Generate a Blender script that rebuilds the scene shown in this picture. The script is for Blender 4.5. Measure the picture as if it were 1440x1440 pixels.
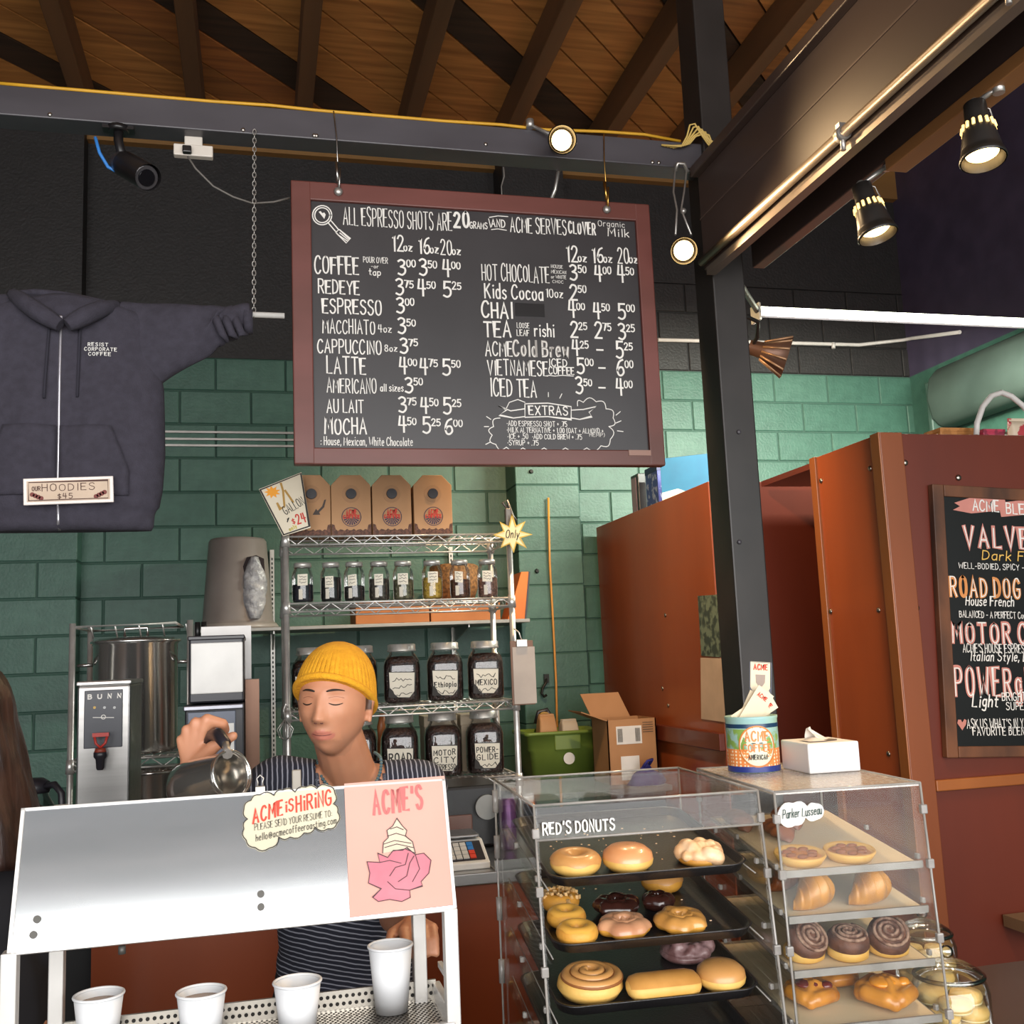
import bpy, bmesh, math, random
from mathutils import Vector as V, Matrix as MX
random.seed(7)
S = bpy.context.scene
for o in list(bpy.data.objects): bpy.data.objects.remove(o)
COL = S.collection
R = math.radians
# ------------------------------------------------------------------ camera
FPX = 1450.0; CAM = V((0, 0, 1.62)); YAW = R(14); PIT = R(8); ROL = R(2.4)
cf = V((math.sin(YAW)*math.cos(PIT), math.cos(YAW)*math.cos(PIT), math.sin(PIT)))
r0 = V((math.cos(YAW), -math.sin(YAW), 0)); u0 = r0.cross(cf)
cr = r0*math.cos(ROL) - u0*math.sin(ROL); cu = r0*math.sin(ROL) + u0*math.cos(ROL)
cd = bpy.data.cameras.new('camera'); cam = bpy.data.objects.new('camera', cd); COL.objects.link(cam)
cd.sensor_width = 36; cd.sensor_fit = 'HORIZONTAL'; cd.lens = 36*FPX/1440; cd.clip_start = .05
m3 = MX((cr, cu, -cf)).transposed(); cam.matrix_world = MX.Translation(CAM) @ m3.to_4x4()
S.camera = cam
def ray(x, y): return cf + cr*((x-720)/FPX) - cu*((y-720)/FPX)
def P(x, y, Y): d = ray(x, y); return CAM + d*(Y/d.y)
def PZ(x, y, Z): d = ray(x, y); return CAM + d*((Z-CAM.z)/d.z)
def PX(x, y, X): d = ray(x, y); return CAM + d*(X/d.x)
# ------------------------------------------------------------------ light
S.view_settings.view_transform = 'Standard'; S.view_settings.look = 'None'
S.view_settings.gamma = 1; S.view_settings.use_curve_mapping = False
S.view_settings.exposure = EXPOSURE = 0.5
S.cycles.transparent_max_bounces = 40
w = bpy.data.worlds.new('overcast_sky'); S.world = w; w.use_nodes = True
w.node_tree.nodes['Background'].inputs[0].default_value = (.86, .93, 1, 1)
w.node_tree.nodes['Background'].inputs[1].default_value = 1.1
def area(name, loc, rot, sx, sy, power, col):
    l = bpy.data.lights.new(name, 'AREA'); l.shape = 'RECTANGLE'; l.size = sx; l.size_y = sy; l.energy = power; l.color = col
    o = bpy.data.objects.new(name, l); COL.objects.link(o); o.location = loc; o.rotation_euler = rot; return o
# daylight coming in through the open shop front behind the camera
area('shopfront_daylight', (0.3, -2.6, 2.17), (R(93), 0, 0), 7.0, 3.0, 300, (1, .97, .93))
# ------------------------------------------------------------------ materials
def lin(h):
    if not isinstance(h, str): return h
    c = [int(h[i:i+2], 16)/255 for i in (0, 2, 4)]
    return tuple(x/12.92 if x <= .04045 else ((x+.055)/1.055)**2.4 for x in c)
MATS = {}
def mat(name, col, rough=.55, metal=0, col2=None, scale=8, stretch=(1, 1, 1), bump=0, bscale=None, emit=0, coat=0, trans=0, spec=None, contrast=(.35, .65), detail=5):
    if name in MATS: return MATS[name]
    m = bpy.data.materials.new(name); m.use_nodes = True; n = m.node_tree.nodes; l = m.node_tree.links
    b = n['Principled BSDF']; c = lin(col)
    b.inputs['Base Color'].default_value = (*c, 1); b.inputs['Roughness'].default_value = rough; b.inputs['Metallic'].default_value = metal
    if spec is not None: b.inputs['Specular IOR Level'].default_value = spec
    if coat: b.inputs['Coat Weight'].default_value = coat; b.inputs['Coat Roughness'].default_value = .12
    if trans: b.inputs['Transmission Weight'].default_value = trans
    if emit: b.inputs['Emission Color'].default_value = (*c, 1); b.inputs['Emission Strength'].default_value = emit
    tc = n.new('ShaderNodeTexCoord'); mp = n.new('ShaderNodeMapping'); mp.inputs['Scale'].default_value = stretch
    l.new(tc.outputs['Object'], mp.inputs[0])
    nz = n.new('ShaderNodeTexNoise'); nz.inputs['Scale'].default_value = scale; nz.inputs['Detail'].default_value = detail
    l.new(mp.outputs[0], nz.inputs['Vector'])
    c2 = lin(col2) if col2 else tuple(x*.86 for x in c)
    if not emit:
        cr_ = n.new('ShaderNodeValToRGB'); cr_.color_ramp.elements[0].position = contrast[0]; cr_.color_ramp.elements[1].position = contrast[1]
        cr_.color_ramp.elements[0].color = (*c, 1); cr_.color_ramp.elements[1].color = (*c2, 1)
        l.new(nz.outputs[0], cr_.inputs[0]); l.new(cr_.outputs[0], b.inputs['Base Color'])
    if bump:
        nb = nz
        if bscale:
            nb = n.new('ShaderNodeTexNoise'); nb.inputs['Scale'].default_value = bscale; nb.inputs['Detail'].default_value = 4
            l.new(mp.outputs[0], nb.inputs['Vector'])
        bp = n.new('ShaderNodeBump'); bp.inputs['Strength'].default_value = bump; bp.inputs['Distance'].default_value = .01
        l.new(nb.outputs[0], bp.inputs['Height']); l.new(bp.outputs[0], b.inputs['Normal'])
    MATS[name] = m; return m
def glassmat(name, tint=(.97, .98, .98), gloss=.5, rough=.02, base=.03, haze=0):
    if name in MATS: return MATS[name]
    m = bpy.data.materials.new(name); m.use_nodes = True; n = m.node_tree.nodes; l = m.node_tree.links; n.clear()
    out = n.new('ShaderNodeOutputMaterial'); tr = n.new('ShaderNodeBsdfTransparent'); tr.inputs[0].default_value = (*tint, 1)
    gl = n.new('ShaderNodeBsdfGlossy'); gl.inputs['Roughness'].default_value = rough; gl.inputs[0].default_value = (1, 1, 1, 1)
    lw = n.new('ShaderNodeFresnel'); lw.inputs['IOR'].default_value = 1.45
    nz = n.new('ShaderNodeTexNoise'); nz.inputs['Scale'].default_value = 30
    ma = n.new('ShaderNodeMath'); ma.operation = 'MULTIPLY_ADD'; ma.inputs[1].default_value = gloss; ma.inputs[2].default_value = base
    l.new(lw.outputs[0], ma.inputs[0]); mx = n.new('ShaderNodeMixShader'); l.new(ma.outputs[0], mx.inputs[0]); l.new(tr.outputs[0], mx.inputs[1]); l.new(gl.outputs[0], mx.inputs[2])
    last = mx
    if haze:
        df = n.new('ShaderNodeBsdfDiffuse'); df.inputs[0].default_value = (.9, .88, .84, 1); m2 = n.new('ShaderNodeMixShader')
        hz = n.new('ShaderNodeMath'); hz.operation = 'MULTIPLY'; hz.inputs[1].default_value = haze*2; l.new(nz.outputs[0], hz.inputs[0]); l.new(hz.outputs[0], m2.inputs[0])
        l.new(mx.outputs[0], m2.inputs[1]); l.new(df.outputs[0], m2.inputs[2]); last = m2
    l.new(last.outputs[0], out.inputs[0]); MATS[name] = m; return m
def wood(name, c1, c2, rough=.45, ringscale=3, stretch=(1, 1, .12), coat=.15, bump=.08):
    return mat(name, c1, rough, 0, c2, ringscale, stretch, bump, None, coat=coat, contrast=(.3, .7), detail=9)
# ------------------------------------------------------------------ mesh builder
class MB:
    def __init__(s): s.v = []; s.f = []; s.sm = []; s.M = None
    def add(s, vs, fs, smooth=False):
        k = len(s.v)
        for p in vs:
            p = V(p); s.v.append(s.M @ p if s.M else p)
        for f in fs: s.f.append([i+k for i in f]); s.sm.append(smooth)
        return s
    def box(s, x0, y0, z0, x1, y1, z1):
        vs = [(x, y, z) for x in (x0, x1) for y in (y0, y1) for z in (z0, z1)]
        return s.add(vs, [(0, 1, 3, 2), (4, 6, 7, 5), (0, 4, 5, 1), (2, 3, 7, 6), (0, 2, 6, 4), (1, 5, 7, 3)])
    def cbox(s, c, sz): return s.box(c[0]-sz[0]/2, c[1]-sz[1]/2, c[2]-sz[2]/2, c[0]+sz[0]/2, c[1]+sz[1]/2, c[2]+sz[2]/2)
    def rings(s, rr, caps=True, closed=True, smooth=True, loop=False):
        n = len(rr[0]); vs = [p for r_ in rr for p in r_]; fs = []
        m = len(rr)
        for i in range(m if loop else m-1):
            a, b = i*n, ((i+1) % m)*n
            for j in range(n if closed else n-1):
                k = (j+1) % n; fs.append((a+j, a+k, b+k, b+j))
        s.add(vs, fs, smooth)
        if caps and not loop: s.add([], []); k = len(s.v)-len(vs); s.f.append([k+i for i in range(n)][::-1]); s.f.append([k+(m-1)*n+i for i in range(n)]); s.sm += [False, False]
        return s
    def cyl(s, p0, p1, r0, r1=None, n=12, caps=True, smooth=True):
        return s.tube([p0, p1], [r0, r0 if r1 is None else r1], n, caps, smooth)
    def tube(s, pts, r, n=8, caps=True, smooth=True, loop=False):
        pts = [V(p) for p in pts]; m = len(pts); rr = []
        t0 = (pts[1]-pts[0]).normalized(); up = V((0, 0, 1)) if abs(t0.z) < .9 else V((1, 0, 0)); a = t0.cross(up).normalized()
        for i, p in enumerate(pts):
            if loop: t = pts[(i+1) % m]-pts[i-1]
            else: t = pts[min(i+1, m-1)]-pts[max(i-1, 0)]
            t = t.normalized(); a = (a-t*a.dot(t)).normalized(); b = t.cross(a); q = r[i] if isinstance(r, (list, tuple)) else r
            rr.append([p+a*(q*math.cos(2*math.pi*j/n))+b*(q*math.sin(2*math.pi*j/n)) for j in range(n)])
        return s.rings(rr, caps, True, smooth, loop)
    def lathe(s, prof, n=24, c=(0, 0, 0), axis=None, sq=None, smooth=True, caps=True):
        q = V((0, 0, 1)).rotation_difference(V(axis).normalized()) if axis else None; rr = []
        for r_, z in prof:
            ring = []
            for j in range(n):
                a = 2*math.pi*j/n; k = 1
                if sq: k = (abs(math.cos(a))**sq+abs(math.sin(a))**sq)**(-1/sq)
                p = V((r_*k*math.cos(a), r_*k*math.sin(a), z)); ring.append((q @ p if q else p)+V(c))
            rr.append(ring)
        return s.rings(rr, caps, True, smooth)
    def ell(s, c, rx, ry=None, rz=None, n=16, m=10, rot=None):
        ry = rx if ry is None else ry; rz = rx if rz is None else rz; rr = []
        for i in range(m+1):
            th = math.pi*(i+.02)/(m+.04); ring = []
            for j in range(n):
                a = 2*math.pi*j/n; p = V((rx*math.sin(th)*math.cos(a), ry*math.sin(th)*math.sin(a), -rz*math.cos(th)))
                ring.append((rot @ p if rot else p)+V(c))
            rr.append(ring)
        return s.rings(rr)
    def cap(s, p0, r0, p1, r1, n=14):
        p0 = V(p0); p1 = V(p1); t = (p1-p0).normalized(); pts = []; rs = []
        for k in (80, 60, 40, 20): pts.append(p0-t*(r0*math.sin(R(k)))); rs.append(r0*math.cos(R(k)))
        for k in range(5): pts.append(p0.lerp(p1, k/4)); rs.append(r0+(r1-r0)*k/4)
        for k in (20, 40, 60, 80): pts.append(p1+t*(r1*math.sin(R(k)))); rs.append(r1*math.cos(R(k)))
        return s.tube(pts, rs, n)
    def prism(s, poly, f, d0, d1):      # poly in 2D, f(u,v,d)->point
        n = len(poly); vs = [f(u, v, d0) for u, v in poly]+[f(u, v, d1) for u, v in poly]
        fs = [tuple(range(n))[::-1], tuple(range(n, 2*n))]+[(i, (i+1) % n, n+(i+1) % n, n+i) for i in range(n)]
        return s.add(vs, fs)
    def sheet(s, fn, nu, nv, smooth=True):
        vs = [fn(i/nu, j/nv) for j in range(nv+1) for i in range(nu+1)]; w_ = nu+1
        return s.add(vs, [(j*w_+i, j*w_+i+1, (j+1)*w_+i+1, (j+1)*w_+i) for j in range(nv) for i in range(nu)], smooth)
def link(o, parent=None):
    COL.objects.link(o)
    if parent: o.parent = parent
    return o
def mesh(name, mb):
    me = bpy.data.meshes.new(name); me.from_pydata([tuple(p) for p in mb.v], [], mb.f); me.polygons.foreach_set('use_smooth', mb.sm)
    me.update(); return me
def fixn(me):
    b = bmesh.new(); b.from_mesh(me); bmesh.ops.recalc_face_normals(b, faces=b.faces); b.to_mesh(me); b.free()
def tag(o, label, cat=None, group=None, kind=None):
    if label: o['label'] = label
    if cat: o['category'] = cat
    if group: o['group'] = group
    if kind: o['kind'] = kind
    return o
def obj(name, mb, m, parent=None, label=None, cat=None, group=None, kind=None, bevel=0, loc=None, org=None, me=None, seg=2, fix=True):
    """one mesh object; org: world point the vertices are made relative to (object origin)"""
    if me is None:
        if org is not None:
            org = V(org); mb.v = [p-org for p in mb.v]
        me = mesh(name, mb)
        if fix: fixn(me)
        me.materials.append(m)
    o = bpy.data.objects.new(name, me); link(o, parent)
    if loc is not None: o.location = loc
    elif org is not None and parent is None: o.location = org
    if bevel:
        b = o.modifiers.new('bevel', 'BEVEL'); b.width = bevel; b.segments = seg; b.limit_method = 'ANGLE'; b.angle_limit = R(40)
    return tag(o, label, cat, group, kind)
def thing(name, label, cat, loc=(0, 0, 0), rz=0, group=None):
    o = bpy.data.objects.new(name, None); o.empty_display_size = .05; link(o); o.location = loc; o.rotation_euler = (0, 0, rz)
    return tag(o, label, cat, group)
def wpart(name, mb, m, root, **k):   # part whose vertices were given in world space (root not rotated)
    mb.v = [p-V(root.location) for p in mb.v]; return obj(name, mb, m, root, **k)
def copytree(o, parent=None):
    c = o.copy(); COL.objects.link(c); c.parent = parent
    for ch in list(o.children): copytree(ch, c)
    return c
def baked(name, mb, voxel, smooth=6, fac=.5):
    me = mesh(name, mb); fixn(me); o = bpy.data.objects.new('tmp', me); COL.objects.link(o)
    r_ = o.modifiers.new('r', 'REMESH'); r_.mode = 'VOXEL'; r_.voxel_size = voxel; r_.use_smooth_shade = True
    if smooth: q = o.modifiers.new('s', 'SMOOTH'); q.iterations = smooth; q.factor = fac
    dg = bpy.context.evaluated_depsgraph_get(); dg.update(); out = bpy.data.meshes.new_from_object(o.evaluated_get(dg)); out.name = name
    bpy.data.objects.remove(o); return out
# ------------------------------------------------------------------ hand-drawn stroke alphabet (10 units tall)
G = {}
for ln in '''A 0,0 3,10 6,0;1.2,3.6 4.8,3.6
B 0,0 0,10;~0,10 4,9.6 4.6,7.6 3.4,5.6 0,5.3;~0,5.3 4.2,5 5.2,2.7 4,.4 0,0
C ~5.4,8.4 4,10 1.6,9.4 0,6 .2,2.4 2,.1 4.2,.3 5.5,1.8
D 0,0 0,10;~0,10 3.6,9.2 5.4,5.4 4,1.2 0,0
E 5,10 0,10 0,0 5,0;0,5.2 4,5.2
F 5,10 0,10 0,0;0,5.4 4,5.4
G ~5.4,8.4 4,10 1.6,9.4 0,6 .2,2.4 2,0 4.4,.2 5.6,2 5.6,4.4;5.6,4.4 3.2,4.4
H 0,0 0,10;5,0 5,10;0,5 5,5
I 1,0 1,10
J ~4,10 4,3 3,.4 1,.3 0,2.2
K 0,0 0,10;5,10 0,4.4;1.6,6 5.4,0
L 0,10 0,0 4.6,0
M 0,0 .6,10 3.5,3.4 6.4,10 7,0
N 0,0 0,10 5,0 5,10
O ~2.8,10 .6,8.6 0,5 .7,1.3 2.8,0 5,1.3 5.7,5 5,8.7 2.8,10
P 0,0 0,10;~0,10 4,9.8 5.2,7.4 4,5 0,4.6
Q ~2.8,10 .6,8.6 0,5 .7,1.3 2.8,0 5,1.3 5.7,5 5,8.7 2.8,10;3.4,2.6 6,-.8
R 0,0 0,10;~0,10 4,9.8 5.2,7.5 4,5.3 0,4.9;2.4,4.9 5.4,0
S ~5,8.6 3.6,10 1,9.6 .2,7.4 2,5.6 4.4,4.4 5.2,2.4 3.8,.2 1.4,0 0,1.6
T 0,10 6,10;3,10 3,0
U ~0,10 0,3 1.2,.3 2.8,0 4.4,.4 5.4,3 5.4,10
V 0,10 3,0 6,10
W 0,10 1.8,0 4,7 6.2,0 8,10
X 0,0 5.6,10;0,10 5.6,0
Y 0,10 2.8,5 5.6,10;2.8,5 2.8,0
Z 0,10 5.2,10 0,0 5.4,0
0 ~2.4,10 .5,8.4 0,5 .6,1.5 2.4,0 4.4,1.5 5,5 4.4,8.6 2.4,10
1 .4,8.2 2,10 2,0
2 ~.2,8 1.6,10 4,9.6 4.8,7.4 3,4 0,0;0,0 5,0
3 ~.3,9 2.2,10 4.4,9 4.2,6.8 2,5.4;~2,5.4 4.8,4.4 4.9,1.8 2.8,0 .2,.8
4 3.8,0 3.8,10;1,10 .2,4.4 5.4,4.4
5 4.8,10 .8,10 .5,5.6;~.5,5.6 3,6.2 4.9,4.4 4.6,1.4 2.4,0 .1,.9
6 ~4.4,9.6 1.8,8.2 .2,4 1,.6 3,.1 4.8,2 4,4.8 1.8,4.8 .5,3
7 0,10 5,10 2,0
8 ~2.5,5.4 .5,7.2 1,9.6 2.6,10 4.2,9.4 4.4,7.2 2.5,5.4 .3,3.4 .6,.8 2.6,0 4.6,.8 4.8,3.4 2.5,5.4
9 ~4.6,7.4 3,5 .8,5.8 .4,8.6 2.4,10 4.4,9 4.6,7.4 4.2,0
a ~4,5.4 2,6 .2,4.4 .2,1.4 1.8,0 3.6,1.2 4,3.4;4,6 4,0
b 0,10 0,0;~0,4 1.6,6 3.6,5.4 4.2,3 3.2,.4 1.2,0 0,1.4
c ~4,5 2.2,6 .4,4.8 .2,1.6 1.8,0 4,.8
d 4,10 4,0;~4,4 2.4,6 .6,5.4 0,3 .8,.4 2.6,0 4,1.4
e 0.2,3.2 4,3.4;~4,3.4 3.6,5.6 2,6 .4,4.8 .1,2 1.4,.1 3.8,.7
f ~3.4,9.2 2.2,10 1.3,8.6 1.2,0;0,6 3,6
g ~4,5 2,6 .3,4.8 .3,2 1.8,.6 4,2;~4,6 4,-1.6 2.6,-3.2 .4,-2.4
h 0,10 0,0;~0,3.6 1.4,5.8 3,5.8 3.8,4.4 3.8,0
i .8,6 .8,0;.6,8.4 1,8.8
j ~1.6,6 1.6,-1.6 .6,-3 -.6,-2.4;1.4,8.4 1.8,8.8
k 0,10 0,0;3.6,6 0,2.6;1.2,3.6 3.8,0
l .8,10 .8,0
m 0,6 0,0;~0,4.4 1.4,6 2.6,5 2.6,0;~2.6,4.4 4,6 5.4,5 5.4,0
n 0,6 0,0;~0,4 1.6,6 3.4,5.4 3.8,0
o ~2,6 .3,4.8 .1,2 1.6,0 3.6,.8 4.2,3.4 3.4,5.6 2,6
p 0,6 0,-3.4;~0,4.4 1.6,6 3.6,5.4 4.2,3 3.2,.4 1.2,0 0,1.4
q 4,6 4,-3.4;~4,4.4 2.4,6 .6,5.4 0,3 .8,.4 2.6,0 4,1.4
r 0,6 0,0;~0,3.6 1.2,5.8 3,5.8
s ~3.6,5.2 2,6 .4,5 1,3.6 3,2.6 3.6,1.2 2,0 .1,.8
t 1.4,9 1.4,.6 3.2,.2;0,6 3.2,6
u ~0,6 .2,1.4 1.4,0 3,.6 3.8,2.4;3.8,6 3.8,0
v 0,6 2,0 4,6
w 0,6 1.4,0 2.8,5 4.2,0 5.6,6
x 0,0 4,6;0,6 4,0
y 0,6 2,.6;4.2,6 1,-3.2
z 0,6 3.8,6 0,0 4,0
. .4,0 .9,.5
, .8,.8 .2,-1.4
: .5,1 .9,1.4;.5,5 .9,5.4
- .2,4.6 3.4,4.6
+ .2,4.6 3.8,4.6;2,2.6 2,6.6
$ ~4.2,8 2.6,9 .4,8 .6,6 3.6,4.2 4.2,2.2 2.4,.8 .2,2;2.2,10.4 2.2,-.6
' .8,10 .5,7.6
( ~2,11 .4,8 .4,2 2,-1
) ~0,11 1.6,8 1.6,2 0,-1
@ ~5,3 3.4,2.4 2.4,4.4 3.6,6 5,5.4 5,2.6 6.6,3 6.8,6 5,8.4 2.4,8 .4,5 1,1.4 3.6,0 6,.8
! .8,10 .8,3;.7,.4 .9,.6
* 2,4 2.6,4.6'''.split('\n'):
    k, rest = ln[0], ln[2:]; st = []
    for q in rest.split(';'):
        sm = q.startswith('~'); pts = [tuple(float(z) for z in p.split(',')) for p in q.lstrip('~').split()]
        if sm:
            out = []; n = len(pts)
            for i in range(n-1):
                p0, p1, p2, p3 = pts[max(i-1, 0)], pts[i], pts[i+1], pts[min(i+2, n-1)]
                for t in (0, .34, .67):
                    out.append(tuple(.5*(2*p1[a]+(p2[a]-p0[a])*t+(2*p0[a]-5*p1[a]+4*p2[a]-p3[a])*t*t+(3*p1[a]-p0[a]-3*p2[a]+p3[a])*t**3) for a in (0, 1)))
            out.append(pts[-1]); pts = out
        st.append(pts)
    G[k] = st
RK = 0
def ribbon(mb, pts, wd, f):
    n = len(pts); L = []; Rr = []
    global RK
    RK = (RK+1) % 6; k_ = .00025*RK; e_ = 1e-3; o_ = V(f(*pts[0])); nn = ((V(f(pts[0][0]+e_, pts[0][1]))-o_).cross(V(f(pts[0][0], pts[0][1]+e_))-o_)).normalized()*k_
    for i in range(n):
        a = pts[max(i-1, 0)]; b = pts[min(i+1, n-1)]; dx, dy = b[0]-a[0], b[1]-a[1]; d = math.hypot(dx, dy) or 1; dx /= d; dy /= d
        x, y = pts[i]
        if i == 0: x -= dx*wd*.4; y -= dy*wd*.4
        if i == n-1: x += dx*wd*.4; y += dy*wd*.4
        k = wd/2
        if 0 < i < n-1:
            e = (pts[i][0]-a[0], pts[i][1]-a[1]); el = math.hypot(*e) or 1; c = abs((e[0]*dx+e[1]*dy)/el); k = k/max(c, .45)
        L.append((x-dy*k, y+dx*k)); Rr.append((x+dy*k, y-dx*k))
    mb.add([V(f(*p))+nn for p in L+Rr], [(i, i+1, n+i+1, n+i) for i in range(n-1)])
def text(mb, s, x, y, h, width=None, wt=.13, f=None, gap=2.6, jit=.25, slant=0, rise=0, sx=.8):
    """draw s from (x,y) baseline with cap height h; width squeezes the line"""
    adv = []; cx = 0; gap += max(0, wt-.13)*18
    for ch in s:
        adv.append(cx)
        if ch == ' ': cx += 3.6; continue
        g = G.get(ch) or G['-']; cx += max(p[0] for q in g for p in q)+gap
    tot = max(cx-gap, .1); k = h/10; kx = (width/tot) if width else k*sx
    for ch, a in zip(s, adv):
        if ch == ' ': continue
        g = G.get(ch) or G['-']; jy = random.uniform(-jit, jit); js = 1+random.uniform(-.06, .06)
        for q in g:
            pts = [(x+(a+px+slant*py)*kx, y+(py*js+jy)*k+rise*(a+px)*kx) for px, py in q]
            ribbon(mb, pts, wt*10*min(k, kx*1.3), f)
def stroke(mb, pts, wd, f): ribbon(mb, pts, wd, f)
def planeY(Y): return lambda u, v: (u, Y, v)
def circ(cx, cy, r, n=24, ry=None, a0=0, a1=360): return [(cx+r*math.cos(R(a0+(a1-a0)*i/n)), cy+(ry or r)*math.sin(R(a0+(a1-a0)*i/n))) for i in range(n+1)]
# ================================================================== SETTING
WY = 6.2; ZG = 3.46; ZC = 4.8
gp = mat('green_block_paint', '3B5F52', .5, 0, '34564A', 14, bump=.25, bscale=60)
gp2 = mat('green_block_paint_worn', '426558', .5, 0, '395B4F', 14, bump=.25, bscale=60)
bp = mat('black_block_paint', '201D1D', .55, 0, '1A1818', 14, bump=.25, bscale=60)
gj = mat('green_mortar_paint', '315045', .7, bump=.2, bscale=50)
bj = mat('black_mortar_paint', '121112', .7)
obj('floor', MB().box(-4.5, -6, -.1, 4.6, WY+.2, 0), mat('concrete_floor', '6F6A64', .6, 0, '5C5751', 3, bump=.1), None, kind='structure')
def struct(name, mb, m, **k): return obj(name, mb, m, None, kind='structure', **k)
wb = bpy.data.objects.new('wall_back', None); link(wb); wb.location = (0, WY, 0); wb['kind'] = 'structure'
obj('mortar', MB().box(-4.5, .004, 0, 4.6, .2, ZG), gj, wb)
obj('upper_mortar', MB().box(-4.5, .008, ZG, 4.6, .2, 5.2), bj, wb)
BL, BH = .406, .203; blocks = {}
def block(parent, x0, x1, y, z0, z1, m, depth=.03):
    k = (round(x1-x0, 3), round(z1-z0, 3), m.name)
    if k not in blocks:
        me = mesh('block', MB().box(0, 0, 0, x1-x0, depth, z1-z0)); fixn(me); me.materials.append(m); blocks[k] = me
    o = bpy.data.objects.new('block', blocks[k]); link(o, parent); o.location = (x0, y, z0)
    b = o.modifiers.new('bevel', 'BEVEL'); b.width = .004; b.segments = 1
    return o
g_ = .005
rows = [ZG-BH*(i+1) for i in range(12)] + [ZG+BH*i for i in range(3)]
for ri, z in enumerate(rows):
    odd = ri % 2 if ri < 12 else (ri+1) % 2
    up = z > ZG-.01
    x = -1.05 + (odd*.5-1)*BL
    while x < 4.5:
        a, b = max(x, -1.0), min(x+BL, 4.5)
        hid = (2.1 < a < 4.5 and b > 2.3 and z+BH < 2.25) or (1.52 < a and b < 2.0 and not up and z < 3.2)
        if up and a < 1.4: hid = True
        if b-a > .03 and not hid: block(wb, a+g_, b-g_, -.004+random.uniform(-.0015, .0015), z+g_, z+BH-g_, bp if up else random.choice((gp, gp, gp2)), .02)
        x += BL
obj('painted_upper_blocks', MB().box(-4.5, -.004, ZG+BH*3, 4.6, .02, 5.2).box(-4.5, -.004, ZG, 1.4, .02, ZG+BH*3), bp, wb)
# pilasters of the same block
def pilaster(name, x0, x1, y, left_edge=None):
    p = bpy.data.objects.new(name, None); link(p); p.location = (0, y, 0); p['kind'] = 'structure'
    obj('mortar', MB().box(x0+.006, .006, 0, x1-.006, WY-y, ZG), gj, p); obj('upper_mortar', MB().box(x0, 0, ZG, x1, WY-y, ZC), bp, p)
    for i in range(12):
        z = ZG-BH*(i+1); x = x0
        if x1-x0 < .5: block(p, x0, x1, 0, z+g_*.6, z+BH-g_*.6, random.choice((gp, gp2)), WY-y)
        else:
            x = x1-BL*(1 if i % 2 else .5)
            block(p, x+g_, x1, 0, z+g_, z+BH-g_, random.choice((gp, gp2)), WY-y)
            while x > x0+.02:
                a = max(x0, x-BL); block(p, a+g_, x-g_, 0, z+g_, z+BH-g_, random.choice((gp, gp2)), WY-y); x -= BL
    return p
pilaster('wall_pilaster', -2.6, P(108, 800, 6.05).x, 6.05)
pilaster('wall_pilaster', P(730, 800, 5.95).x, P(820, 800, 5.95).x, 5.95)
XR = 4.48
struct('wall_right', MB().box(XR, -2, 0, XR+.15, WY+.1, ZG), gp)
struct('wall_right', MB().box(XR, -2, ZG, XR+.15, WY+.1, 5.3), mat('black_paint_bluish_light', '453D52', .5, 0, '3B3447', 6, bump=.1))  # violet colour holds the bluish light on the dark upper wall
struct('wall_left_added', MB().box(-4.6, -2, 0, -4.5, WY+.1, 5.3), bp)  # unseen wall added to close in the room's light
# roof: diagonal boards on rafters
def clip(poly, a, b, c):       # keep a*x+b*y<=c
    out = []
    for i in range(len(poly)):
        p, q = poly[i-1], poly[i]; dp, dq = a*p[0]+b*p[1]-c, a*q[0]+b*q[1]-c
        if (dp <= 0) != (dq <= 0): t = dp/(dp-dq); out.append((p[0]+(q[0]-p[0])*t, p[1]+(q[1]-p[1])*t))
        if dq <= 0: out.append(q)
    return out
ceil = bpy.data.objects.new('ceiling', None); link(ceil); ceil.location = (0, 0, ZC+.2); ceil['kind'] = 'structure'
def plankmat(name, a, b):
    m = mat(name, a, .6, 0, b, 4, (1, 1, 1), .15, None, contrast=(.35, .68), detail=8)
    n = m.node_tree.nodes
    for q in n:
        if q.type == 'MAPPING': q.inputs['Rotation'].default_value = (0, 0, R(-45)); q.inputs['Scale'].default_value = (.35, 6, 6); q.vector_type = 'POINT'
    return m
pm = [plankmat('roof_board_amber', 'B4783C', '8E5A2A'), plankmat('roof_board_brown', '96602F', '744723'), plankmat('roof_board_red_brown', 'A0622F', '7C4824'), plankmat('roof_board_dark', '3E2A1B', '2C1E14')]
W_ = .215; s2 = math.sqrt(2); i = 0
d = -7.4
while d < 4.6:
    a, b = d+.007, d+W_-.007; d += W_; i += 1
    po = [(-4.5, -2), (XR, -2), (XR, WY), (-4.5, WY)]
    po = clip(clip(po, 1/s2, -1/s2, b), -1/s2, 1/s2, -a)
    if len(po) < 3: continue
    dz = random.uniform(0, .004)
    k = 3 if i % 5 == 2 else random.choice((0, 0, 1, 2))
    o = obj('plank', MB().prism(po, lambda u, v, t: (u, v, t), dz, .03), pm[k], ceil)
obj('roof_deck', MB().box(-4.6, -2, .03, XR+.1, WY+.1, .06), pm[3], ceil)
raf = wood('rafter_wood', '6A4526', '4A3019', .65, 4, (1, .1, 1), 0, .1)
for i, x in enumerate([-3.4, -2.8, -2.18, -1.57, -.95, -.33, .28, .91, 1.53, 2.15, 2.72, 3.33, 3.94]):
    obj('rafter', MB().box(x-.045, -2, -.2, x+.045, WY, .0), raf, ceil, bevel=.006)
obj('ledger_board', MB().box(-4.5, WY-.06, -.24, XR, WY, -.02), wood('ledger_wood', '86602F', '644621', .6, 4, (.1, 1, 1), 0), ceil)
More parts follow.
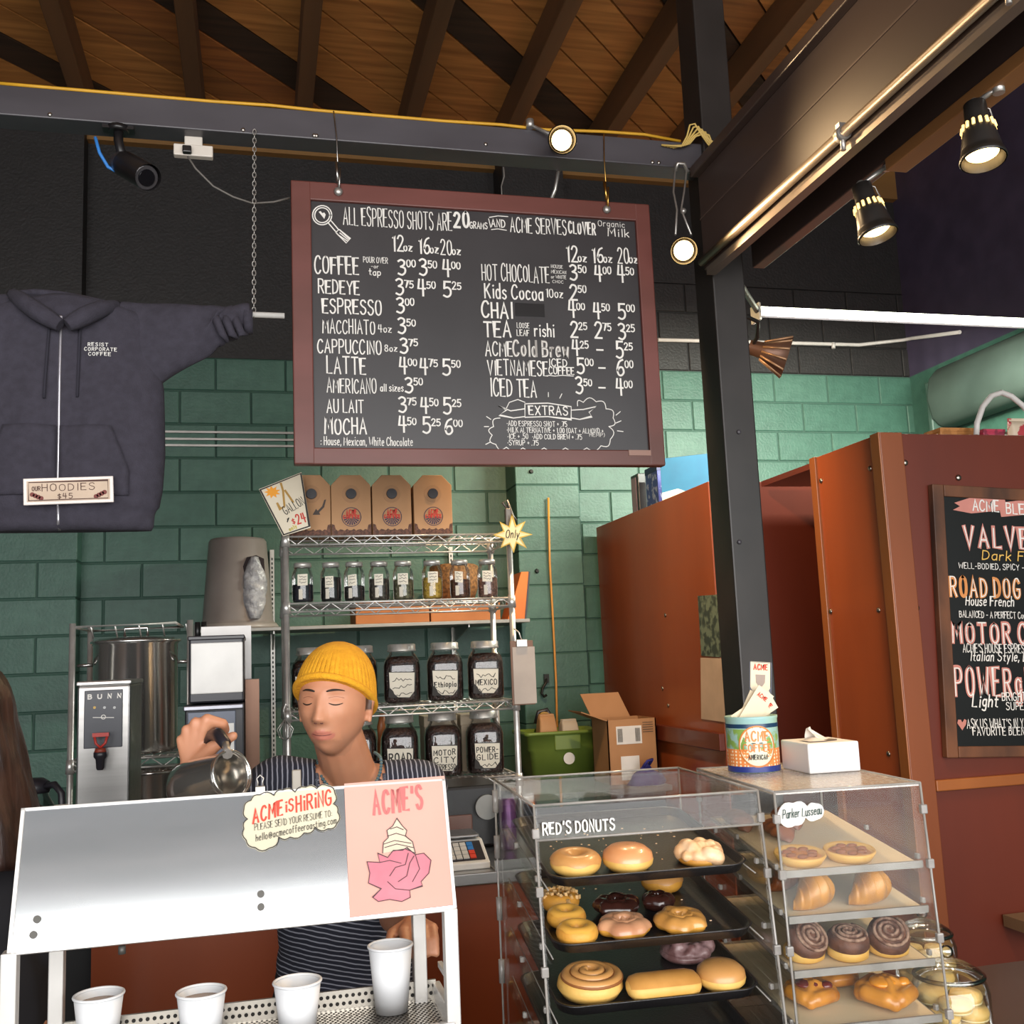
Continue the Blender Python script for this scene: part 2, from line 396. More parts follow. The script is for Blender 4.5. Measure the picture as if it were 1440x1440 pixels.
obj('roof_purlin', MB().box(-4.5, 4.55, -.44, XR, 4.7, -.2), raf, ceil)if False else None
# ================================================================== BEAMS AND POST
blk = mat('black_timber_paint', '2C2725', .42, 0, '231F1D', 5, bump=.12)
steel = mat('dark_grey_beam_paint', '4A474C', .38, 0, '3D3A3F', 6, (.3, 1, 1), .08)
BY0, BY1 = 3.45, 3.55
xl = P(1020, 640, 3.43).x; xr = P(1066, 640, 3.43).x
post = thing('support_post', 'square black timber post carrying the roof beams', 'post', (xl, 3.43, 0))
wpart('post_shaft', MB().box(xl, 3.43, 0, xr, 3.59, ZC+.2), blk, post, bevel=.006)
for z, dx in ((2.41, .06), (3.27, .08), (2.0, .03)):
    wpart('bolt', MB().ell((xl+dx, 3.427, z), .009, .006, .009, 10, 6), steel, post)
cb = thing('cross_beam', 'slim dark grey beam the menu board hangs from', 'beam', (-2.5, BY0, 3.45))
wpart('beam_body', MB().box(-4.4, BY0, 3.448, xl+.02, BY1, 3.552), steel, cb, bevel=.004)
for px, py in ((442, 203), (445, 196), (70, 166), (342, 206), (683, 203), (918, 236), (927, 236)):
    p = P(px, py, BY0); z = min(max(p.z, 3.46), 3.54)
    wpart('bolt', MB().ell((p.x, BY0, z), .008, .006, .008, 8, 6), mat('bolt_steel', 'B5AFA8', .35, 1), cb)
# secondary timber seen behind the cross beam
BX = 1.64; bz0, bz1 = 3.03, 3.40
brown = wood('painted_brown_beam', '4A3A34', '3B2D29', .45, 3, (1, .08, 1), .1)
gb = thing('girder_beam', 'deep brown painted girder running from the post over the customer side', 'beam', (BX, 3.43, bz0))
wpart('girder_plank', MB().box(BX, -2, bz0, BX+.05, 3.43, bz1), brown, gb, bevel=.004)
wpart('cap_plank', MB().box(BX-.03, -2, bz1, BX+.3, 3.43, bz1+.04), brown, gb, bevel=.004)
wpart('girder_plank', MB().box(BX+.2, -2, bz0+.02, BX+.25, 3.43, bz1), brown, gb, bevel=.004)
wpart('groove_line', MB().box(BX-.003, -2, bz0+.2, BX, 3.43, bz0+.206), mat('beam_groove', '5C4A42', .5), gb)
lit = wood('lamplit_batten', '9A6A3C', '7A5230', .5, 3, (1, .1, 1), .05)  # batten's orange lamplight put into its paler wood colour
wpart('batten', MB().box(BX+.19, -2, bz0-.02, BX+.26, 2.55, bz0+.02), lit, gb, bevel=.003)
chrome = mat('galvanised_steel', 'BFBBB6', .38, .75, 'A6A29D', 20)
pipe = thing('light_track', 'galvanised conduit clipped along the lower edge of the girder', 'conduit', (BX, 3.4, bz0))
wpart('conduit_pipe', MB().cyl((BX-.022, 3.40, bz0+.02), (BX-.022, -2, bz0+.02), .016, n=10), mat('painted_pipe', '7A6C60', .4, .4), pipe)
wpart('track_rail', MB().box(BX-.005, -2, bz0-.028, BX+.03, 3.40, bz0), mat('painted_pipe', '7A6C60'), pipe)
for y in (2.42, 1.75): wpart('conduit_clamp', MB().cyl((BX-.022, y, bz0+.02), (BX-.022, y+.03, bz0+.02), .022, n=10).box(BX-.035, y+.005, bz0+.03, BX, y+.025, bz0+.05).cyl((BX-.022, y+.015, bz0-.03), (BX-.022, y+.015, bz0+.02), .007), chrome, pipe)
# horizontal brace just behind the post
obj('brace_timber', MB().box(xl-.9, 3.62, 2.98, xl+.1, 3.68, 3.08), wood('brace_wood', '5A3320', '452718', .5, 4, (.2, 1, 1), 0), None, 'short reddish timber brace behind the black post', 'brace')if False else None
# ================================================================== PLYWOOD KIOSK (right)
ply = wood('red_plywood', 'A04C22', '7E3818', .42, 1.6, (1, 1, .25), .25, .03)
ply2 = wood('dark_red_plywood', '6E2C1A', '541F12', .42, 1.6, (1, 1, .25), .25, .03)
trimw = wood('amber_trim', 'A4602C', '874A20', .42, 3, (1, 1, .1), .2)
KZ = 2.4
boltm = mat('carriage_bolt', 'B0A79B', .3, 1)
k1 = thing('plywood_partition', 'red plywood partition with a stained papers pinned near the black post', 'partition', (2.07, 5.2, 0))
k1['label'] = 'red plywood partition beside the green pilaster, papers pinned to its end'
wpart('side_panel', MB().box(2.06, 4.43, 0, 2.09, 6.1, KZ), ply, k1, bevel=.002)
wpart('end_panel', MB().box(2.09, 4.43, 0, 2.9, 4.46, KZ), ply2, k1, bevel=.002)
wpart('top_panel', MB().box(2.09, 4.46, KZ-.03, 2.9, 6.1, KZ-.005), ply2, k1)
rz_ = PX(972, 1026, 2.03).z
wpart('rail', MB().box(2.03, 4.43, rz_-.08, 2.06, 6.1, rz_), ply2, k1, bevel=.004)
for px, py in ((857, 1008), (940, 992), (936, 865), (932, 968)):
    p = PX(px, py, 2.06); wpart('bolt', MB().ell((2.058, p.y, p.z), .005, .011, .011, 10, 6), boltm, k1)
k2 = thing('plywood_kiosk', 'tall red plywood kiosk with amber corner trim and round bolt heads', 'kiosk', (2.29, 3.38, 0))
KX, KY = 2.29, 3.38
wpart('front_panel', MB().box(KX+.03, KY, 0, XR-.1, KY+.03, KZ), ply2, k2, bevel=.002)
wpart('side_panel', MB().box(KX, KY+.03, 0, KX+.03, 3.87, KZ), ply, k2, bevel=.002)
wpart('corner_trim', MB().box(KX-.012, KY-.015, 0, KX+.085, KY+.03, KZ+.002), wood('reddish_trim', '8A4A26', '733A1C', .42, 3, (1, 1, .1), .2), k2, bevel=.003)
wpart('edge_trim', MB().box(KX-.016, KY-.012, 0, KX-.002, KY+.045, KZ+.003), trimw, k2, bevel=.003)
wpart('edge_trim', MB().box(KX-.012, 3.84, 0, KX+.03, 3.885, KZ+.002), trimw, k2, bevel=.003)
wpart('top_panel', MB().box(KX+.03, KY+.03, KZ-.03, XR-.1, 4.4, KZ-.005), ply2, k2)
wpart('waist_rail', MB().box(KX+.085, KY-.02, 1.075, XR-.1, KY, 1.115), trimw, k2, bevel=.004)
for px, py in ((1272, 651), (1288, 855), (1302, 1064), (1309, 1155), (1347, 672)):
    p = P(px, py, KY); wpart('bolt', MB().ell((p.x, KY-.004, p.z), .012, .007, .012, 12, 6), boltm, k2)
for px, py in ((1155, 676), (1224, 659), (1165, 860), (1236, 858), (1250, 1060)):
    p = PX(px, py, KX); wpart('bolt', MB().ell((KX-.002, min(p.y, 3.83), p.z), .006, .011, .011, 12, 6), boltm, k2)
# ================================================================== COUNTERS
ss = mat('brushed_stainless', 'B4B2B0', .28, 1, 'A2A09E', 30, (.05, 1, 1))
cxl = P(128, 1360, 3.1).x
bc = thing('back_counter', 'back counter with stainless top and red wooden front behind the barista', 'counter', (.3, 3.4, 0))
wpart('counter_top', MB().box(-1.6, 3.07, .965, .93, 3.85, 1.0), ss, bc, bevel=.004)
wpart('front_panel', MB().box(cxl, 3.1, 0, .93, 3.13, .965), ply, bc)
wpart('carcass', MB().box(-1.6, 3.14, 0, .92, 3.84, .96), mat('black_laminate', '161516', .5), bc)
# unseen header added behind the camera, tinted for its grey reflection in the panel
struct('wall_front_added', MB().box(-4.5, -2.75, 3.78, XR, -2.65, 5.2), mat('pale_blue_reflected_header', 'B4BEC6', .6, 0, 'A4AEB8', 3))
fc = thing('front_counter', 'dark brown customer counter top under the pastry cases', 'counter', (.6, 1.7, 0))
wpart('counter_top', MB().box(-.405, 1.25, .86, 2.25, 2.1, .90), wood('dark_counter', '3A2620', '2A1A16', .4, 2, (.15, 1, 1), .2), fc, bevel=.006)
wpart('counter_body', MB().box(-.39, 1.35, 0, 2.2, 2.05, .86), ply2, fc)
wc = thing('rear_counter', 'low shelf counter along the green wall holding the bin and carton', 'counter', (1.6, 5.7, 0))
wpart('counter_top', MB().box(-1.0, 5.0, .92, 2.02, 5.945, .95), mat('grey_laminate', '6A6762', .5), wc, bevel=.004)
wpart('counter_body', MB().box(-.95, 5.05, 0, 2.0, 5.94, .92), mat('black_laminate', '161516', .5), wc)
# ================================================================== LIGHTS AND CEILING FITTINGS
bulb = mat('lit_lamp_glass', (1, .66, .26), emit=7)
shade = mat('black_lamp_shade', '2A2624', .35, 0, '201D1B', 10)
slot = mat('glowing_vent', (1, .62, .2), emit=1.6)
inner = mat('lamp_reflector', 'E8C890', .25, 1)
def spot(name, label, pos, aim, hang=None, power=22, size=1.0, vents=True, group=None):
    """conical shade: pos = centre of the mouth, aim = direction of the light"""
    aim = V(aim).normalized(); t = thing(name, label, 'lamp', pos, 0, group)
    q = V((0, 0, -1)).rotation_difference(aim); m4 = q.to_matrix().to_4x4()
    def mb(): b = MB(); b.M = m4; return b
    k = size
    o1 = [(.056, 0), (.058, .003), (.056, .012), (.053, .013), (.053, .022), (.050, .023), (.050, .032), (.036, .11), (.030, .125), (.028, .17), (.012, .175)]
    i1 = [(.008, .12), (.028, .11), (.046, .03), (.053, 0)]
    b = mb(); b.lathe([(r_*k, z*k) for r_, z in o1+i1], 28, caps=False); obj('shade', b, shade, t)
    b = mb(); b.lathe([(.046*k, .014*k), (.045*k, .02*k), (.03*k, .026*k), (.002, .028*k)][::-1] if False else [(.001, .012*k), (.03*k, .015*k), (.040*k, .022*k), (.038*k, .030*k), (.001, .03*k)], 24, caps=False); obj('bulb', b, bulb, t)
    if vents:
        for a in range(0, 360, 24):
            b = mb(); c, s_ = math.cos(R(a)), math.sin(R(a)); rr = .0408*k
            b.cyl((rr*c, rr*s_, .088*k), (rr*.93*c, rr*.93*s_, .106*k), .0042*k, n=6); obj('vent_slot', b, slot, t)
    b = mb()
    b.tube([(.02*k, 0, .172*k), (.045*k, 0, .165*k), (.052*k, 0, .12*k), (.06*k, 0, .03*k)], .0022, 6); obj('wire_guard', b, chrome, t)
    if hang is not None:
        b = MB(); top = m4 @ V((0, 0, .172*k)); h = V(hang)-V(pos)
        b.tube([top, top.lerp(h, .4)+V((.012, -.01, .01)), h], .007, 8); b.ell(top, .016, n=10, m=6); obj('swivel_arm', b, chrome, t)
        b = MB(); b.cyl(h-V((0, 0, .012)), h+V((0, 0, .02)), .015, n=10); obj('mount', b, chrome, t)
    l = bpy.data.lights.new(name+'_light', 'SPOT'); l.energy = power; l.color = (1, .68, .36); l.spot_size = R(120); l.spot_blend = .6; l.shadow_soft_size = .045
    lo = bpy.data.objects.new(name+'_light', l); link(lo, t); lo.rotation_mode = 'QUATERNION'; lo.rotation_quaternion = V((0, 0, -1)).rotation_difference(aim); lo.location = aim*.012
    return t
LX = 1.80
pA = PX(1235, 332, LX); pB = PX(1383, 226, LX)
spot('spot_lamp', 'black cone spotlight hanging under the middle of the girder', pA, (.12, -.18, -1), V((1.865, PX(1222, 240, LX).y, 3.048)), 34, 1.03)
spot('spot_lamp', 'black cone spotlight on the girder with lamp arm hooked over the batten', pB, (-.08, -.15, -1), V((1.85, PX(1378, 100, LX).y, 3.008)), 34, 1.0)
pC = P(962, 353, 3.30)
spot('spot_lamp', 'glowing spotlight hung on a wire frame beside the black post', pC, (-.35, -1, -.55), None, 34, .9, False)
pD = P(791, 196, 3.265)
spot('spot_lamp', 'glowing spotlight clamped on top of the slim grey beam', pD, (-.15, -1, -.35), V((P(742, 178, 3.47).x, 3.437, 3.562)), 34, .9, False)
h = thing('lamp_hanger', 'silver wire hanger frame holding the spotlight beside the post', 'hanger', P(958, 240, 3.38))
b = MB(); a0 = P(950, 232, 3.42); a1 = P(950, 330, 3.33); a2 = P(972, 330, 3.33); a3 = P(966, 236, 3.42)
wpart('wire_loop', MB().tube([a0, P(947, 270, 3.40), P(952, 295, 3.38), a1], .004, 6), chrome, h)
wpart('wire_loop', MB().tube([a3, P(962, 270, 3.40), P(958, 295, 3.38), a2], .004, 6), chrome, h)
wpart('hook', MB().tube([P(950, 240, 3.42), P(953, 230, 3.41), P(962, 230, 3.41), P(966, 240, 3.42), P(970, 242, 3.45)], .007, 8), chrome, h)
wpart('hook_pin', MB().ell(P(961, 297, 3.38), .012, n=10, m=6), chrome, h)
# unseen lamp added behind the menu board to light the partition and pilaster
spot('spot_lamp', 'added unseen spotlight behind the menu board lighting the red partition', (1.15, 3.72, 3.22), (.62, 1.05, -.95), (1.13, 3.556, 3.47), 120, .9, False)
# fluorescent tube
fy = 4.3; FXE = 4.05; fa = P(1065, 437, fy)
fl = thing('fluorescent_fixture', 'long lit fluorescent tube hung behind the black post', 'light', (fa.x, fy, fa.z))
wpart('tube_lamp', MB().cyl((fa.x+.02, fy, fa.z), (FXE-.02, fy, fa.z), .021, n=14), mat('lit_tube', (.98, 1, .78), emit=6), fl)
wpart('housing', MB().box(fa.x, fy+.03, fa.z-.012, FXE, fy+.06, fa.z+.02), mat('fixture_black', '2C282C', .5), fl, bevel=.004)
wpart('end_cap', MB().box(fa.x-.006, fy-.025, fa.z-.05, fa.x+.008, fy+.06, fa.z+.035), mat('fixture_grey', 'A9A9A2', .5), fl, bevel=.003)
wpart('support_arm', MB().tube([(xr-.03, 3.58, fa.z+.0), (fa.x-.002, fy, fa.z)], .014, 8), mat('fixture_black', '2C282C'), fl)
wpart('hanger_rod', MB().cyl((FXE-.02, fy+.045, fa.z), (FXE-.02, fy+.045, ZC+.02), .006, n=6), chrome, fl)
l = bpy.data.lights.new('tube_light', 'AREA'); l.shape = 'RECTANGLE'; l.size = FXE-fa.x-.1; l.size_y = .05; l.energy = 120; l.color = (.97, 1, .86)
lo = bpy.data.objects.new('tube_light', l); link(lo, fl); lo.location = ((FXE-fa.x)/2, -.03, -.04); lo.rotation_euler = (R(38), 0, 0)
# unlit work lamp near post
wl = P(1090, 498, 3.72); t = thing('work_lamp', 'unlit ribbed metal work lamp clipped behind the black post', 'lamp', wl)
ax = V((.85, -.35, -.35)).normalized(); q = V((0, 0, 1)).rotation_difference(ax)
b = MB(); b.lathe([(.03, -.11), (.035, -.06), (.085, .05), (.082, .05), (.03, -.06)], 24, axis=ax, caps=False); obj('shade', b, mat('bronze_shade', '6B4A38', .4, .4), t)
for a in range(0, 360, 30):
    b = MB(); b.cyl(q @ V((.037*math.cos(R(a)), .037*math.sin(R(a)), -.055)), q @ V((.086*math.cos(R(a)), .086*math.sin(R(a)), .048)), .005, n=6); obj('rib', b, mat('bronze_rib', 'A8805E', .4, .4), t)
b = MB(); b.tube([q @ V((0, 0, -.1)), V((-.09, -.03, .06)), V((-.12, -.1, .10)), V((xr-wl.x+.0, 3.57-wl.y, .13))], .009, 6); obj('cord', b, shade, t)
tag(obj('conduit', MB().tube([P(925, 478, 6.18), P(1062, 481, 6.18), P(1208, 485, 6.18), P(1270, 478, 6.18), PX(1282, 476, XR-.02), PX(1350, 467, XR-.02)], .013, 8), mat('white_pipe', 'C9C4C0', .4), None, org=P(1062, 481, 6.18)), 'thin white conduit running along the black upper wall', 'conduit')
tag(obj('pull_knob', MB().cyl(P(1172, 482, 6.17), P(1172, 490, 6.17), .014, n=8), mat('white_pipe', 'C9C4C0'), None, org=P(1172, 486, 6.17)), 'small white junction knob under the white conduit', 'knob')
# air conditioner on right wall
ac = thing('air_handler', 'grey green rounded air conditioning unit on the far right wall', 'air conditioner', (XR-.2, 5.3, 3.2))
def acsec(y):
    pts = [(XR-.004, 2.99), (XR-.14, 2.99), (XR-.20, 3.05), (XR-.225, 3.18), (XR-.20, 3.31), (XR-.13, 3.385), (XR-.004, 3.40)]
    return [V((x, y, z)) for x, z in pts]
b = MB(); b.rings([acsec(5.75), acsec(3.7)]); wpart('casing', b, mat('grey_green_enamel', '48554F', .5, 0, '404C46', 4), ac, bevel=.03, seg=4)
wpart('end_bracket', MB().box(XR-.19, 5.75, 2.93, XR-.004, 5.79, 3.3), mat('bracket_green', '3B5148', .5), ac, bevel=.01)
# ---- things on the beam
cabm = mat('yellow_cable', 'D9A32C', .5)
pts = [P(x, y, 3.50) for x, y in ((0, 130), (60, 137), (120, 141), (200, 148), (300, 157), (380, 162), (440, 168), (520, 174), (620, 182), (700, 187), (760, 192), (840, 195), (900, 196), (950, 205))]
pts = [V((p.x, 3.453, 3.557)) for p in pts]; pts[5].z += .004; pts[9].z += .005; pts[11].z += .012; pts[12].z += .015
tag(obj('yellow_cable', MB().tube(pts, .006, 6), cabm, None, org=pts[0]), 'yellow cable laid along the top of the slim grey beam', 'cable')
b = MB()
for k in range(5):
    b.tube([P(930+k*4, 204+k, 3.44), P(958+k*3, 206-k, 3.42), P(966+k*3, 192, 3.41), P(970+k*5, 176+k*3, 3.40), P(977+k*5, 174+k*4, 3.40), P(984+k*4, 186+k*3, 3.40), P(996+k*3, 203, 3.40), P(1006+k*2, 212, 3.41)], .0038, 6)
tag(obj('cable_coil', b, mat('pale_yellow_cable', 'D8B765', .5), None, org=P(980, 195, 3.4)), 'looped pale yellow cables gathered where the beam meets the post', 'cable')
# security camera
cm = mat('camera_black', '1E1C1D', .3); cg = mat('camera_grey', '4A474A', .3, .3)
sp = P(166, 200, 3.47); sc = thing('security_camera', 'black bullet security camera mounted under the slim grey beam', 'camera', (sp.x, 3.48, 3.448))
wpart('mount_plate', MB().cyl((sp.x, 3.48, 3.43), (sp.x, 3.48, 3.448), .032, .038, 16).box(sp.x-.05, 3.46, 3.436, sp.x+.05, 3.5, 3.448), cm, sc)
e = P(175, 232, 3.46); f_ = P(206, 250, 3.33)
wpart('neck', MB().tube([(sp.x, 3.48, 3.44), (sp.x, 3.48, 3.40), e], .016, 10), cm, sc)
wpart('body', MB().cyl(e-(f_-e)*.15, f_, .040, .040, 24), cg, sc, bevel=.004)
wpart('sun_shield', MB().cyl(e+(f_-e)*.05+V((0, 0, .004)), f_+(f_-e)*.08+V((0, 0, .004)), .043, .043, 24, caps=False), cm, sc)
wpart('lens', MB().cyl(f_, f_+(f_-e)*.03, .028, .026, 20), mat('lens_glass', '0A0A10', .05), sc)
wpart('cable', MB().tube([P(134, 193, 3.47), P(140, 215, 3.47), P(152, 235, 3.47), P(172, 246, 3.47), e], .006, 6), mat('blue_cable', '3A86D8', .45), sc)
ob = P(272, 213, 3.50); t = thing('outlet_box', 'white outlet plate with a black plug under the slim grey beam', 'outlet', ob)
wpart('plate', MB().box(ob.x-.065, 3.49, ob.z-.02, ob.x+.065, 3.52, ob.z+.021).box(ob.x-.03, 3.5, ob.z+.02, ob.x+.03, 3.515, 3.45), mat('ivory_plastic', 'D8CFC4', .4), t, bevel=.004)
wpart('plug', MB().cbox((ob.x-.02, 3.482, ob.z-.005), (.03, .025, .025)), cm, t, bevel=.004)
wpart('cord', MB().tube([P(264, 220, 3.47), P(275, 237, 3.47), P(300, 262, 3.47), P(328, 277, 3.48), P(355, 286, 3.505), P(385, 284, 3.515), P(412, 277, 3.52)], .0035, 6), mat('grey_cord', '6A6560', .5), t)
# ================================================================== HOODIE
HY = 3.36
rod_z = P(370, 443, HY).z
ch0 = P(358, 208, 3.43); ch1 = P(357, 440, HY)
cn = thing('hanging_chain', 'thin silver chain dropping from the slim grey beam to the white rod', 'chain', (ch0.x, 3.44, ch0.z))
hx_rod = P(92, 440, HY).x
n = 42; mes = None
for i in range(n):
    p = V((ch0.x, 3.44, 3.45)).lerp(V((ch1.x, HY, rod_z)), i/(n-1))
    if mes is None:
        mb_ = MB(); mb_.tube([(.006*math.cos(a), 0, .011*math.sin(a)) for a in [2*math.pi*k/8 for k in range(8)]], .0018, 5, loop=True); mes = mesh('chain_link', mb_); mes.materials.append(chrome)
    o = bpy.data.objects.new('chain_link', mes); link(o, cn); o.location = p-V(cn.location); o.rotation_euler = (0, 0, (i % 2)*R(90))
c2_ = copytree(cn); c2_.location.x = 2*hx_rod-ch0.x; c2_['label'] = 'thin silver chain holding the far end of the white rod'
tag(obj('hanging_rod', MB().cyl((-1.35, HY, rod_z), (P(400, 443, HY).x, HY, rod_z), .0095, n=12), mat('white_rod', 'D9D6D2', .35), None, org=(-.6, HY, rod_z)), 'white rod threaded through the hoodie sleeves', 'rod')
clo = mat('charcoal_fleece', '3A3742', .95, 0, '33303A', 40, bump=.25, bscale=220)
hp = P(92, 440, HY); hx = hp.x
hd = thing('hoodie', 'charcoal zip hoodie spread on a rod with white chest lettering', 'hoodie', (hx, HY, P(92, 745, HY).z))
def hz(py): return P(92, py, HY).z
prof = [(748, .262, .035), (744, .268, .062), (722, .272, .07), (715, .285, .082), (690, .295, .088), (640, .302, .09), (590, .300, .09), (545, .297, .085), (520, .285, .08), (490, .270, .075), (460, .255, .07), (440, .235, .065), (430, .18, .05), (423, .11, .04), (417, .06, .03)]
def hsec(py):
    for (a, b_, c_), (a2, b2, c2) in zip(prof, prof[1:]):
        if a2 <= py <= a: t = (a-py)/(a-a2); return b_+(b2-b_)*t, c_+(c2-c_)*t
    return prof[-1][1:] if py < 430 else prof[0][1:]
def zpy(z):
    lo_, hi_ = 400., 760.
    for _ in range(24):
        m_ = (lo_+hi_)/2
        if hz(m_) > z: lo_ = m_
        else: hi_ = m_
    return lo_
def hfront(x, z):
    py = zpy(z); a, b_ = hsec(py); u = max(-.995, min(.995, (x-hx)/a)); fold = .015*math.sin(u*9+py*.012)*min(1, (py-440)/120 if py > 440 else 0)*(1-abs(u))
    return HY-b_*(1-abs(u)**2.6)**(1/2.2)+fold
b = MB(); rr = []
for i in range(61):
    py = 748-(748-417)*i/60; a, c_ = hsec(py); z = hz(py); ring = []
    for j in range(64):
        th = 2*math.pi*j/64; u = math.cos(th); x = hx+a*math.copysign(abs(u)**.9, u)
        if math.sin(th) < 0: y = hfront(x, z)
        else: y = HY+c_*.6*(max(0, 1-abs((x-hx)/a)**2.6))**(1/2.2)
        ring.append((x, y, z))
    rr.append(ring)
b.rings(rr); wpart('body', b, clo, hd)
for s in (1, -1):
    b = MB(); rr = []
    ks = [(.14, 419, 585), (.19, 421, 575), (.235, 422, 560), (.275, 422, 548), (.32, 421, 530), (.40, 421, 508), (.455, 423, 494), (.475, 421, 478), (.50, 424, 484), (.515, 420, 470), (.535, 423, 474), (.55, 418, 458), (.585, 416, 456), (.592, 418, 454)]
    for i, (dx, t_, bo) in enumerate(ks):
        sx_ = dx
        zt, zb = hz(t_+ (0 if s > 0 else -4)), hz(bo); zc, hh = (zt+zb)/2, (zt-zb)/2; d_ = .05+.012*math.sin(i*2.1)
        if i > 10: d_ = .04
        rr.append([(hx+s*sx_*.955+.016*math.sin(a_*3+i)*(1 if 5 < i < 11 else 0), HY+d_*math.cos(a_)*(1+.12*math.sin(3*a_+i*1.7)), zc+hh*math.sin(a_)) for a_ in [2*math.pi*j/28 for j in range(28)]])
    b.rings(rr); o = wpart('sleeve', b, clo, hd)
    sd = o.modifiers.new('s', 'SUBSURF'); sd.levels = 1; sd.render_levels = 2
    o = wpart('cuff', MB().cyl((hx+s*.545, HY, hz(443)), (hx+s*.572, HY, hz(443)), .047, .04, 20), clo, hd)
    # folds bunched along the rod
    for k in range(3):
        x_ = hx+s*(.455+.03*k)
        wpart('sleeve_fold', MB().tube([(x_, HY-.02, hz(436)), (x_+s*.006, HY-.06, hz(452)), (x_+s*.022, HY-.062, hz(470)), (x_+s*.04, HY-.045, hz(480-k*6))], [.008, .013, .013, .006], 8), clo, hd)
hl_ = [(17, 413, 3.36), (31, 423, 3.29), (52, 438, 3.255), (72, 450, 3.25), (86, 458, 3.245)]
hr_ = [(166, 430, 3.36), (144, 434, 3.29), (122, 443, 3.26), (105, 452, 3.25), (94, 458, 3.245)]
hb_ = [(20, 414, 3.38), (48, 411, 3.42), (84, 414, 3.44), (122, 421, 3.42), (164, 431, 3.38)]
for nm, q_ in (('hood_lapel', hl_), ('hood_lapel', hr_), ('hood_edge', hb_)):
    pp_ = [P(*t_) for t_ in q_]; fine = []
    for i in range(4):
        for k in range(4): fine.append(pp_[i].lerp(pp_[i+1], k/4))
    fine.append(pp_[-1]); o = wpart(nm, MB().tube(fine, [.014+.018*math.sin(math.pi*(.12+.75*i/16)) if nm == 'hood_lapel' else .013 for i in range(17)], 10), clo, hd)
    sd = o.modifiers.new('s', 'SMOOTH'); sd.iterations = 4
b = MB(); pb = [P(*t_) for t_ in hb_]; pf = [P(*t_) for t_ in (hl_[0], hl_[2], (89, 452, 3.28), hr_[2], hr_[0])]
def hs(u, v):
    i = min(3, int(u*4)); t_ = u*4-i; a_ = pb[i].lerp(pb[i+1], t_); c_ = pf[i].lerp(pf[i+1], t_); return a_.lerp(c_, v)+V((0, .0, -.02*math.sin(math.pi*v)))
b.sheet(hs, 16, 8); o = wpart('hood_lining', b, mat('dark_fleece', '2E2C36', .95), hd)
wpart('hanger_neck', MB().cyl((hx, HY-.03, hz(443)), (hx, HY-.03, hz(430)), .012, .006, 10), mat('ivory_plastic', 'D8CFC4'), hd)
zx = lambda py: P(88+(py-455)*.038, py, HY-.08).x
b = MB(); rr = []
for i in range(40):
    py = 455+(748-455)*i/39; z = hz(py); x_ = hx+.001; y_ = hfront(x_, z); rr.append([(x_-.004, y_-.003, z), (x_+.004, y_-.003, z), (x_+.004, y_+.004, z), (x_-.004, y_+.004, z)])
b.rings(rr); wpart('zipper', b, mat('zip_silver', 'C9C6CE', .3, .8), hd)
wpart('zipper_pull', MB().cbox((hx, hfront(hx, hz(460))-.008, hz(463)), (.014, .01, .034)), mat('zip_silver', 'C9C6CE'), hd, bevel=.003)
for s, px0, px1, pe in ((-1, 68, 62, 572), (1, 111, 107, 567)):
    b = MB(); b.tube([(P(px0+(px1-px0)*i/8, 452+(pe-452)*i/8, 3.26).x, hfront(hx+s*.05, hz(452+(pe-452)*i/8))-.006, hz(452+(pe-452)*i/8)) for i in range(9)], .0042, 6); wpart('drawstring', b, mat('drawstring', '2B2934', .9), hd)
for s in (-1, 1):
    b = MB()
    def pk(u, v, s=s):
        py = 607+v*95; out = .145+.05*min(1, v*1.6); x_ = hx+s*(.006+u*out); z = hz(py); return (x_, hfront(x_, z)-.007, z)
    b.sheet(pk, 14, 14); o = wpart('pocket', b, clo, hd); sm = o.modifiers.new('t', 'SOLIDIFY'); sm.thickness = .008; sm.offset = 0
b = MB()
hf = lambda u, v: (u, hfront(u, v)-.004, v)
for s_, y_, x0_, x1_ in (('RESIST', 495, 124, 152), ('CORPORATE', 501.5, 119, 164), ('COFFEE', 508.5, 125, 156)):
    a0, a1 = P(x0_, y_, HY-.07), P(x1_, y_, HY-.07); text(b, s_, a0.x, hz(y_+.5), .0105, a1.x-a0.x, .2, hf, jit=.1)
wpart('chest_lettering', b, mat('white_ink', 'DAD8D4', .7), hd, label='white lettering RESIST CORPORATE COFFEE', fix=False)
# price sign pinned to hoodie
c = P(97, 690, 3.25); ps = thing('price_sign', 'small framed HOODIES price sign pinned on the charcoal hoodie', 'sign', c)
tilt = MX.Rotation(R(-2), 4, 'Y')
def sg(mb): mb.M = tilt; return mb
obj('holder', sg(MB()).box(-.125, -.004, -.04, .125, .004, .04), mat('clear_plastic_edge', 'D9CFC9', .15), ps, bevel=.002)
obj('card', sg(MB()).box(-.115, -.0055, -.031, .115, -.004, .031), mat('kraft_card', 'CDB6A0', .7), ps)
b = sg(MB()); fz = lambda u, v: (u, -.0062, v)
for q in ([(-.11, -.027), (.11, -.027), (.11, .027), (-.11, .027), (-.11, -.027)],): stroke(b, q, .0025, fz)
text(b, 'OUR', -.1, .002, .012, .022, .16, fz); text(b, 'HOODIES', -.073, .0, .02, .145, .1, fz, gap=3); text(b, '$45', -.03, -.024, .015, .04, .13, fz, gap=3)
obj('lettering', b, mat('brown_ink', '4A2A24', .7), ps, fix=False)
for s in (-1, 1):
    b = sg(MB())
    for k in range(4): b.prism(circ(s*(.1-k*.008), -.021+(3-k)*.004, .007, 10)[:-1], lambda u, v, d: (u, d, v), -.0064, -.0058)
    obj('corner_flourish', b, mat('maroon_ink', '7A3D38', .7), ps)
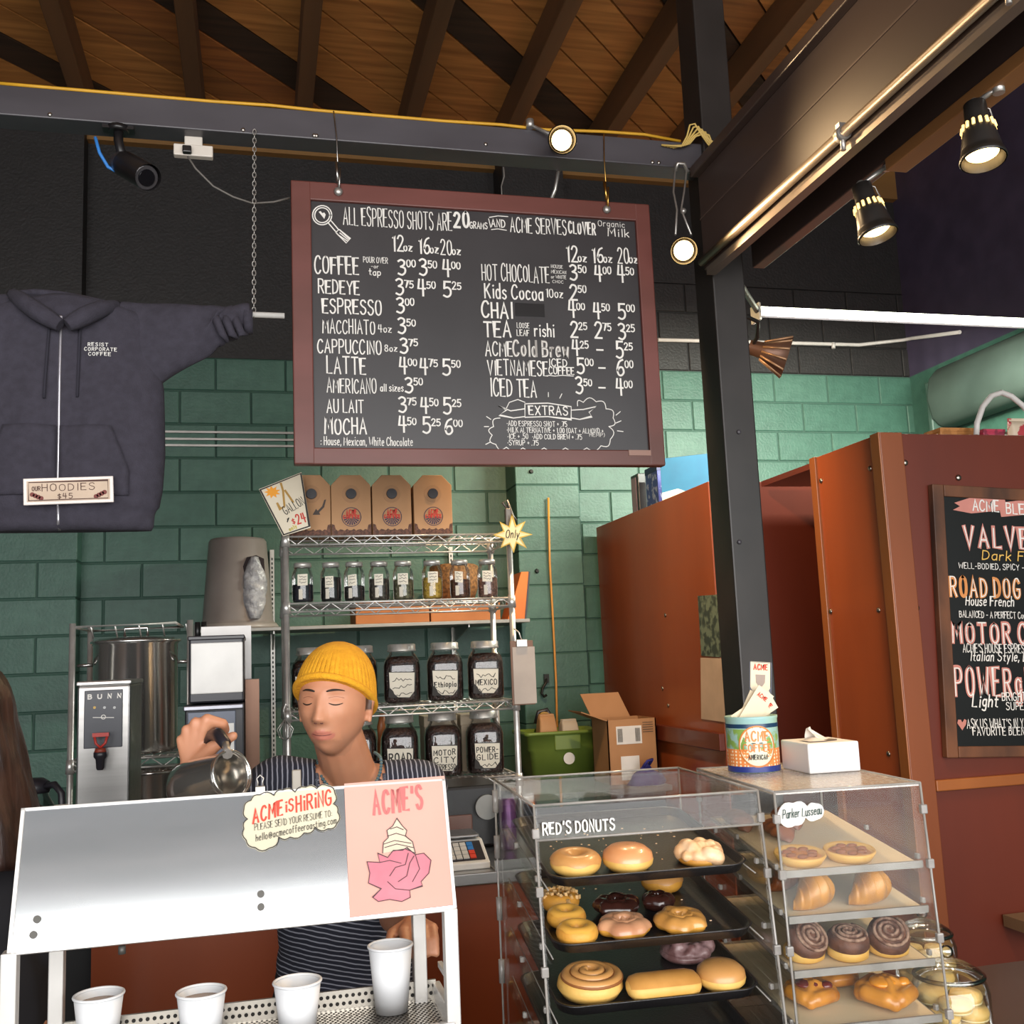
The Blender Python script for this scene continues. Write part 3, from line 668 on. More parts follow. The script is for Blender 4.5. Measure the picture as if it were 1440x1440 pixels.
# ================================================================== MENU BOARD
MY = 3.48
bx0, bx1, bzb, bzt = .12, 1.448, 2.288, 3.295
mbd = thing('menu_board', 'large framed black menu board listing coffee drinks in white lettering', 'menu board', (bx0, MY, bzb))
redw = wood('red_stained_frame', '6E3A34', '54291F', .5, 4, (.3, 1, 1), .1)
fw = .068
wpart('frame_rail', MB().box(bx0, MY-.02, bzt-fw, bx1, MY+.02, bzt), redw, mbd, bevel=.004)
wpart('frame_rail', MB().box(bx0, MY-.02, bzb, bx1, MY+.02, bzb+fw*.85), redw, mbd, bevel=.004)
wpart('frame_stile', MB().box(bx0, MY-.021, bzb+.001, bx0+fw, MY+.019, bzt-.001), redw, mbd, bevel=.004)
wpart('frame_stile', MB().box(bx1-fw*.85, MY-.021, bzb+.001, bx1, MY+.019, bzt-.001), redw, mbd, bevel=.004)
slate = mat('chalkboard_black', '2A2729', .42, 0, '322F31', 3, bump=.03)
FYM = MY-.006
wpart('slate_panel', MB().box(bx0+fw-.01, FYM, bzb+fw*.8, bx1-fw*.8, MY+.012, bzt-fw+.01), slate, mbd)
chalk = mat('white_paint_marker', 'E6E2DC', .7); chalkg = mat('grey_chalk', 'A39D98', .8)
ff = planeY(FYM-.0012)
def pt(px, py): p = P(px, py, FYM); return p.x, p.z
def ln(s, x0, yb, x1, yt, wt=.13, **k):
    a = pt(x0, yb); b_ = pt(x1, yb); c_ = pt(x0, yt); b = MB(); e_ = pt(x1, yb)
    text(b, s, a[0], a[1], c_[1]-a[1], b_[0]-a[0], wt, ff, **k); return b
def row(items, m=chalk, name='menu_line'):
    for it in items: wpart('menu_lettering', ln(*it[:6], **(it[6] if len(it) > 6 else {})), m, mbd, fix=False)
def price(p, x, y, w=21, h=22):     # big digit then raised cents
    return [(p[0], x, y, x+w*.42, y-h, .12), (p[1:], x+w*.5, y-h*.48, x+w, y-h*.92, .17, dict(gap=1.4))]
row([('ALL ESPRESSO SHOTS ARE', 483, 316, 635, 291, .12), ('20', 639, 319, 659, 299, .18), ('GRAMS', 661, 321, 685, 312, .15), ('AND', 691, 319, 710, 309, .14), ('ACME SERVES', 718, 326, 796, 305, .12), ('CLOVER', 800, 328, 837, 312, .22)])
row([('Organic', 841, 318, 878, 310, .1), ('Milk', 855, 332, 884, 321, .12)], name='lettering')
oz = lambda x, y, n: [(n, x, y, x+15, y-22, .11), ('oz', x+16, y, x+27, y-12, .14)]
row(oz(552, 353, '12')+oz(589, 356, '16')+oz(620, 358, '20')+oz(797, 368, '12')+oz(833, 369, '16')+oz(869, 370, '20'))
L_ = [('COFFEE', 443, 384, 504, 360, ['300', '350', '400'], (560, 590, 623), 386), ('REDEYE', 448, 412, 505, 393, ['375', '450', '525'], (557, 588, 624), 415), ('ESPRESSO', 454, 440, 536, 420, ['300'], (558,), 440), ('MACCHIATO', 454, 468, 527, 449, ['350'], (560,), 469), ('CAPPUCCINO', 447, 496, 536, 477, ['375'], (563,), 497),
      ('LATTE', 460, 525, 514, 502, ['400', '475', '550'], (562, 591, 623), 525), ('AMERICANO', 460, 552, 529, 532, ['350'], (570,), 552), ('AU LAIT', 460, 580, 511, 562, ['375', '450', '525'], (561, 592, 624), 580), ('MOCHA', 457, 610, 515, 588, ['450', '525', '600'], (561, 595, 626), 608)]
for s_, x0_, yb, x1_, yt, ps_, xs, yp in L_:
    it = [(s_, x0_, yb, x1_, yt, .12)]
    for i, (p_, x_) in enumerate(zip(ps_, xs)): it += price(p_, x_, yp+i*1.2, 24)
    row(it)
row([('POUR OVER', 511, 369, 545, 361, .13), ('-or', 522, 377, 532, 372, .14), ('tap', 519, 387, 535, 378, .14), ('4oz', 532, 467, 550, 457, .13), ('8oz', 541, 494, 558, 485, .14), ('all sizes', 535, 550, 567, 540, .13)], name='lettering')
row([(': House, Mexican, White Chocolate', 451, 626, 580, 614, .13)])
R_ = [('HOT CHOCOLATE', 678, 394, 772, 371, ['350', '400', '450'], (802, 837, 869), 394), ('Kids Cocoa', 682, 419, 763, 399, ['250'], (802,), 422), ('CHAI', 678, 446, 720, 424, ['400', '450', '500'], (800, 835, 870), 446), ('TEA', 681, 473, 718, 452, ['225', '275', '325'], (803, 837, 870), 474),
      ('ACME', 683, 500, 720, 480, ['425', '-', '525'], (805, 839, 867), 500), ('VIETNAMESE', 686, 527, 770, 506, ['500', '-', '600'], (812, 842, 868), 525), ('ICED TEA', 690, 557, 754, 533, ['350', '-', '400'], (810, 842, 867), 553)]
for s_, x0_, yb, x1_, yt, ps_, xs, yp in R_:
    it = [(s_, x0_, yb, x1_, yt, .12)]
    for i, (p_, x_) in enumerate(zip(ps_, xs)): it += price(p_, x_, yp+i*1.4, 22) if p_ != '-' else [('-', x_, yp, x_+9, yp-16, .14)]
    row(it)
row([('HOUSE', 775, 377, 791, 372.5, .13), ('MEXICAN', 775, 384.5, 796, 380, .13), ('or WHITE', 775, 391.5, 796, 387, .13), ('CHOC', 777, 398, 792, 394, .13), ('10oz', 768, 418, 791, 406, .12), ('LOOSE', 727, 461, 744, 454, .13), ('LEAF', 727, 472, 744, 464, .13), ('rishi', 752, 473, 779, 455, .12), ('ICED', 772, 515, 797, 505, .14), ('COFFEE', 772, 526, 807, 516, .14)], name='lettering')
b = ln('Cold Brew', 722, 500, 799, 478, .2); wpart('menu_line', b, chalkg, mbd, fix=False)
q = ln('Cold Brew', 722, 500, 799, 478, .07); wpart('menu_line', q, chalk, mbd, fix=False)
def strokes(name, lst, m=chalk, wd=.004, root=None, f=None, fn=pt):
    b = MB()
    for pl in lst: stroke(b, [fn(*p) for p in pl], wd, f or ff)
    return wpart(name, b, m, root or mbd, fix=False)
def wav(pts, n=10): return pts
# portafilter drawing, banner and cloud
strokes('portafilter_drawing', [circ(453, 303, 13.5, 22), circ(453, 303, 10.5, 22), [(461, 313), (473, 327)], [(465, 310), (476, 323)], [(472, 327), (487, 342), (492, 336), (477, 323), (472, 327)], [(476, 331), (488, 339)], [(478, 328), (489, 337)]])
b = MB(); b.add([ff(*pt(x, y)) for x, y in ((448, 298), (451, 297), (453, 300), (456, 299), (458, 302), (456, 308))], [(0, 1, 2, 3, 4, 5)]); wpart('portafilter_heart', b, chalk, mbd, fix=False)
strokes('banner_drawing', [[(688, 306), (700, 304), (714, 305)], [(691, 323), (700, 322), (712, 324)], [(687, 308), (690, 320)], [(771, 528), (780, 529), (790, 528), (806, 529)]], wd=.003)
strokes('extras_banner', [[(738, 568), (770, 567), (803, 572), (803, 590), (770, 586), (738, 587), (738, 568)], [(738, 575), (718, 578), (701, 571), (712, 577), (702, 584), (722, 588), (738, 586)], [(803, 577), (820, 576), (838, 572), (828, 580), (832, 586), (815, 590), (803, 588)]])
row([('EXTRAS', 744, 583, 798, 571, .14)])
bumps = []
cl = [(703, 588), (694, 600), (692, 612), (697, 625), (712, 629), (735, 630), (765, 630), (795, 630), (825, 630), (845, 627), (858, 618), (856, 600), (862, 588), (852, 575), (838, 565), (820, 566), (812, 571)]
for a_, c_ in zip(cl, cl[1:]):
    mx_, my_ = (a_[0]+c_[0])/2, (a_[1]+c_[1])/2; dx, dy = c_[0]-a_[0], c_[1]-a_[1]; nx, ny = -dy, dx
    sgn = 1 if (nx*(mx_-775)+ny*(my_-600)) > 0 else -1; L2 = math.hypot(dx, dy) or 1
    bumps.append([(a_[0]+dx*t+sgn*nx/L2*6*math.sin(math.pi*t), a_[1]+dy*t+sgn*ny/L2*6*math.sin(math.pi*t)) for t in [k/6 for k in range(7)]])
bumps += [[(711, 576), (716, 566), (728, 562), (738, 566)], [(748, 558), (747, 553)], [(771, 558), (771, 552)], [(787, 560), (790, 554)], [(866, 595), (873, 592)], [(868, 606), (876, 607)], [(866, 584), (872, 579)], [(690, 590), (684, 586)], [(687, 600), (681, 600)], [(689, 622), (683, 625)]]
strokes('cloud_outline', bumps, wd=.003)
row([('*ADD ESPRESSO SHOT + .75', 712, 599, 797, 592, .13), ('*MILK ALTERNATIVE + 1.00 (OAT + ALMOND +', 712, 608, 848, 601, .13), ('HEMP)', 829, 614, 850, 609, .13), ('*ICE + .50  *ADD COLD BREW + .75', 713, 617, 818, 610, .13), ('*SYRUP + .75', 713, 626, 757, 619, .13)])
a_, c_ = pt(724, 426), pt(766, 446)
wpart('tape_patch', MB().box(a_[0], FYM-.002, c_[1], c_[0], FYM, a_[1]), mat('black_tape', '1A1819', .3), mbd)
p0 = P(884, 636, MY-.02); wpart('tape_strip', MB().box(p0.x-.0, MY-.023, p0.z-.012, p0.x+.085, MY-.02, p0.z+.008), mat('brown_tape', '8A6353', .3), mbd)
for px in (476, 854):
    p = P(px, 270 if px < 600 else 296, MY-.03); wpart('eye_bolt', MB().ell((p.x, MY-.026, bzt-.035), .016, .012, .016, 12, 8), chrome, mbd)
    tw = thing('hanging_wire', 'thin steel wire holding up the %s corner of the menu board' % ('portafilter drawing' if px < 600 else 'Organic Milk'), 'wire', (p.x, MY-.03, bzt-.03), 0)
    wpart('wire', MB().tube([(p.x-.012 if px < 600 else p.x+.002, BY0-.004, 3.556), (p.x-.003, BY0-.006, 3.45), (p.x, MY-.034, bzt-.03)], .0022, 5), mat('brass_wire' if px > 600 else 'steel_wire', 'C79B52' if px > 600 else 'B9B6B2', .3, 1), tw)
    wpart('ferrule', MB().tube([(p.x-.006, MY-.034, bzt+.07), (p.x-.002, MY-.034, bzt+.0)], .006, 6).tube([(p.x+.008, MY-.034, bzt+.05), (p.x+.002, MY-.034, bzt-.03)], .003, 6), mat('brass_wire' if px > 600 else 'steel_wire', 'C79B52'), tw)
pw = P(706, 272, 3.5)
tag(obj('dangling_wire', MB().tube([P(708, 235, 3.5), P(709, 248, 3.51), P(705, 262, 3.51), (pw.x, 3.502, bzt-.01)], .0028, 5), mat('grey_cord', '6A6560'), None, org=P(708, 250, 3.5)), 'loose grey wire running behind the top of the menu board', 'wire')
# ================================================================== KIOSK CHALKBOARD
CY = 3.38-.0295
kb = thing('blend_board', 'black chalk board of coffee blends in a burnt wood frame on the kiosk', 'chalkboard', (2.495, CY, 2.2)); kb.rotation_euler = (0, R(2.9), 0); KB_ = MX.Rotation(R(-2.9), 3, 'Y')
burnt = wood('burnt_frame', '7A4A2C', '2C1B14', .6, 6, (1, 1, .4), 0)
x0, x1, z0, z1 = 2.474, 3.25, 1.19, 2.2
for nm, bb in (('frame_stile', (x0, z0, x0+.048, z1)), ('frame_stile', (x1-.05, z0, x1, z1)), ('frame_rail', (x0+.05, z1-.045, x1-.05, z1)), ('frame_rail', (x0+.05, z0, x1-.05, z0+.04))):
    wpart(nm, MB().box(bb[0], CY, bb[1], bb[2], CY+.028, bb[3]), burnt, kb, bevel=.003)
wpart('slate_panel', MB().box(x0+.04, CY+.008, z0+.03, x1-.04, CY+.026, z1-.035), mat('kiosk_slate', '121112', .35), kb)
KF = CY+.0065; kf = planeY(KF)
def pk_(px, py): q = KB_ @ (P(px, py, KF)-V((2.495, KF, 2.2))); return q.x+2.495, q.z+2.2
cpink = mat('pink_chalk', 'C98478', .8); cwarm = mat('orange_chalk', 'D08A50', .8); cyel = mat('yellow_chalk', 'E0B45C', .8)
def kl(s, x0_, yb, x1_, yt, wt, m, name='lettering', **k):
    a = pk_(x0_, yb); c_ = pk_(x1_, yb); d_ = pk_(x0_, yt); b = MB(); text(b, s, a[0], a[1], d_[1]-a[1], c_[0]-a[0], wt, kf, **k); return wpart(name, b, m, kb, fix=False)
bn = MB(); bn.add([kf(*pk_(x, y)) for x, y in ((1342, 707), (1364, 700), (1412, 697), (1414, 706), (1440, 703), (1470, 704), (1470, 724), (1440, 724), (1408, 727), (1406, 718), (1366, 722), (1340, 717), (1350, 712))], [tuple(range(13))]); wpart('banner', bn, cpink, kb, fix=False)
kf_ = kf; kf = planeY(KF-.001)
kl('ACME', 1368, 718, 1404, 703, .13, chalk); kl('BLENDS', 1415, 722, 1468, 708, .13, chalk)
for s_, a1, a2, a3, a4, m in (('VALVE JOB', 1357, 768, 1505, 740, cpink), ('ROAD DOG', 1337, 838, 1434, 812, cwarm), ('MOTOR City ESP', 1340, 903, 1530, 876, cpink), ('POWERglide', 1344, 978, 1480, 940, cpink)):
    kf = planeY(KF); kl(s_, a1, a2, a3, a4, .22, m, jit=0)
    kf = planeY(KF-.001); kl(s_, a1, a2, a3, a4, .07, chalk, jit=0, gap=2.6+.09*18)
kl('Dark French', 1381, 787, 1490, 774, .12, cyel, slant=.1); kl('WELL-BODIED, SPICY - An A', 1348, 799, 1460, 791, .12, chalk)
kl('House French', 1358, 851, 1425, 838, .12, chalk, slant=.15); kl('BALANCED - A PERFECT Combo', 1349, 868, 1450, 859, .12, chalk)
kl("ACME'S HOUSE ESPRESSO", 1354, 917, 1450, 905, .12, chalk); kl('Italian Style, best', 1364, 929, 1460, 916, .12, chalk, slant=.2)
kl('Light', 1367, 994, 1402, 977, .13, chalk, slant=.2); kl('BRIGHT &', 1409, 985, 1450, 974, .12, chalk); kl('SUPER S', 1415, 998, 1455, 988, .12, chalk)
kl("ASK US WHAT'S IN YOUR", 1360, 1024, 1455, 1011, .12, chalk); kl('FAVORITE BLEND B', 1368, 1034, 1455, 1023, .12, chalk)
b = MB(); b.add([kf(*pk_(x, y)) for x, y in ((1353, 1027), (1346, 1017), (1347, 1012), (1351, 1012), (1353, 1016), (1356, 1011), (1359, 1013), (1358, 1019))], [tuple(range(8))]); wpart('heart', b, cpink, kb, fix=False)
# paper and magazine cover pinned to the partition (facing the barista side)
FX = 2.055
def side_sheet(name, label, cat, q, m, th=.004, deco=None):
    pts = [PX(x, y, FX) for x, y in q]; b = MB(); b.add([p for p in pts]+[p+V((th, 0, 0)) for p in pts], [(0, 1, 2, 3), (7, 6, 5, 4)]+[(i, (i+1) % 4, 4+(i+1) % 4, 4+i) for i in range(4)])
    return tag(obj(name, b, m, None, org=pts[3]), label, cat)
def poster_mat():
    m = mat('event_poster_print', '6E7C6A', .5, 0, '3B4640', 22, contrast=(.45, .55)); return m
side_sheet('event_poster', 'colourful event poster pinned above the blank paper on red partition', 'poster', ((981, 838), (1012, 836), (1018, 925), (986, 922)), poster_mat())
side_sheet('blank_paper', 'blank cream paper sheet pinned below the poster on red partition', 'paper', ((985, 925), (1018, 926), (1022, 1016), (986, 1011)), mat('cream_paper', 'C9AE97', .7))
# ================================================================== WIRE RACK AND JARS
def wire_rack(name, label, x0, x1, y0, y1, zb, zt, shelves, m, pr=.0125, foot=True):
    t = thing(name, label, 'shelf', ((x0+x1)/2, (y0+y1)/2, 0))
    for x in (x0, x1):
        for y in (y0, y1):
            p = wpart('rack_post', MB().cyl((x, y, 0), (x, y, zt), pr, n=12).cyl((x, y, 0), (x, y, .03), pr*1.6, n=10), m, t)
    for z in shelves:
        b = MB(); hgt = .032
        for y in (y0, y1):
            b.cyl((x0, y, z), (x1, y, z), .0045, n=6); b.cyl((x0, y, z-hgt), (x1, y, z-hgt), .0045, n=6)
            n = int((x1-x0)/.042); pts = [(x0+(x1-x0)*i/n, y, z-(hgt if i % 2 else 0)) for i in range(n+1)]; b.tube(pts, .003, 5)
        for x in (x0, x1):
            b.cyl((x, y0, z), (x, y1, z), .0045, n=6); b.cyl((x, y0, z-hgt), (x, y1, z-hgt), .0045, n=6)
            n = 8; b.tube([(x, y0+(y1-y0)*i/n, z-(hgt if i % 2 else 0)) for i in range(n+1)], .003, 5)
        s = wpart('wire_shelf', b, m, t)
        b = MB(); n = int((x1-x0)/.026)
        for i in range(1, n): b.cyl((x0+(x1-x0)*i/n, y0, z+.003), (x0+(x1-x0)*i/n, y1, z+.003), .002, n=4)
        for k in (.33, .66): b.cyl((x0, y0+(y1-y0)*k, z-.003), (x1, y0+(y1-y0)*k, z-.003), .004, n=5)
        b.v = [p-V(t.location) for p in b.v]; obj('shelf_wires', b, m, s)
        for x in (x0, x1):
            for y in (y0, y1): b = MB(); b.cyl((x, y, z-.04), (x, y, z+.008), pr*1.45, pr*1.25, 12); b.v = [p-V(t.location) for p in b.v]; obj('collar', b, m, s)
    return t
RX0, RX1, RY0, RY1 = .105, 1.005, 4.1, 4.46
SZ = [2.122, 1.86, 1.447, 1.153]
chr2 = mat('chrome_wire', 'D2CFCB', .34, .7, 'BFBCB8', 20)
wire_rack('wire_rack', 'chrome wire rack with zigzag shelf edges holding jars and carry boxes', RX0, RX1, RY0, RY1, 0, 2.15, SZ, chr2)
jarglass = glassmat('jar_glass', (.97, .98, .98), .7, .03, .035)
lidm = mat('zinc_lid', 'C9C6C0', .38, .6, 'B3AFA8', 30)
paper = mat('label_paper', 'DDD5C4', .75); inkm = mat('black_ink', '2A2624', .7)
def scrib(b, x, z, w_, h_, f, wt):
    n = 9; stroke(b, [(x+w_*i/n, z+h_*random.uniform(.0, 1)) for i in range(n+1)], wt, f)
def mason(label, x, y, z, cm_, fill, tilt_):
    t = thing('mason_jar', label, 'jar', (x, y, z), R(tilt_), 'mason jars on the second rack shelf'); s = .93
    g = [(.036, .0), (.044, .006), (.045, .02), (.045, .115), (.041, .132), (.034, .145), (.034, .166)]
    obj('glass', MB().lathe([(a*s, c_*s) for a, c_ in g], 24, caps=False), jarglass, t)
    obj('contents', MB().lathe([(.002, .004), (.04*s, .006), (.0425*s, .02), (.0425*s, fill), (.03*s, fill+.004), (.002, fill+.006)], 20, caps=False), cm_, t)
    obj('lid', MB().lathe([(.002, .170*s), (.033*s, .170*s), (.037*s, .168*s), (.037*s, .150*s), (.034*s, .150*s)], 24, caps=False), lidm, t)
    b = MB(); rr = .0462*s; w_ = random.uniform(.36, .5); z0_ = .055+random.uniform(0, .012); tl = random.uniform(-.15, .15)
    b.sheet(lambda u, v: (rr*math.sin((u-.5)*2*w_), -rr*math.cos((u-.5)*2*w_), z0_+v*.045+tl*(u-.5)*.04), 8, 2); lb = obj('paper_label', b, paper, t)
    b = MB(); lf = lambda u, v: ((rr+.0008)*math.sin(u), -(rr+.0008)*math.cos(u), v+tl*u*.04)
    for k in range(3): scrib(b, -w_*.7, z0_+.008+k*.012, w_*1.4, .008, lf, .0022)
    lbt = obj('handwriting', b, inkm, lb, fix=False)
    b = MB(); b.sheet(lambda u, v: (rr*1.004*math.sin((u-.75)*.35-.1), -rr*1.004*math.cos((u-.75)*.35-.1), .012+v*.04), 4, 2); obj('price_tag', b, mat('tag_paper', 'CFC7B8', .7), t)
    return t
def cont(n, a, c_): return mat(n, a, .85, 0, c_, 90, contrast=(.42, .58), bump=.6)
jl = [(426, 'navy_tea', '1E1F2C', '12131C', 'of dark navy tea beside the rack post', .07), (466, 'black_tea', '171415', '0D0B0B', 'of jet black tea with tilted label', .095), (499, 'dark_leaf_tea', '2B2523', '171311', 'of dark leaf tea, between the black tea jar and the grey herb jar', .06),
      (534, 'grey_herb_tea', '4A4338', '2C2822', 'of grey brown herbs with wide label', .085), (568, 'pale_green_tea', '6E6A4E', '4A4734', 'of pale green tea', .08), (609, 'yellow_chamomile', 'B8983C', '8F7426', 'of yellow chamomile', .085), (648, 'brown_rooibos', '5A3423', '3A2116', 'of red brown tea', .075), (687, 'rose_brown_tea', '7C5A4C', '553A30', 'of rosy brown tea at the end of the row', .08)]
for px, nm, a, c_, lab, fl_ in jl:
    p = P(px, 846, RY0+.06); mason('quart jar '+lab, p.x, RY0+.065, SZ[1]+.0055, cont(nm, a, c_), fl_, random.uniform(-8, 8)-10)
bean = mat('roasted_beans', '3A211A', .35, 0, '160D0B', 120, contrast=(.4, .6), bump=1.0, bscale=110)
def bigjar(label, x, y, z, lines, tw=0, hs=1.0):
    t = thing('bean_jar', label, 'jar', (x, y, z), R(tw), 'large bean jars on the rack'); s = 1
    g = [(.062, 0), (.070, .006), (.0735, .02), (.0735, .15), (.068, .175), (.052, .198), (.049, .205), (.049, .225)]
    g = [(a, c_*hs) for a, c_ in g]
    obj('glass', MB().lathe(g, 40, sq=4.2, caps=False), jarglass, t)
    obj('contents', MB().lathe([(.002, .006), (.066, .008), (.0705, .022), (.0705, .152*hs), (.064, .174*hs), (.05, .188*hs), (.002, .190*hs)], 32, sq=4.2, caps=False), bean, t)
    obj('lid', MB().lathe([(.002, .238*hs), (.05, .238*hs), (.056, .235*hs), (.056, .217*hs), (.058, .214*hs), (.058, .208*hs), (.05, .208*hs)], 32, caps=False), lidm, t)
    yf = -.0735-.0008; f = lambda u, v: (u, yf-.0012, v)
    lb = obj('paper_label', MB().prism([(-.052, .03), (.03, .026), (.05, .05), (.053, .125), (-.05, .128), (-.048, .06)], lambda u, v, d_: (u, d_, v), yf-.001, yf+.004), paper, t)
    b = MB()
    stroke(b, [(-.052, .03), (.03, .026), (.05, .05), (.053, .125), (-.05, .128), (-.048, .06), (-.052, .03)], .0025, f)
    n = len(lines)
    for i, s_ in enumerate(lines):
        zz = .118-(i+1)*(.085/n)
        if s_ == '~': scrib(b, -.036, zz, .075, .075/n*.7, f, .0025)
        else: text(b, s_, -.042, zz, .085/n*.72, .085, .17, f, jit=.6)
    obj('lettering', b, inkm, lb, fix=False)
    # torn dark corner art and bean sprinkle
    b = MB(); b.prism([(-.052, .03), (-.015, .029), (-.03, .042), (-.035, .055), (-.05, .07)], lambda u, v, d_: (u, d_, v), yf-.0022, yf-.001); obj('label_art', b, inkm, lb)
    return t
for px, lab, ls in ((438, 'square bean jar on the third rack shelf beside the left chrome post', ('~', '~')), (506, 'square bean jar on the third rack shelf partly hidden by the yellow beanie', ('~', '~')), (567, 'square bean jar on the third rack shelf with bright glare on its label', ('~', '~', '~')), (628, 'square bean jar on the third rack shelf, second from its right end', ('~', 'Ethiopia', '~')), (685, 'square bean jar on the third rack shelf at its right end', ('~', 'MEXICO', '~'))):
    p = P(px, 970, RY0+.07); bigjar(lab, p.x, RY0+.09, SZ[2]+.0055, ls, random.uniform(-6, 6)-8)
for px, lab, ls in ((505, 'square bean jar on the lowest rack shelf behind the barista', ('~', '~')), (564, 'square bean jar on the lowest rack shelf beside the barista shoulder', ('ROAD', 'DOG')), (625, 'square bean jar labelled MOTOR CITY ESPRESSO', ('MOTOR', 'CITY', 'ESPRESSO')), (684, 'square bean jar labelled POWER-GLIDE', ('POWER-', 'GLIDE', '~'))):
    p = P(px, 1080, RY0+.07); bigjar(lab, p.x, RY0+.09, SZ[3]+.0055, ls, random.uniform(-5, 5)-8, 1.06)
# ---- carry boxes on top
kraft = mat('kraft_board', 'B58A62', .7, 0, 'A97E57', 6, bump=.05); brp = mat('bean_print', '6A4434', .7, 0, '4C2F24', 90, contrast=(.45, .55))
yb = RY0+.05
bxs = [(437, 'kraft carry box printed with a curved arrow'), (494.5, 'kraft carry box with a coffee emblem, beside the arrow box'), (552, 'kraft carry box with a coffee emblem, middle of the emblem boxes'), (610, 'kraft carry box with a coffee emblem, at the right end of the row')]
for i, (px, lab) in enumerate(bxs):
    p = P(px, 745, yb); zb_ = SZ[0]+.0055; t = thing('carry_box', lab, 'box', (p.x, yb, zb_), 0, 'coffee carry boxes on top of the rack')
    hw = .0795; po = [(-hw, 0), (hw, 0), (hw, .208), (hw*.5, .25), (-hw*.5, .25), (-hw, .208)]
    obj('box_body', MB().prism(po, lambda u, v, d_: (u, d_, v), 0, .2), kraft, t, bevel=.002)
    hp_ = [(-hw+.001, .001)]+[(hw-.001, .001), (hw-.001, .05), (hw-.012, .046), (hw-.016, .03)]+[(hw*.8-hw*1.6*k/14, .026+.004*math.sin(k*2.3)) for k in range(15)]+[(-hw+.016, .03), (-hw+.012, .046), (-hw+.001, .05)]
    obj('bean_border', MB().prism(hp_, lambda u, v, d_: (u, d_, v), -.0012, .0), brp, t)
    sx_ = .0 if i else .004
    obj('spout_cap', MB().cyl((sx_, -.012, .172), (sx_, .0, .172), .0205, .0215, 24), mat('black_plastic', '27252B', .35), t)
    obj('spout_ring', MB().cyl((sx_, -.0015, .172), (sx_, .0, .172), .036, .036, 28), mat('kraft_ring', 'A97F5A', .7), t)
    fb = lambda u, v: (u, -.0022, v)
    if i == 0:
        b = MB(); b.prism([(.055, .148), (.062, .150), (.054, .118), (.034, .098), (.038, .088), (.008, .088), (.022, .112), (.028, .104), (.046, .122)][::-1], lambda u, v, d_: (u, d_, v), -.0014, 0); obj('arrow_print', b, mat('grey_ink', '4A3F3A', .7), t)
    else:
        b = MB()
        for k in range(10):
            a0 = R(180+k*18); a1 = R(180+k*18+12); c0 = (.0, .078)
            b.prism([(c0[0]+.006*math.cos(a0), c0[1]+.006*math.sin(a0)), (c0[0]+.033*math.cos(a0), c0[1]+.033*math.sin(a0)), (c0[0]+.033*math.cos(a1), c0[1]+.033*math.sin(a1)), (c0[0]+.006*math.cos(a1), c0[1]+.006*math.sin(a1))], lambda u, v, d_: (u, d_, v), -.0012, 0)
        stroke(b, circ(0, .078, .038, 30), .003, fb)
        obj('emblem', b, mat('dark_violet_ink', '43344A', .7), t, label='round coffee emblem')
        b = MB(); text(b, 'ACME', -.02, .087, .02, .04, .28, fb); text(b, 'COFFEE', -.032, .072, .013, .064, .28, fb); obj('emblem_lettering', b, mat('red_ink', 'C8392E', .7), t, fix=False)
# gallon sign, leaning on the rack corner
gs = thing('gallon_sign', 'tilted hand drawn GALLON $24 card clipped to the rack corner', 'sign', P(415, 710, 4.055))
GY = 4.055; q4 = [P(x, y, GY) for x, y in ((398, 754), (437, 742), (424, 664), (364, 688))]
fp = lambda px, py: (P(px, py, GY).x, P(px, py, GY).z)
b = MB(); b.prism([(p.x, p.z) for p in q4], lambda u, v, d_: (u, d_, v), GY, GY+.006); wpart('card', b, mat('cream_card', 'D9CDB6', .5, 0, 'CFC3AB', 8), gs)
gf = planeY(GY-.001)
b = MB(); stroke(b, [(P(x, y, GY).x, P(x, y, GY).z) for x, y in ((399, 752), (435, 740), (423, 666), (366, 689), (399, 752))], .005, gf); 
o_ = fp(402, 724); d_ = V((P(430, 708, GY).x-o_[0], 0, P(430, 708, GY).z-o_[1])); an = math.atan2(d_.z, d_.x)
def rotf(o, an, Y): return lambda u, v: (o[0]+u*math.cos(an)-v*math.sin(an), Y, o[1]+u*math.sin(an)+v*math.cos(an))
text(b, 'GALLON', 0, 0, .034, .085, .12, rotf(o_, an, GY-.001)); stroke(b, [fp(x, y) for x, y in ((404, 730), (406, 728), (404, 734))], .004, gf)
wpart('lettering', b, inkm, gs, fix=False)
b = MB(); text(b, '24', 0, 0, .036, .034, .16, rotf(fp(419, 737), an*.6, GY-.001)); text(b, '$', 0, 0, .02, .01, .16, rotf(fp(412, 737), an*.6, GY-.001)); wpart('price_lettering', b, mat('red_ink', 'C8392E'), gs, fix=False)
b = MB(); c0 = fp(383, 692)
b.add([gf(c0[0]+(.032 if k % 2 else .018)*math.cos(k*math.pi/9), c0[1]+(.026 if k % 2 else .014)*math.sin(k*math.pi/9)) for k in range(18)], [tuple(range(18))]); wpart('sunburst', b, mat('orange_ink', 'F0A02C', .7), gs, fix=False)
b = MB(); stroke(b, [fp(x, y) for x, y in ((395, 680), (398, 690), (400, 712), (394, 716), (390, 708))], .008, gf); stroke(b, [fp(x, y) for x, y in ((401, 690), (408, 700), (412, 706))], .008, gf); wpart('drawing', b, mat('ochre_ink', 'B0873E', .7), gs, fix=False)
b = MB(); text(b, 'only', 0, 0, .014, .03, .2, rotf(fp(408, 747), an, GY-.001)); wpart('small_lettering', b, mat('yellow_ink', 'C4B43A', .7), gs, fix=False)
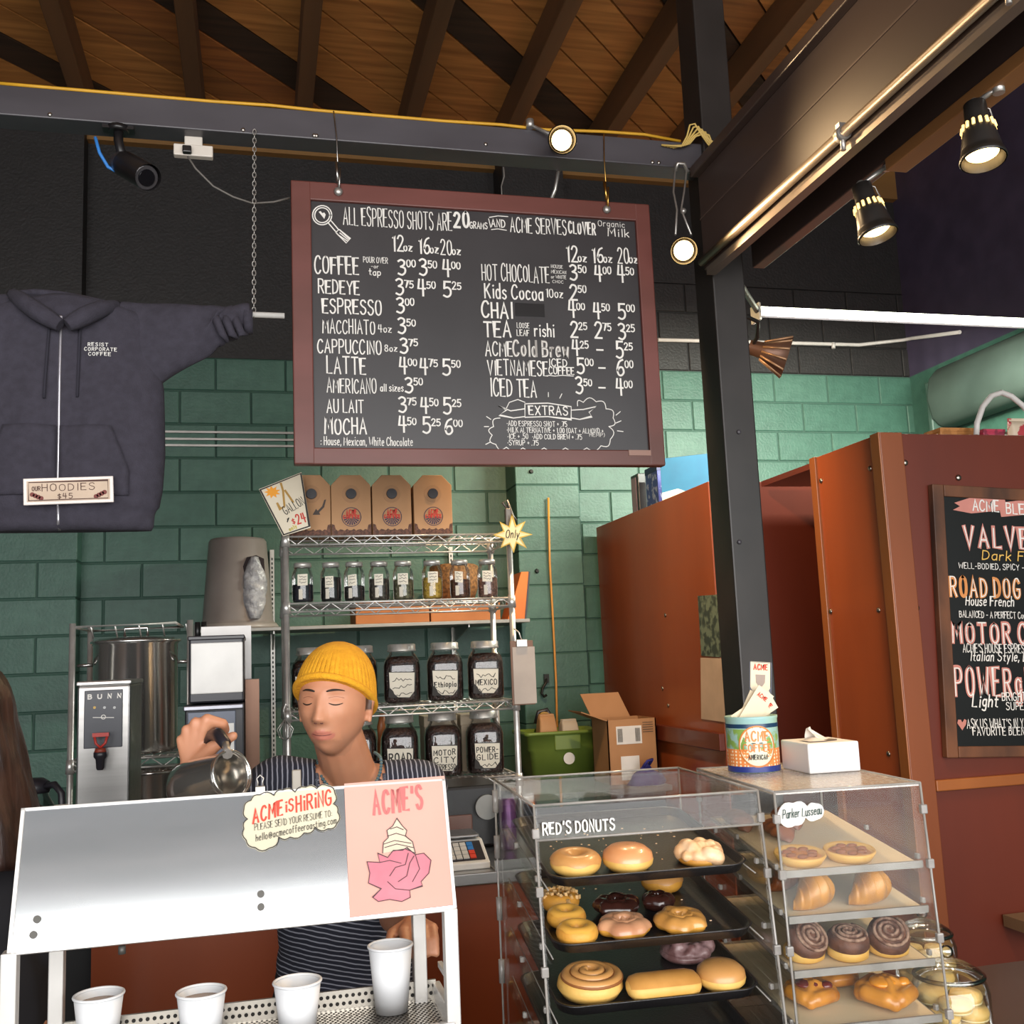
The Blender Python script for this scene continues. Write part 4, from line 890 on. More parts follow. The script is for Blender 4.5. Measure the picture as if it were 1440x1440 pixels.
# star sign
SY = 4.06; c0 = P(721, 752, SY); st = thing('star_sign', 'pale yellow star shaped price card on the right rack post', 'sign', c0)
po = []
for k in range(16):
    r_ = (.078 if k % 2 == 0 else .036)*random.uniform(.88, 1.1); a = R(90+k*22.5); po.append((r_*math.cos(a), r_*math.sin(a)))
obj('card', MB().prism(po, lambda u, v, d_: (u, d_, v), 0, .005), mat('pale_yellow_card', 'E3D6A4', .6), st)
b = MB(); stroke(b, po+[po[0]], .005, lambda u, v: (u, -.001, v)); obj('card_border', b, mat('gold_ink', 'BFA03C', .6), st, fix=False)
b = MB(); text(b, 'Only', -.03, -.012, .03, .055, .12, lambda u, v: (u, -.001, v), slant=.2); obj('lettering', b, inkm, st, fix=False)
cp = P(714, 722, 4.1); t = thing('bulldog_clip', 'grey metal clip standing on the right rack post above the star', 'clip', cp)
wpart('jaw', MB().box(cp.x-.012, 4.085, 2.15, cp.x+.012, 4.115, cp.z+.02), mat('grey_metal', '6F6B68', .4, .6), t, bevel=.004)
wpart('lever', MB().tube([cp+V((0, 0, .02)), cp+V((-.02, 0, .045)), cp+V((.0, 0, .055)), cp+V((.02, 0, -.01)), cp+V((.035, 0, -.03))], .006, 6), mat('grey_metal', '6F6B68'), t)
# ---- wall shelf behind the rack
ws_z = 1.83; t = thing('storage_shelf', 'grey shelf on slotted standards along the green block wall', 'shelf', (.5, 5.85, ws_z))
wpart('shelf_board', MB().box(-.32, 5.62, ws_z-.02, 1.48, 6.15, ws_z), mat('grey_shelf', '8B8984', .4, .3), t, bevel=.003)
for px in (384, 640):
    x_ = P(px, 940, 6.15).x; b = MB(); b.box(x_-.012, 6.165, 1.1, x_+.012, 6.185, 2.3); sd = wpart('standard', b, mat('galv_standard', 'A6A49E', .35, .8), t)
    b = MB()
    for k in range(44): b.box(x_-.004, 6.163, 1.12+k*.026, x_+.004, 6.166, 1.134+k*.026)
    b.v = [p-V(t.location) for p in b.v]; obj('slots', b, mat('slot_dark', '1C2622', .8), sd)
    wpart('bracket', MB().prism([(6.165, ws_z-.02), (5.68, ws_z-.02), (5.68, ws_z-.035), (6.165, ws_z-.11)], lambda u, v, d_: (d_, u, v), x_-.004, x_+.004), mat('galv_standard', 'A6A49E'), t)
cbm = mat('orange_cardboard', 'A9693A', .75, 0, '9A5D31', 5, bump=.05)
for i, (a, c_) in enumerate(((500, 604), (606, 704))):
    x_0, x_1 = P(a, 870, 5.66).x, P(c_, 870, 5.66).x
    t = thing('flat_carton', ('flat orange brown carton on the wall shelf behind the %s' % ('grey and green tea jars', 'yellow and rosy tea jars')[i]), 'box', ((x_0+x_1)/2, 5.8, ws_z), 0, 'cartons on the wall shelf')
    wpart('carton_body', MB().box(x_0, 5.66, ws_z, x_1, 6.0, ws_z+.115), cbm, t, bevel=.004)
    wpart('lid_flap', MB().box(x_0-.003, 5.655, ws_z+.1, x_1+.003, 6.0, ws_z+.12), cbm, t, bevel=.003)
p = P(640, 790, 5.8); t = thing('round_basket', 'brown round wicker basket behind the jar of red brown tea', 'basket', (p.x, 5.85, ws_z+.12))
obj('bowl', MB().lathe([(.002, 0), (.11, .0), (.145, .1), (.14, .2), (.12, .21), (.002, .16)], 28), mat('wicker', '8C6238', .8, 0, '5E4022', 60, contrast=(.4, .6), bump=.6), t)
p = P(728, 860, 5.7); t = thing('orange_folder', 'orange upright folder on the wall shelf beyond the right rack post', 'folder', (p.x, 5.8, ws_z))
obj('cover', MB().prism([(-.06, .0), (.04, .0), (.075, .27), (.03, .27)], lambda u, v, d_: (u, d_, v), -.1, .08), mat('orange_board', 'C96A24', .6), t, bevel=.003)
obj('edge', MB().prism([(.04, .0), (.05, .0), (.085, .27), (.075, .27)], lambda u, v, d_: (u, d_, v), -.1, .08), mat('black_plastic', '27252B'), t)
# upside-down bin with bag on wall shelf
p = P(340, 885, 5.85); t = thing('waste_bin', 'grey plastic bin turned upside down on the wall shelf with clear bags', 'bin', (p.x-.02, 5.86, ws_z))
prof = [(.205, 0), (.205, .02), (.195, .03), (.188, .05), (.155, .48), (.145, .495), (.002, .5)]
obj('bin_body', MB().lathe(prof, 40, caps=False), mat('grey_bin_plastic', '8A817C', .4, 0, '7E7570', 5), t)
obj('rim', MB().lathe([(.19, -.0), (.215, .0), (.218, .012), (.205, .03), (.19, .03)], 40, caps=False), mat('grey_bin_rim', '9C938D', .4), t)
b = MB(); rr = []
for i in range(14):
    z = .05+.33*i/13; w_ = .055*math.sin(math.pi*(.12+.8*i/13))+.006; yb_ = -.17
    rr.append([(.09+w_*math.cos(a)*(1+.15*math.sin(5*a+i)), yb_+.03*math.sin(a)*(1+.3*math.sin(3*a+i*2)), z) for a in [2*math.pi*k/20 for k in range(20)]])
b.rings(rr); obj('clear_bag', b, mat('crinkled_plastic', 'B9B9BC', .15, 0, '8F8F94', 25, bump=1, bscale=30), t)
obj('slot_opening', MB().prism([(.03, .33), (.05, .38), (.1, .39), (.14, .37), (.145, .28), (.04, .28)], lambda u, v, d_: (u, d_, v), -.165, -.135), mat('dark_opening', '2A1F22', .8), t)
# conduit rails on wall below the hoodie sleeve
for i, py in enumerate((607, 617, 626)):
    a, c_ = P(221, py, WY-.012), P(420, py+2, WY-.012); t = thing('letter_rail', ('%s of three thin steel rails on the green wall beside the hoodie' % ('topmost', 'middle', 'lowest')[i]), 'rail', (a.x, WY-.012, a.z), 0, 'thin rails on the green wall')
    wpart('rail_strip', MB().box(a.x, WY-.018, a.z-.006, 1.25, WY-.004, a.z+.006), mat('grey_metal_bright', 'A5A19D', .35, .8), t)
    b = MB(); text(b, ('24', '16', '12')[i], a.x+.012, a.z-.032, .02, .022, .2, planeY(WY-.0185)); wpart('numeral', b, chalk, t, fix=False)
# ================================================================== LEFT EQUIPMENT
blkm = mat('black_rack_steel', '2A2929', .35, .6)
LX0, LX1 = P(100, 1000, 3.9).x, P(267, 1000, 3.9).x
wire_rack('pot_rack', 'dark wire rack behind the hot water machine holding steel urns', LX0, LX1, 3.9, 4.3, 0, P(100, 877, 3.9).z, [P(230, 1062, 3.9).z-.005, .9], chr2, .011)
lz = P(230, 1062, 3.9).z+.001
mir = mat('polished_steel', 'D2CFCC', .16, .92, 'C6C3C0', 5)
def urn(label, x, y, z, r_, h_, rails=True):
    t = thing('steel_urn', label, 'urn', (x, y, z))
    obj('vessel', MB().lathe([(.002, 0), (r_*.98, 0), (r_, .01), (r_, h_*.97), (r_*1.03, h_*.98), (r_*1.03, h_), (r_*.98, h_), (r_*.96, h_*.95), (.002, h_*.9)], 48, caps=False), mir, t)
    obj('rim', MB().tube([(r_*1.04*math.cos(a), r_*1.04*math.sin(a), h_) for a in [2*math.pi*k/40 for k in range(40)]], .006, 8, loop=True), mir, t)
    obj('lid', MB().lathe([(r_*1.0, h_), (r_*.9, h_+.012), (r_*.3, h_+.02), (.002, h_+.02)], 40, caps=False), mir, t)
    if rails: obj('lid_handle', MB().tube([(-.04, 0, h_+.02), (-.04, 0, h_+.05), (.04, 0, h_+.05), (.04, 0, h_+.02)], .006, 8), mir, t)
    for s in (-1, 1): obj('side_handle', MB().tube([(s*r_, -.04, h_*.8), (s*(r_+.045), -.04, h_*.8), (s*(r_+.045), .04, h_*.8), (s*r_, .04, h_*.8)], .006, 8), mir, t)
    return t
ux = (LX0+LX1)/2-.0
urn('large mirror polished steel urn on the upper shelf of the dark rack', ux-.005, 4.08, lz+.004, .148, .40)
urn('steel urn on the lower shelf of the dark rack', ux+.04, 4.08, .9055, .14, .36, False)
# guard rail hoop above urn
b = MB(); zt = P(170, 880, 3.9).z
b.tube([(LX0, 3.9, zt), (LX1-.05, 3.9, zt+.005), (LX1-.05, 4.3, zt+.005), (LX0, 4.3, zt)], .005, 6, loop=True)
for k in range(5): b.tube([(LX0+.06+k*.08, 3.9, zt), (LX0+.065+k*.08, 3.93, zt-.04)], .003, 5)
tag(obj('rack_guard_rail', b, chr2, None, org=(LX0, 3.9, zt)), 'thin wire guard rail around the top of the large urn', 'rail')
# hot water dispenser
bx_0, bx_1 = P(108, 1000, 3.3).x, P(183, 1000, 3.3).x; bz_1 = P(140, 964, 3.3).z; bcx = (bx_0+bx_1)/2
hw_ = thing('hot_water_machine', 'stainless hot water dispenser with dark control panel and red tap', 'dispenser', (bcx, 3.4, 1.0))
wb_ = bx_1-bx_0
wpart('body', MB().box(bx_0, 3.3, 1.0, bx_1, 3.62, bz_1), ss, hw_, bevel=.006)
wpart('top_cover', MB().box(bx_0-.003, 3.295, bz_1, bx_1+.003, 3.63, bz_1+.014), mat('light_steel', 'C9C7C5', .3, .9), hw_, bevel=.004)
px0, pz0 = P(119, 969, 3.3).x, P(119, 1053, 3.3).z; px1, pz1 = P(173, 969, 3.3).x, P(173, 969, 3.3).z
pn = wpart('control_panel', MB().box(px0, 3.295, pz0, px1, 3.301, pz1), mat('slate_grey_panel', '3E4048', .35), hw_, bevel=.002)
b = MB(); a = P(124, 983, 3.295); text(b, 'BUNN', a.x, a.z, .012, P(170, 983, 3.295).x-a.x, .28, planeY(3.294), gap=7, jit=.05); wpart('lettering', b, chalk, hw_, fix=False)
for px in (133, 147, 161):
    a = P(px, 995, 3.295); wpart('indicator', MB().cyl((a.x, 3.293, a.z), (a.x, 3.297, a.z), .004, n=10), mat('amber_led', 'C9A24A', .4) if px < 140 else mat('white_led', 'B9B9B9', .4), hw_)
b = MB(); a = P(131, 1009, 3.295); c_ = P(160, 1009, 3.295); stroke(b, [(a.x, a.z), (c_.x, c_.z)], .002, planeY(3.294)); stroke(b, circ((a.x+c_.x)/2, a.z, .006, 12), .002, planeY(3.294)); wpart('panel_line', b, chalk, hw_, fix=False)
tp = P(142, 1046, 3.27); red = mat('red_tap_plastic', 'B4352C', .4)
wpart('tap_lever', MB().cbox((tp.x, 3.265, P(142, 1033, 3.27).z), (.045, .014, .011)).tube([(tp.x-.018, 3.265, P(142, 1034, 3.27).z), (tp.x-.013, 3.262, P(142, 1045, 3.27).z), (tp.x, 3.26, P(142, 1051, 3.27).z)], .004, 6).tube([(tp.x+.018, 3.265, P(142, 1034, 3.27).z), (tp.x+.013, 3.262, P(142, 1045, 3.27).z), (tp.x, 3.26, P(142, 1051, 3.27).z)], .004, 6), red, hw_)
wpart('tap_spout', MB().lathe([(.008, -.05), (.011, -.045), (.013, -.02), (.019, -.012), (.019, .0), (.012, .006)], 16, (tp.x, 3.26, P(142, 1058, 3.26).z)).cyl((tp.x, 3.26, P(142, 1060, 3.26).z), (tp.x, 3.302, P(142, 1060, 3.26).z), .012, n=12), mat('black_plastic', '27252B'), hw_)
wpart('tap_valve', MB().cyl((tp.x, 3.26, P(142, 1058, 3.26).z), (tp.x, 3.26, P(142, 1052, 3.26).z), .018, .014, 16), mat('amber_valve', '8C3A2A', .4), hw_)
# coffee grinder with white face
gx0, gx1 = P(266, 930, 3.3).x, P(343, 930, 3.3).x; gY = 3.3
gr = thing('coffee_grinder', 'black commercial grinder with a white square face panel', 'grinder', ((gx0+gx1)/2, 3.4, 1.0))
gz = lambda py: P(300, py, gY).z
wpart('lower_body', MB().box(gx0-.012, gY, 1.0, gx1+.0, gY+.3, gz(990)), mat('black_grinder', '26262C', .35, .2), gr, bevel=.005)
wpart('ledge', MB().box(gx0-.015, gY-.025, gz(998), gx1-.002, gY+.01, gz(991)), mat('steel_ledge', '8B8C94', .3, .8), gr, bevel=.003)
wpart('front_plate', MB().box(gx0-.004, gY-.008, 1.01, gx1-.025, gY, gz(1000)), mat('slate_blue_plate', '565B68', .35, .3), gr, bevel=.002)
wpart('hopper_body', MB().box(gx0, gY-.02, gz(988), gx1, gY+.28, gz(896)), mat('black_grinder', '26262C'), gr, bevel=.006)
wpart('hopper_rim', MB().box(gx0-.003, gY-.026, gz(900), gx1+.003, gY+.28, gz(894)), mat('black_plastic', '27252B'), gr, bevel=.003)
wpart('white_face', MB().box(gx0+.006, gY-.027, gz(975), gx1-.003, gY-.018, gz(904)), mat('white_panel', 'DCDAD6', .35), gr, bevel=.003)
wpart('grey_back', MB().box(gx0+.02, gY+.285, 1.0, gx1+.02, gY+.32, gz(876)), mat('light_grey_sheet', 'ADAAA8', .4, .3), gr)
wpart('steel_side', MB().box(gx1+.003, gY+.06, 1.0, gx1+.045, gY+.28, gz(958)), mat('brown_steel', '6E4E3C', .35, .4), gr)
wpart('white_label', MB().box(gx1-.058, gY-.0095, gz(1060), gx1-.03, gY-.008, gz(1018)), mat('white_panel', 'DCDAD6'), gr)
wpart('side_post', MB().cyl((gx0+.008, gY+.3, gz(897)), (gx0+.008, gY+.3, gz(868)), .009, n=8).cyl((gx0+.028, gY+.3, gz(897)), (gx0+.028, gY+.3, gz(868)), .009, n=8), blkm, gr)
# glass carafe with black lid
p = P(45, 1128, 3.35); cfz = 1.0
wm = thing('plate_warmer', 'low black warming plate under the glass carafe', 'warmer', (p.x, 3.4, 1.0))
cfz = 1.114
obj('warmer_body', MB().box(-.095, -.13, 0, .095, .13, .1), mat('black_plastic', '27252B', .35), wm, bevel=.008); obj('hot_plate', MB().cyl((0, -.05, .1), (0, -.05, .1148), .075, n=28), ss, wm)
t = thing('glass_carafe', 'round glass coffee carafe with black lid and handle', 'carafe', (p.x, 3.35, cfz), R(-32))
k = (P(52, 1098, 3.35).z-cfz)/.23
obj('glass', MB().lathe([(.05, 0), (.07, .01), (.083, .05), (.08, .09), (.062, .13), (.045, .16), (.044, .18)], 32, caps=False), jarglass, t)
obj('coffee', MB().lathe([(.002, .004), (.066, .012), (.079, .05), (.077, .07), (.002, .07)], 28, caps=False), mat('brewed_coffee', '1F110B', .1), t)
obj('lid', MB().lathe([(.046, .17), (.05, .18), (.048, .2), (.03, .212), (.002, .214)], 24), mat('black_plastic', '27252B'), t)
obj('handle', MB().tube([(.045, 0, .19), (.08, 0, .195), (.105, 0, .17), (.11, 0, .1), (.085, 0, .06)], .010, 8), mat('black_plastic', '27252B'), t)
t = thing('stacked_filters', 'stack of pale paper filters behind the carafe', 'filters', (P(14, 1110, 3.62).x-.03, 3.64, 1.0))
for k in range(3): obj('filter', MB().lathe([(.03, k*.07), (.05, k*.07+.07), (.046, k*.07+.07), (.028, k*.07+.004)], 20), mat('filter_paper', 'C9BFB2', .8), t)
# whisk hanging on rack
hk = P(401, 1018, 4.05); t = thing('hanging_whisk', 'small wire whisk and red tool hanging from the left rack post', 'whisk', hk)
for k in range(4):
    a = k*math.pi/4; obj('whisk_wire', MB().tube([(0, 0, .02), (.03*math.cos(a), .03*math.sin(a), -.02), (.02*math.cos(a), .02*math.sin(a), -.05), (0, 0, -.06), (-.02*math.cos(a), -.02*math.sin(a), -.05), (-.03*math.cos(a), -.03*math.sin(a), -.02), (0, 0, .02)], .0022, 5), chr2, t)
obj('handle', MB().tube([(0, 0, .02), (-.006, 0, .05), (.003, .0, .075), (.012, 0, .06)], .004, 6), chr2, t)
# wooden tool next to jar
p = P(533, 1020, 4.285); t = thing('wooden_paddle', 'wooden stirring paddle standing between the jars', 'paddle', (p.x, 4.285, SZ[3]+.006))
obj('paddle', MB().tube([(-.012, 0, 0), (0, 0, .16), (.008, 0, .2), (.016, 0, .255)], [.006, .007, .017, .012], 10), wood('paddle_wood', 'A5602F', '84461F', .5), t)
# beige boxes on wall counter seen under third shelf
for i, (a, c_) in enumerate(((582, 624), (630, 668))):
    x_0, x_1 = P(a, 1000, 4.6).x, P(c_, 1000, 4.6).x
    t = thing('beige_box', 'plain beige box hanging shelf tray behind the %s' % ('MOTOR CITY ESPRESSO jar', 'POWER-GLIDE jar')[i], 'box', ((x_0+x_1)/2, 4.42, SZ[2]-.15)); t['label'] = 'plain beige box behind the lid of the %s jar' % ('MOTOR CITY ESPRESSO', 'POWER-GLIDE')[i]
    wpart('box_body', MB().box(x_0, 4.3, SZ[3]+.006, x_1, 4.44, SZ[2]-.06), mat('beige_board', 'B7A68E', .7), t, bevel=.003)
    wpart('lid', MB().box(x_0-.003, 4.297, SZ[2]-.1, x_1+.003, 4.443, SZ[2]-.055), mat('beige_board', 'B7A68E'), t, bevel=.003)
# ---- notes clipboard by rack
c0 = P(736, 945, 4.06); t = thing('clipboard', 'clipboard with printed sheet hanging beside the right rack post', 'clipboard', c0)
obj('board', MB().box(-.05, 0, -.13, .045, .008, .125), mat('brown_hardboard', '7A5A48', .6), t, bevel=.002)
obj('sheet', MB().box(-.042, -.003, -.125, .05, 0, .1), mat('grey_paper', 'B4A79C', .7), t)
obj('clip', MB().box(-.025, -.01, .1, .02, .008, .13), chrome, t, bevel=.002); obj('hanging_loop', MB().tube([(0, 0, .125), (-.01, .01, .16), (1.005-c0.x, .02, .175)], .003, 5), chrome, t)
# ================================================================== right of rack: bin, bags, carton
gbn = mat('olive_green_tub', '6E8438', .4, 0, '62772F', 5)
p0, p1 = P(742, 1086, 5.6), P(843, 1084, 5.6); cx_ = (p0.x+p1.x)/2; hw2 = (p1.x-p0.x)/2
t = thing('green_tub', 'olive green plastic storage tub holding paper bags', 'tub', (cx_, 5.70, .95))
def rrect(hx_, hy_, z, r_, n=6):
    out = []
    for qx, qy, a0 in ((1, 1, 0), (-1, 1, 90), (-1, -1, 180), (1, -1, 270)):
        for k in range(n+1): a = R(a0+90*k/n); out.append((qx*(hx_-r_)+r_*math.cos(a), qy*(hy_-r_)+r_*math.sin(a), z))
    return out
dz_ = P(742, 1030, 5.6).z-.95
b = MB(); b.rings([rrect(hw2*.86, .12, 0, .03), rrect(hw2*.95, .14, dz_*.6, .03), rrect(hw2*1.0, .145, dz_*.62, .03), rrect(hw2*1.02, .15, dz_*.93, .03), rrect(hw2*1.1, .165, dz_*.93, .03), rrect(hw2*1.1, .165, dz_, .03), rrect(hw2*.99, .145, dz_, .03), rrect(hw2*.85, .115, .01, .03)]); obj('tub_body', b, gbn, t)
obj('round_sticker', MB().cyl((.02, -.150, dz_*.42), (.02, -.146, dz_*.42), .032, n=20), mat('white_panel', 'DCDAD6'), t)
obj('handle_ridge', MB().box(-.06, -.158, dz_*.6, .09, -.14, dz_*.93), gbn, t, bevel=.006)
for i, (px, top, m, lab) in enumerate(((770, 1005, kraft, 'folded brown paper coffee bag standing in the green tub'), (801, 1012, mat('white_bag', 'C2B7AA', .6), 'rounded white paper bag standing in the green tub'))):
    x_ = P(px, 1040, 5.65).x; zt = P(px, top, 5.65).z; tt = thing('paper_bag', lab, 'bag', (x_, 5.66, .97))
    b = MB(); h_ = zt-.97; b.rings([rrect(.05, .05, 0, .012), rrect(.052, .052, h_*.7, .012), rrect(.046, .04, h_*.9, .012), rrect(.042, .016, h_, .008)]); obj('bag_body', b, m, tt)
    obj('folded_top', MB().box(-.042, -.02, h_-.03, .042, .018, h_+.004), m, tt, bevel=.004)
p = P(765, 1002, 5.75); t = thing('tape_gun', 'black tape dispenser with amber roll lying on the green tub', 'dispenser', (p.x, 5.76, p.z-.03))
obj('tape_roll', MB().cyl((-.0, -.03, 0), (.0, .03, 0), .035, n=20), mat('amber_tape', 'B08A3C', .3), t); obj('frame', MB().tube([(-.05, 0, -.03), (-.03, 0, .035), (.02, 0, .045), (.045, 0, .0), (.05, 0, -.05)], .012, 8), mat('black_plastic', '27252B'), t)
obj('tub_support', MB().box(-.03, -.02, -.17, .03, .02, -.03), mat('black_plastic', '27252B'), t)
cy0 = 5.15; q0, q1 = P(857, 1080, cy0), P(926, 1078, cy0); ch_ = P(857, 1013, cy0).z-.95
t = thing('cardboard_carton', 'open brown cardboard carton with white shipping label', 'box', ((q0.x+q1.x)/2, 5.3, .95), 0)
cbd = mat('corrugated_board', 'A97C54', .75, 0, '9C7049', 4, bump=.05)
wpart('front_wall', MB().box(q0.x, cy0, .95, q1.x, cy0+.006, .95+ch_), cbd, t); wpart('back_wall', MB().box(q0.x, cy0+.25, .95, q1.x, cy0+.256, .95+ch_), cbd, t)
wpart('side_wall', MB().box(q0.x, cy0, .95, q0.x+.006, cy0+.256, .95+ch_), cbd, t); wpart('side_wall', MB().box(q1.x-.006, cy0, .95, q1.x, cy0+.256, .95+ch_), cbd, t)
zf_ = .95+ch_
wpart('flap', MB().add([(q0.x, cy0, zf_), (q0.x, cy0+.25, zf_), (q0.x-.13, cy0+.25, zf_+.05), (q0.x-.13, cy0+.02, zf_+.05), (q0.x, cy0, zf_-.005), (q0.x, cy0+.25, zf_-.005), (q0.x-.13, cy0+.25, zf_+.045), (q0.x-.13, cy0+.02, zf_+.045)], [(0, 1, 2, 3), (7, 6, 5, 4), (0, 3, 7, 4), (1, 0, 4, 5), (2, 1, 5, 6), (3, 2, 6, 7)]), cbd, t)
wpart('flap', MB().add([(q0.x, cy0+.25, zf_), (q1.x-.05, cy0+.25, zf_), (q1.x-.1, cy0+.28, zf_+.13), (q0.x-.05, cy0+.28, zf_+.13), (q0.x, cy0+.256, zf_), (q1.x-.05, cy0+.256, zf_), (q1.x-.1, cy0+.286, zf_+.13), (q0.x-.05, cy0+.286, zf_+.13)], [(0, 1, 2, 3), (7, 6, 5, 4), (0, 3, 7, 4), (1, 0, 4, 5), (2, 1, 5, 6), (3, 2, 6, 7)]), cbd, t)
sl = P(866, 1022, cy0); sl1 = P(903, 1045, cy0)
wpart('shipping_label', MB().box(sl.x, cy0-.002, sl1.z, sl1.x, cy0, sl.z), mat('white_panel', 'DCDAD6'), t)
b = MB()
for k in range(9): stroke(b, [(sl.x+.008+k*.003, sl1.z+.012), (sl.x+.008+k*.003, sl.z-.012)], .0016, planeY(cy0-.003)); stroke(b, [(sl1.x-.035+k*.003, sl1.z+.012), (sl1.x-.035+k*.003, sl.z-.012)], .0016, planeY(cy0-.003))
for k in range(5): stroke(b, [(q1.x-.075, zf_-.02-k*.012), (q1.x-.02, zf_-.02-k*.012)], .003, planeY(cy0-.003))
wpart('label_bars', b, inkm, t, fix=False)
sl = P(873, 1064, cy0); wpart('shipping_label', MB().box(sl.x, cy0-.002, .97, sl.x+.1, cy0, sl.z), mat('white_panel', 'DCDAD6'), t)
p = P(910, 1078, 5.06); t = thing('blue_bag', 'crumpled royal blue cloth bag beside the open carton', 'bag', (p.x, 5.06, .95))
b = MB(); rr = []
for i in range(8):
    z = .0+.10*i/7; s_ = math.sin(math.pi*(.5+.48*i/7)); rr.append([(.1*s_*math.cos(a)*(1+.12*math.sin(3*a+i)), .02+.055*s_*math.sin(a)*(1+.12*math.sin(4*a+i)), z+.012*math.sin(2*a+i)*(i > 2)) for a in [2*math.pi*k/20 for k in range(20)]])
b.rings(rr); obj('cloth', b, mat('royal_blue_cloth', '2C2A78', .8), t)
obj('tie', MB().tube([(-.02, 0, .09), (0, -.01, .12), (.03, 0, .125), (.02, .02, .1)], .008, 6), mat('royal_blue_cloth', '2C2A78'), t)
# hook and cord on the pilaster
p = P(764, 965, 5.945); t = thing('iron_hook', 'dark iron hook on the green pilaster', 'hook', p)
obj('hook_wire', MB().tube([(.02, 0, .05), (.012, -.02, .02), (-.01, -.02, -.01), (-.02, -.03, -.04), (-.005, -.03, -.06), (.01, -.03, -.05)], .008, 8), mat('iron', '22221F', .5, .5), t); obj('hook_plate', MB().box(.005, -.012, .02, .035, .01, .07), mat('iron', '22221F'), t)
b = MB(); b.tube([P(771, 700, 5.93), P(773, 790, 5.93), P(778, 880, 5.93), P(782, 960, 5.93), P(783, 1005, 5.93), (P(783, 1005, 5.93).x, 5.94, .96)], .007, 6)
tag(obj('extension_cord', b, mat('orange_cord', 'C98A3A', .5), None, org=P(778, 880, 5.93)), 'thin orange extension cord hanging down the green pilaster', 'cord')
for px, py in ((747, 663), (755, 803)):
    p = P(px, py, 5.945); tag(obj('black_plug', MB().cyl(p, p+V((0, -.012, 0)), .014, .01, 10), mat('iron', '22221F'), None, org=p), 'small black plug in the green pilaster %s' % ('near the menu board' if py < 700 else 'beside the orange cord'), 'plug')
# things on the partition top
p = PX(903, 712, 2.2); zt_ = KZ
t = thing('dark_frame', 'dark narrow picture frame standing on top of the red partition', 'frame', (2.18, p.y, zt_-.005)); obj('frame', MB().box(-.02, -.06, 0, .03, .06, .26), mat('black_plastic', '27252B'), t, bevel=.005); obj('face', MB().box(-.024, -.03, .02, -.019, .04, .24), mat('mauve_print', '8A7484', .4), t)
p = PX(925, 700, 2.2); t = thing('bottle_carton', 'blue printed carton standing between the dark frame and the turquoise canvas', 'box', (2.22, p.y-.02, zt_-.005)); obj('carton_body', MB().box(-.06, -.09, 0, .07, .09, .25), mat('blue_print', '2C3480', .4, 0, '8A93B8', 30, contrast=(.55, .6)), t, bevel=.003); obj('carton_lid', MB().box(-.062, -.092, .22, .072, .092, .255), mat('navy_board', '1E2456', .5), t)
p = PX(965, 690, 2.25); t = thing('turquoise_canvas', 'turquoise painted canvas leaning on top of the red partition', 'canvas', (2.25, p.y-.04, zt_-.005), R(-35)); obj('stretcher', MB().box(-.15, .0, 0, .22, .03, .26), mat('canvas_edge', '1E2A3C', .6), t); obj('painting', MB().box(-.148, -.004, .002, .218, .0, .258), mat('turquoise_paint', '1C7098', .5, 0, '176288', 5), t)
obj('foam_paint', MB().prism([(-.148, .002), (.218, .002), (.218, .06), (.1, .075), (.02, .05), (-.06, .085), (-.148, .07)], lambda u, v, d_: (u, d_, v), -.006, -.004), mat('pale_foam_paint', 'CFE0C4', .6), t)
obj('price_sticker', MB().box(.16, -.006, .2, .2, -.004, .24), mat('white_panel', 'DCDAD6'), t)
# things on the kiosk top
for nm, lab, px, py, sx_, sy_, sz_, c1, c2 in (('small_carton', 'orange carton on the kiosk roof near its corner', 1335, 606, .16, .1, .06, 'A8713A', '94602C'), ('snack_box', 'crimson snack box beside the white hose on the kiosk roof', 1388, 606, .1, .08, .05, 'A8324A', '7A2438'), ('candy_bag', 'green and grey packet lying on the kiosk roof', 1400, 590, .2, .12, .09, '8E9B86', '4C6A5A'), ('sweets_bag', 'red and cream sweets packet standing on the kiosk roof', 1434, 590, .12, .05, .12, 'B8434A', 'D8C8B0')):
    yy = 3.74 if nm == 'candy_bag' else 3.62 if 'bag' in nm else 3.56 if nm == 'small_carton' else 3.52
    p = P(px, py, yy); t = thing(nm, lab, 'packet' if 'bag' in nm else 'box', (p.x, yy, KZ-.005))
    mm = mat(nm+'_print', c1, .5, 0, c2, 18, contrast=(.48, .52))
    if 'bag' in nm:
        b = MB(); b.rings([rrect(sx_*.45, sy_*.2, 0, .01), rrect(sx_*.5, sy_*.5, sz_*.4, .02), rrect(sx_*.48, sy_*.4, sz_*.8, .015), rrect(sx_*.5, .004, sz_, .003)]); obj('packet_body', b, mm, t); obj('seal', MB().box(-sx_*.5, -.003, sz_*.97, sx_*.5, .003, sz_+.012), mm, t)
    else:
        obj('box_body', MB().box(-sx_/2, -sy_/2, 0, sx_/2, sy_/2, sz_), mm, t, bevel=.003); obj('lid_edge', MB().box(-sx_/2-.002, -sy_/2-.002, sz_*.8, sx_/2+.002, sy_/2+.002, sz_+.002), mm, t)
b = MB(); b.tube([P(1373, 612, 3.45), P(1374, 595, 3.45), P(1382, 572, 3.45), P(1394, 557, 3.45), P(1408, 552, 3.45), P(1422, 557, 3.45), P(1438, 570, 3.45), P(1455, 590, 3.45), P(1462, 614, 3.45)], .0115, 10)
tag(obj('white_hose', b, mat('white_pipe', 'C9C4C0'), None, org=P(1373, 612, 3.45)), 'white hose arching over the kiosk roof edge', 'hose')
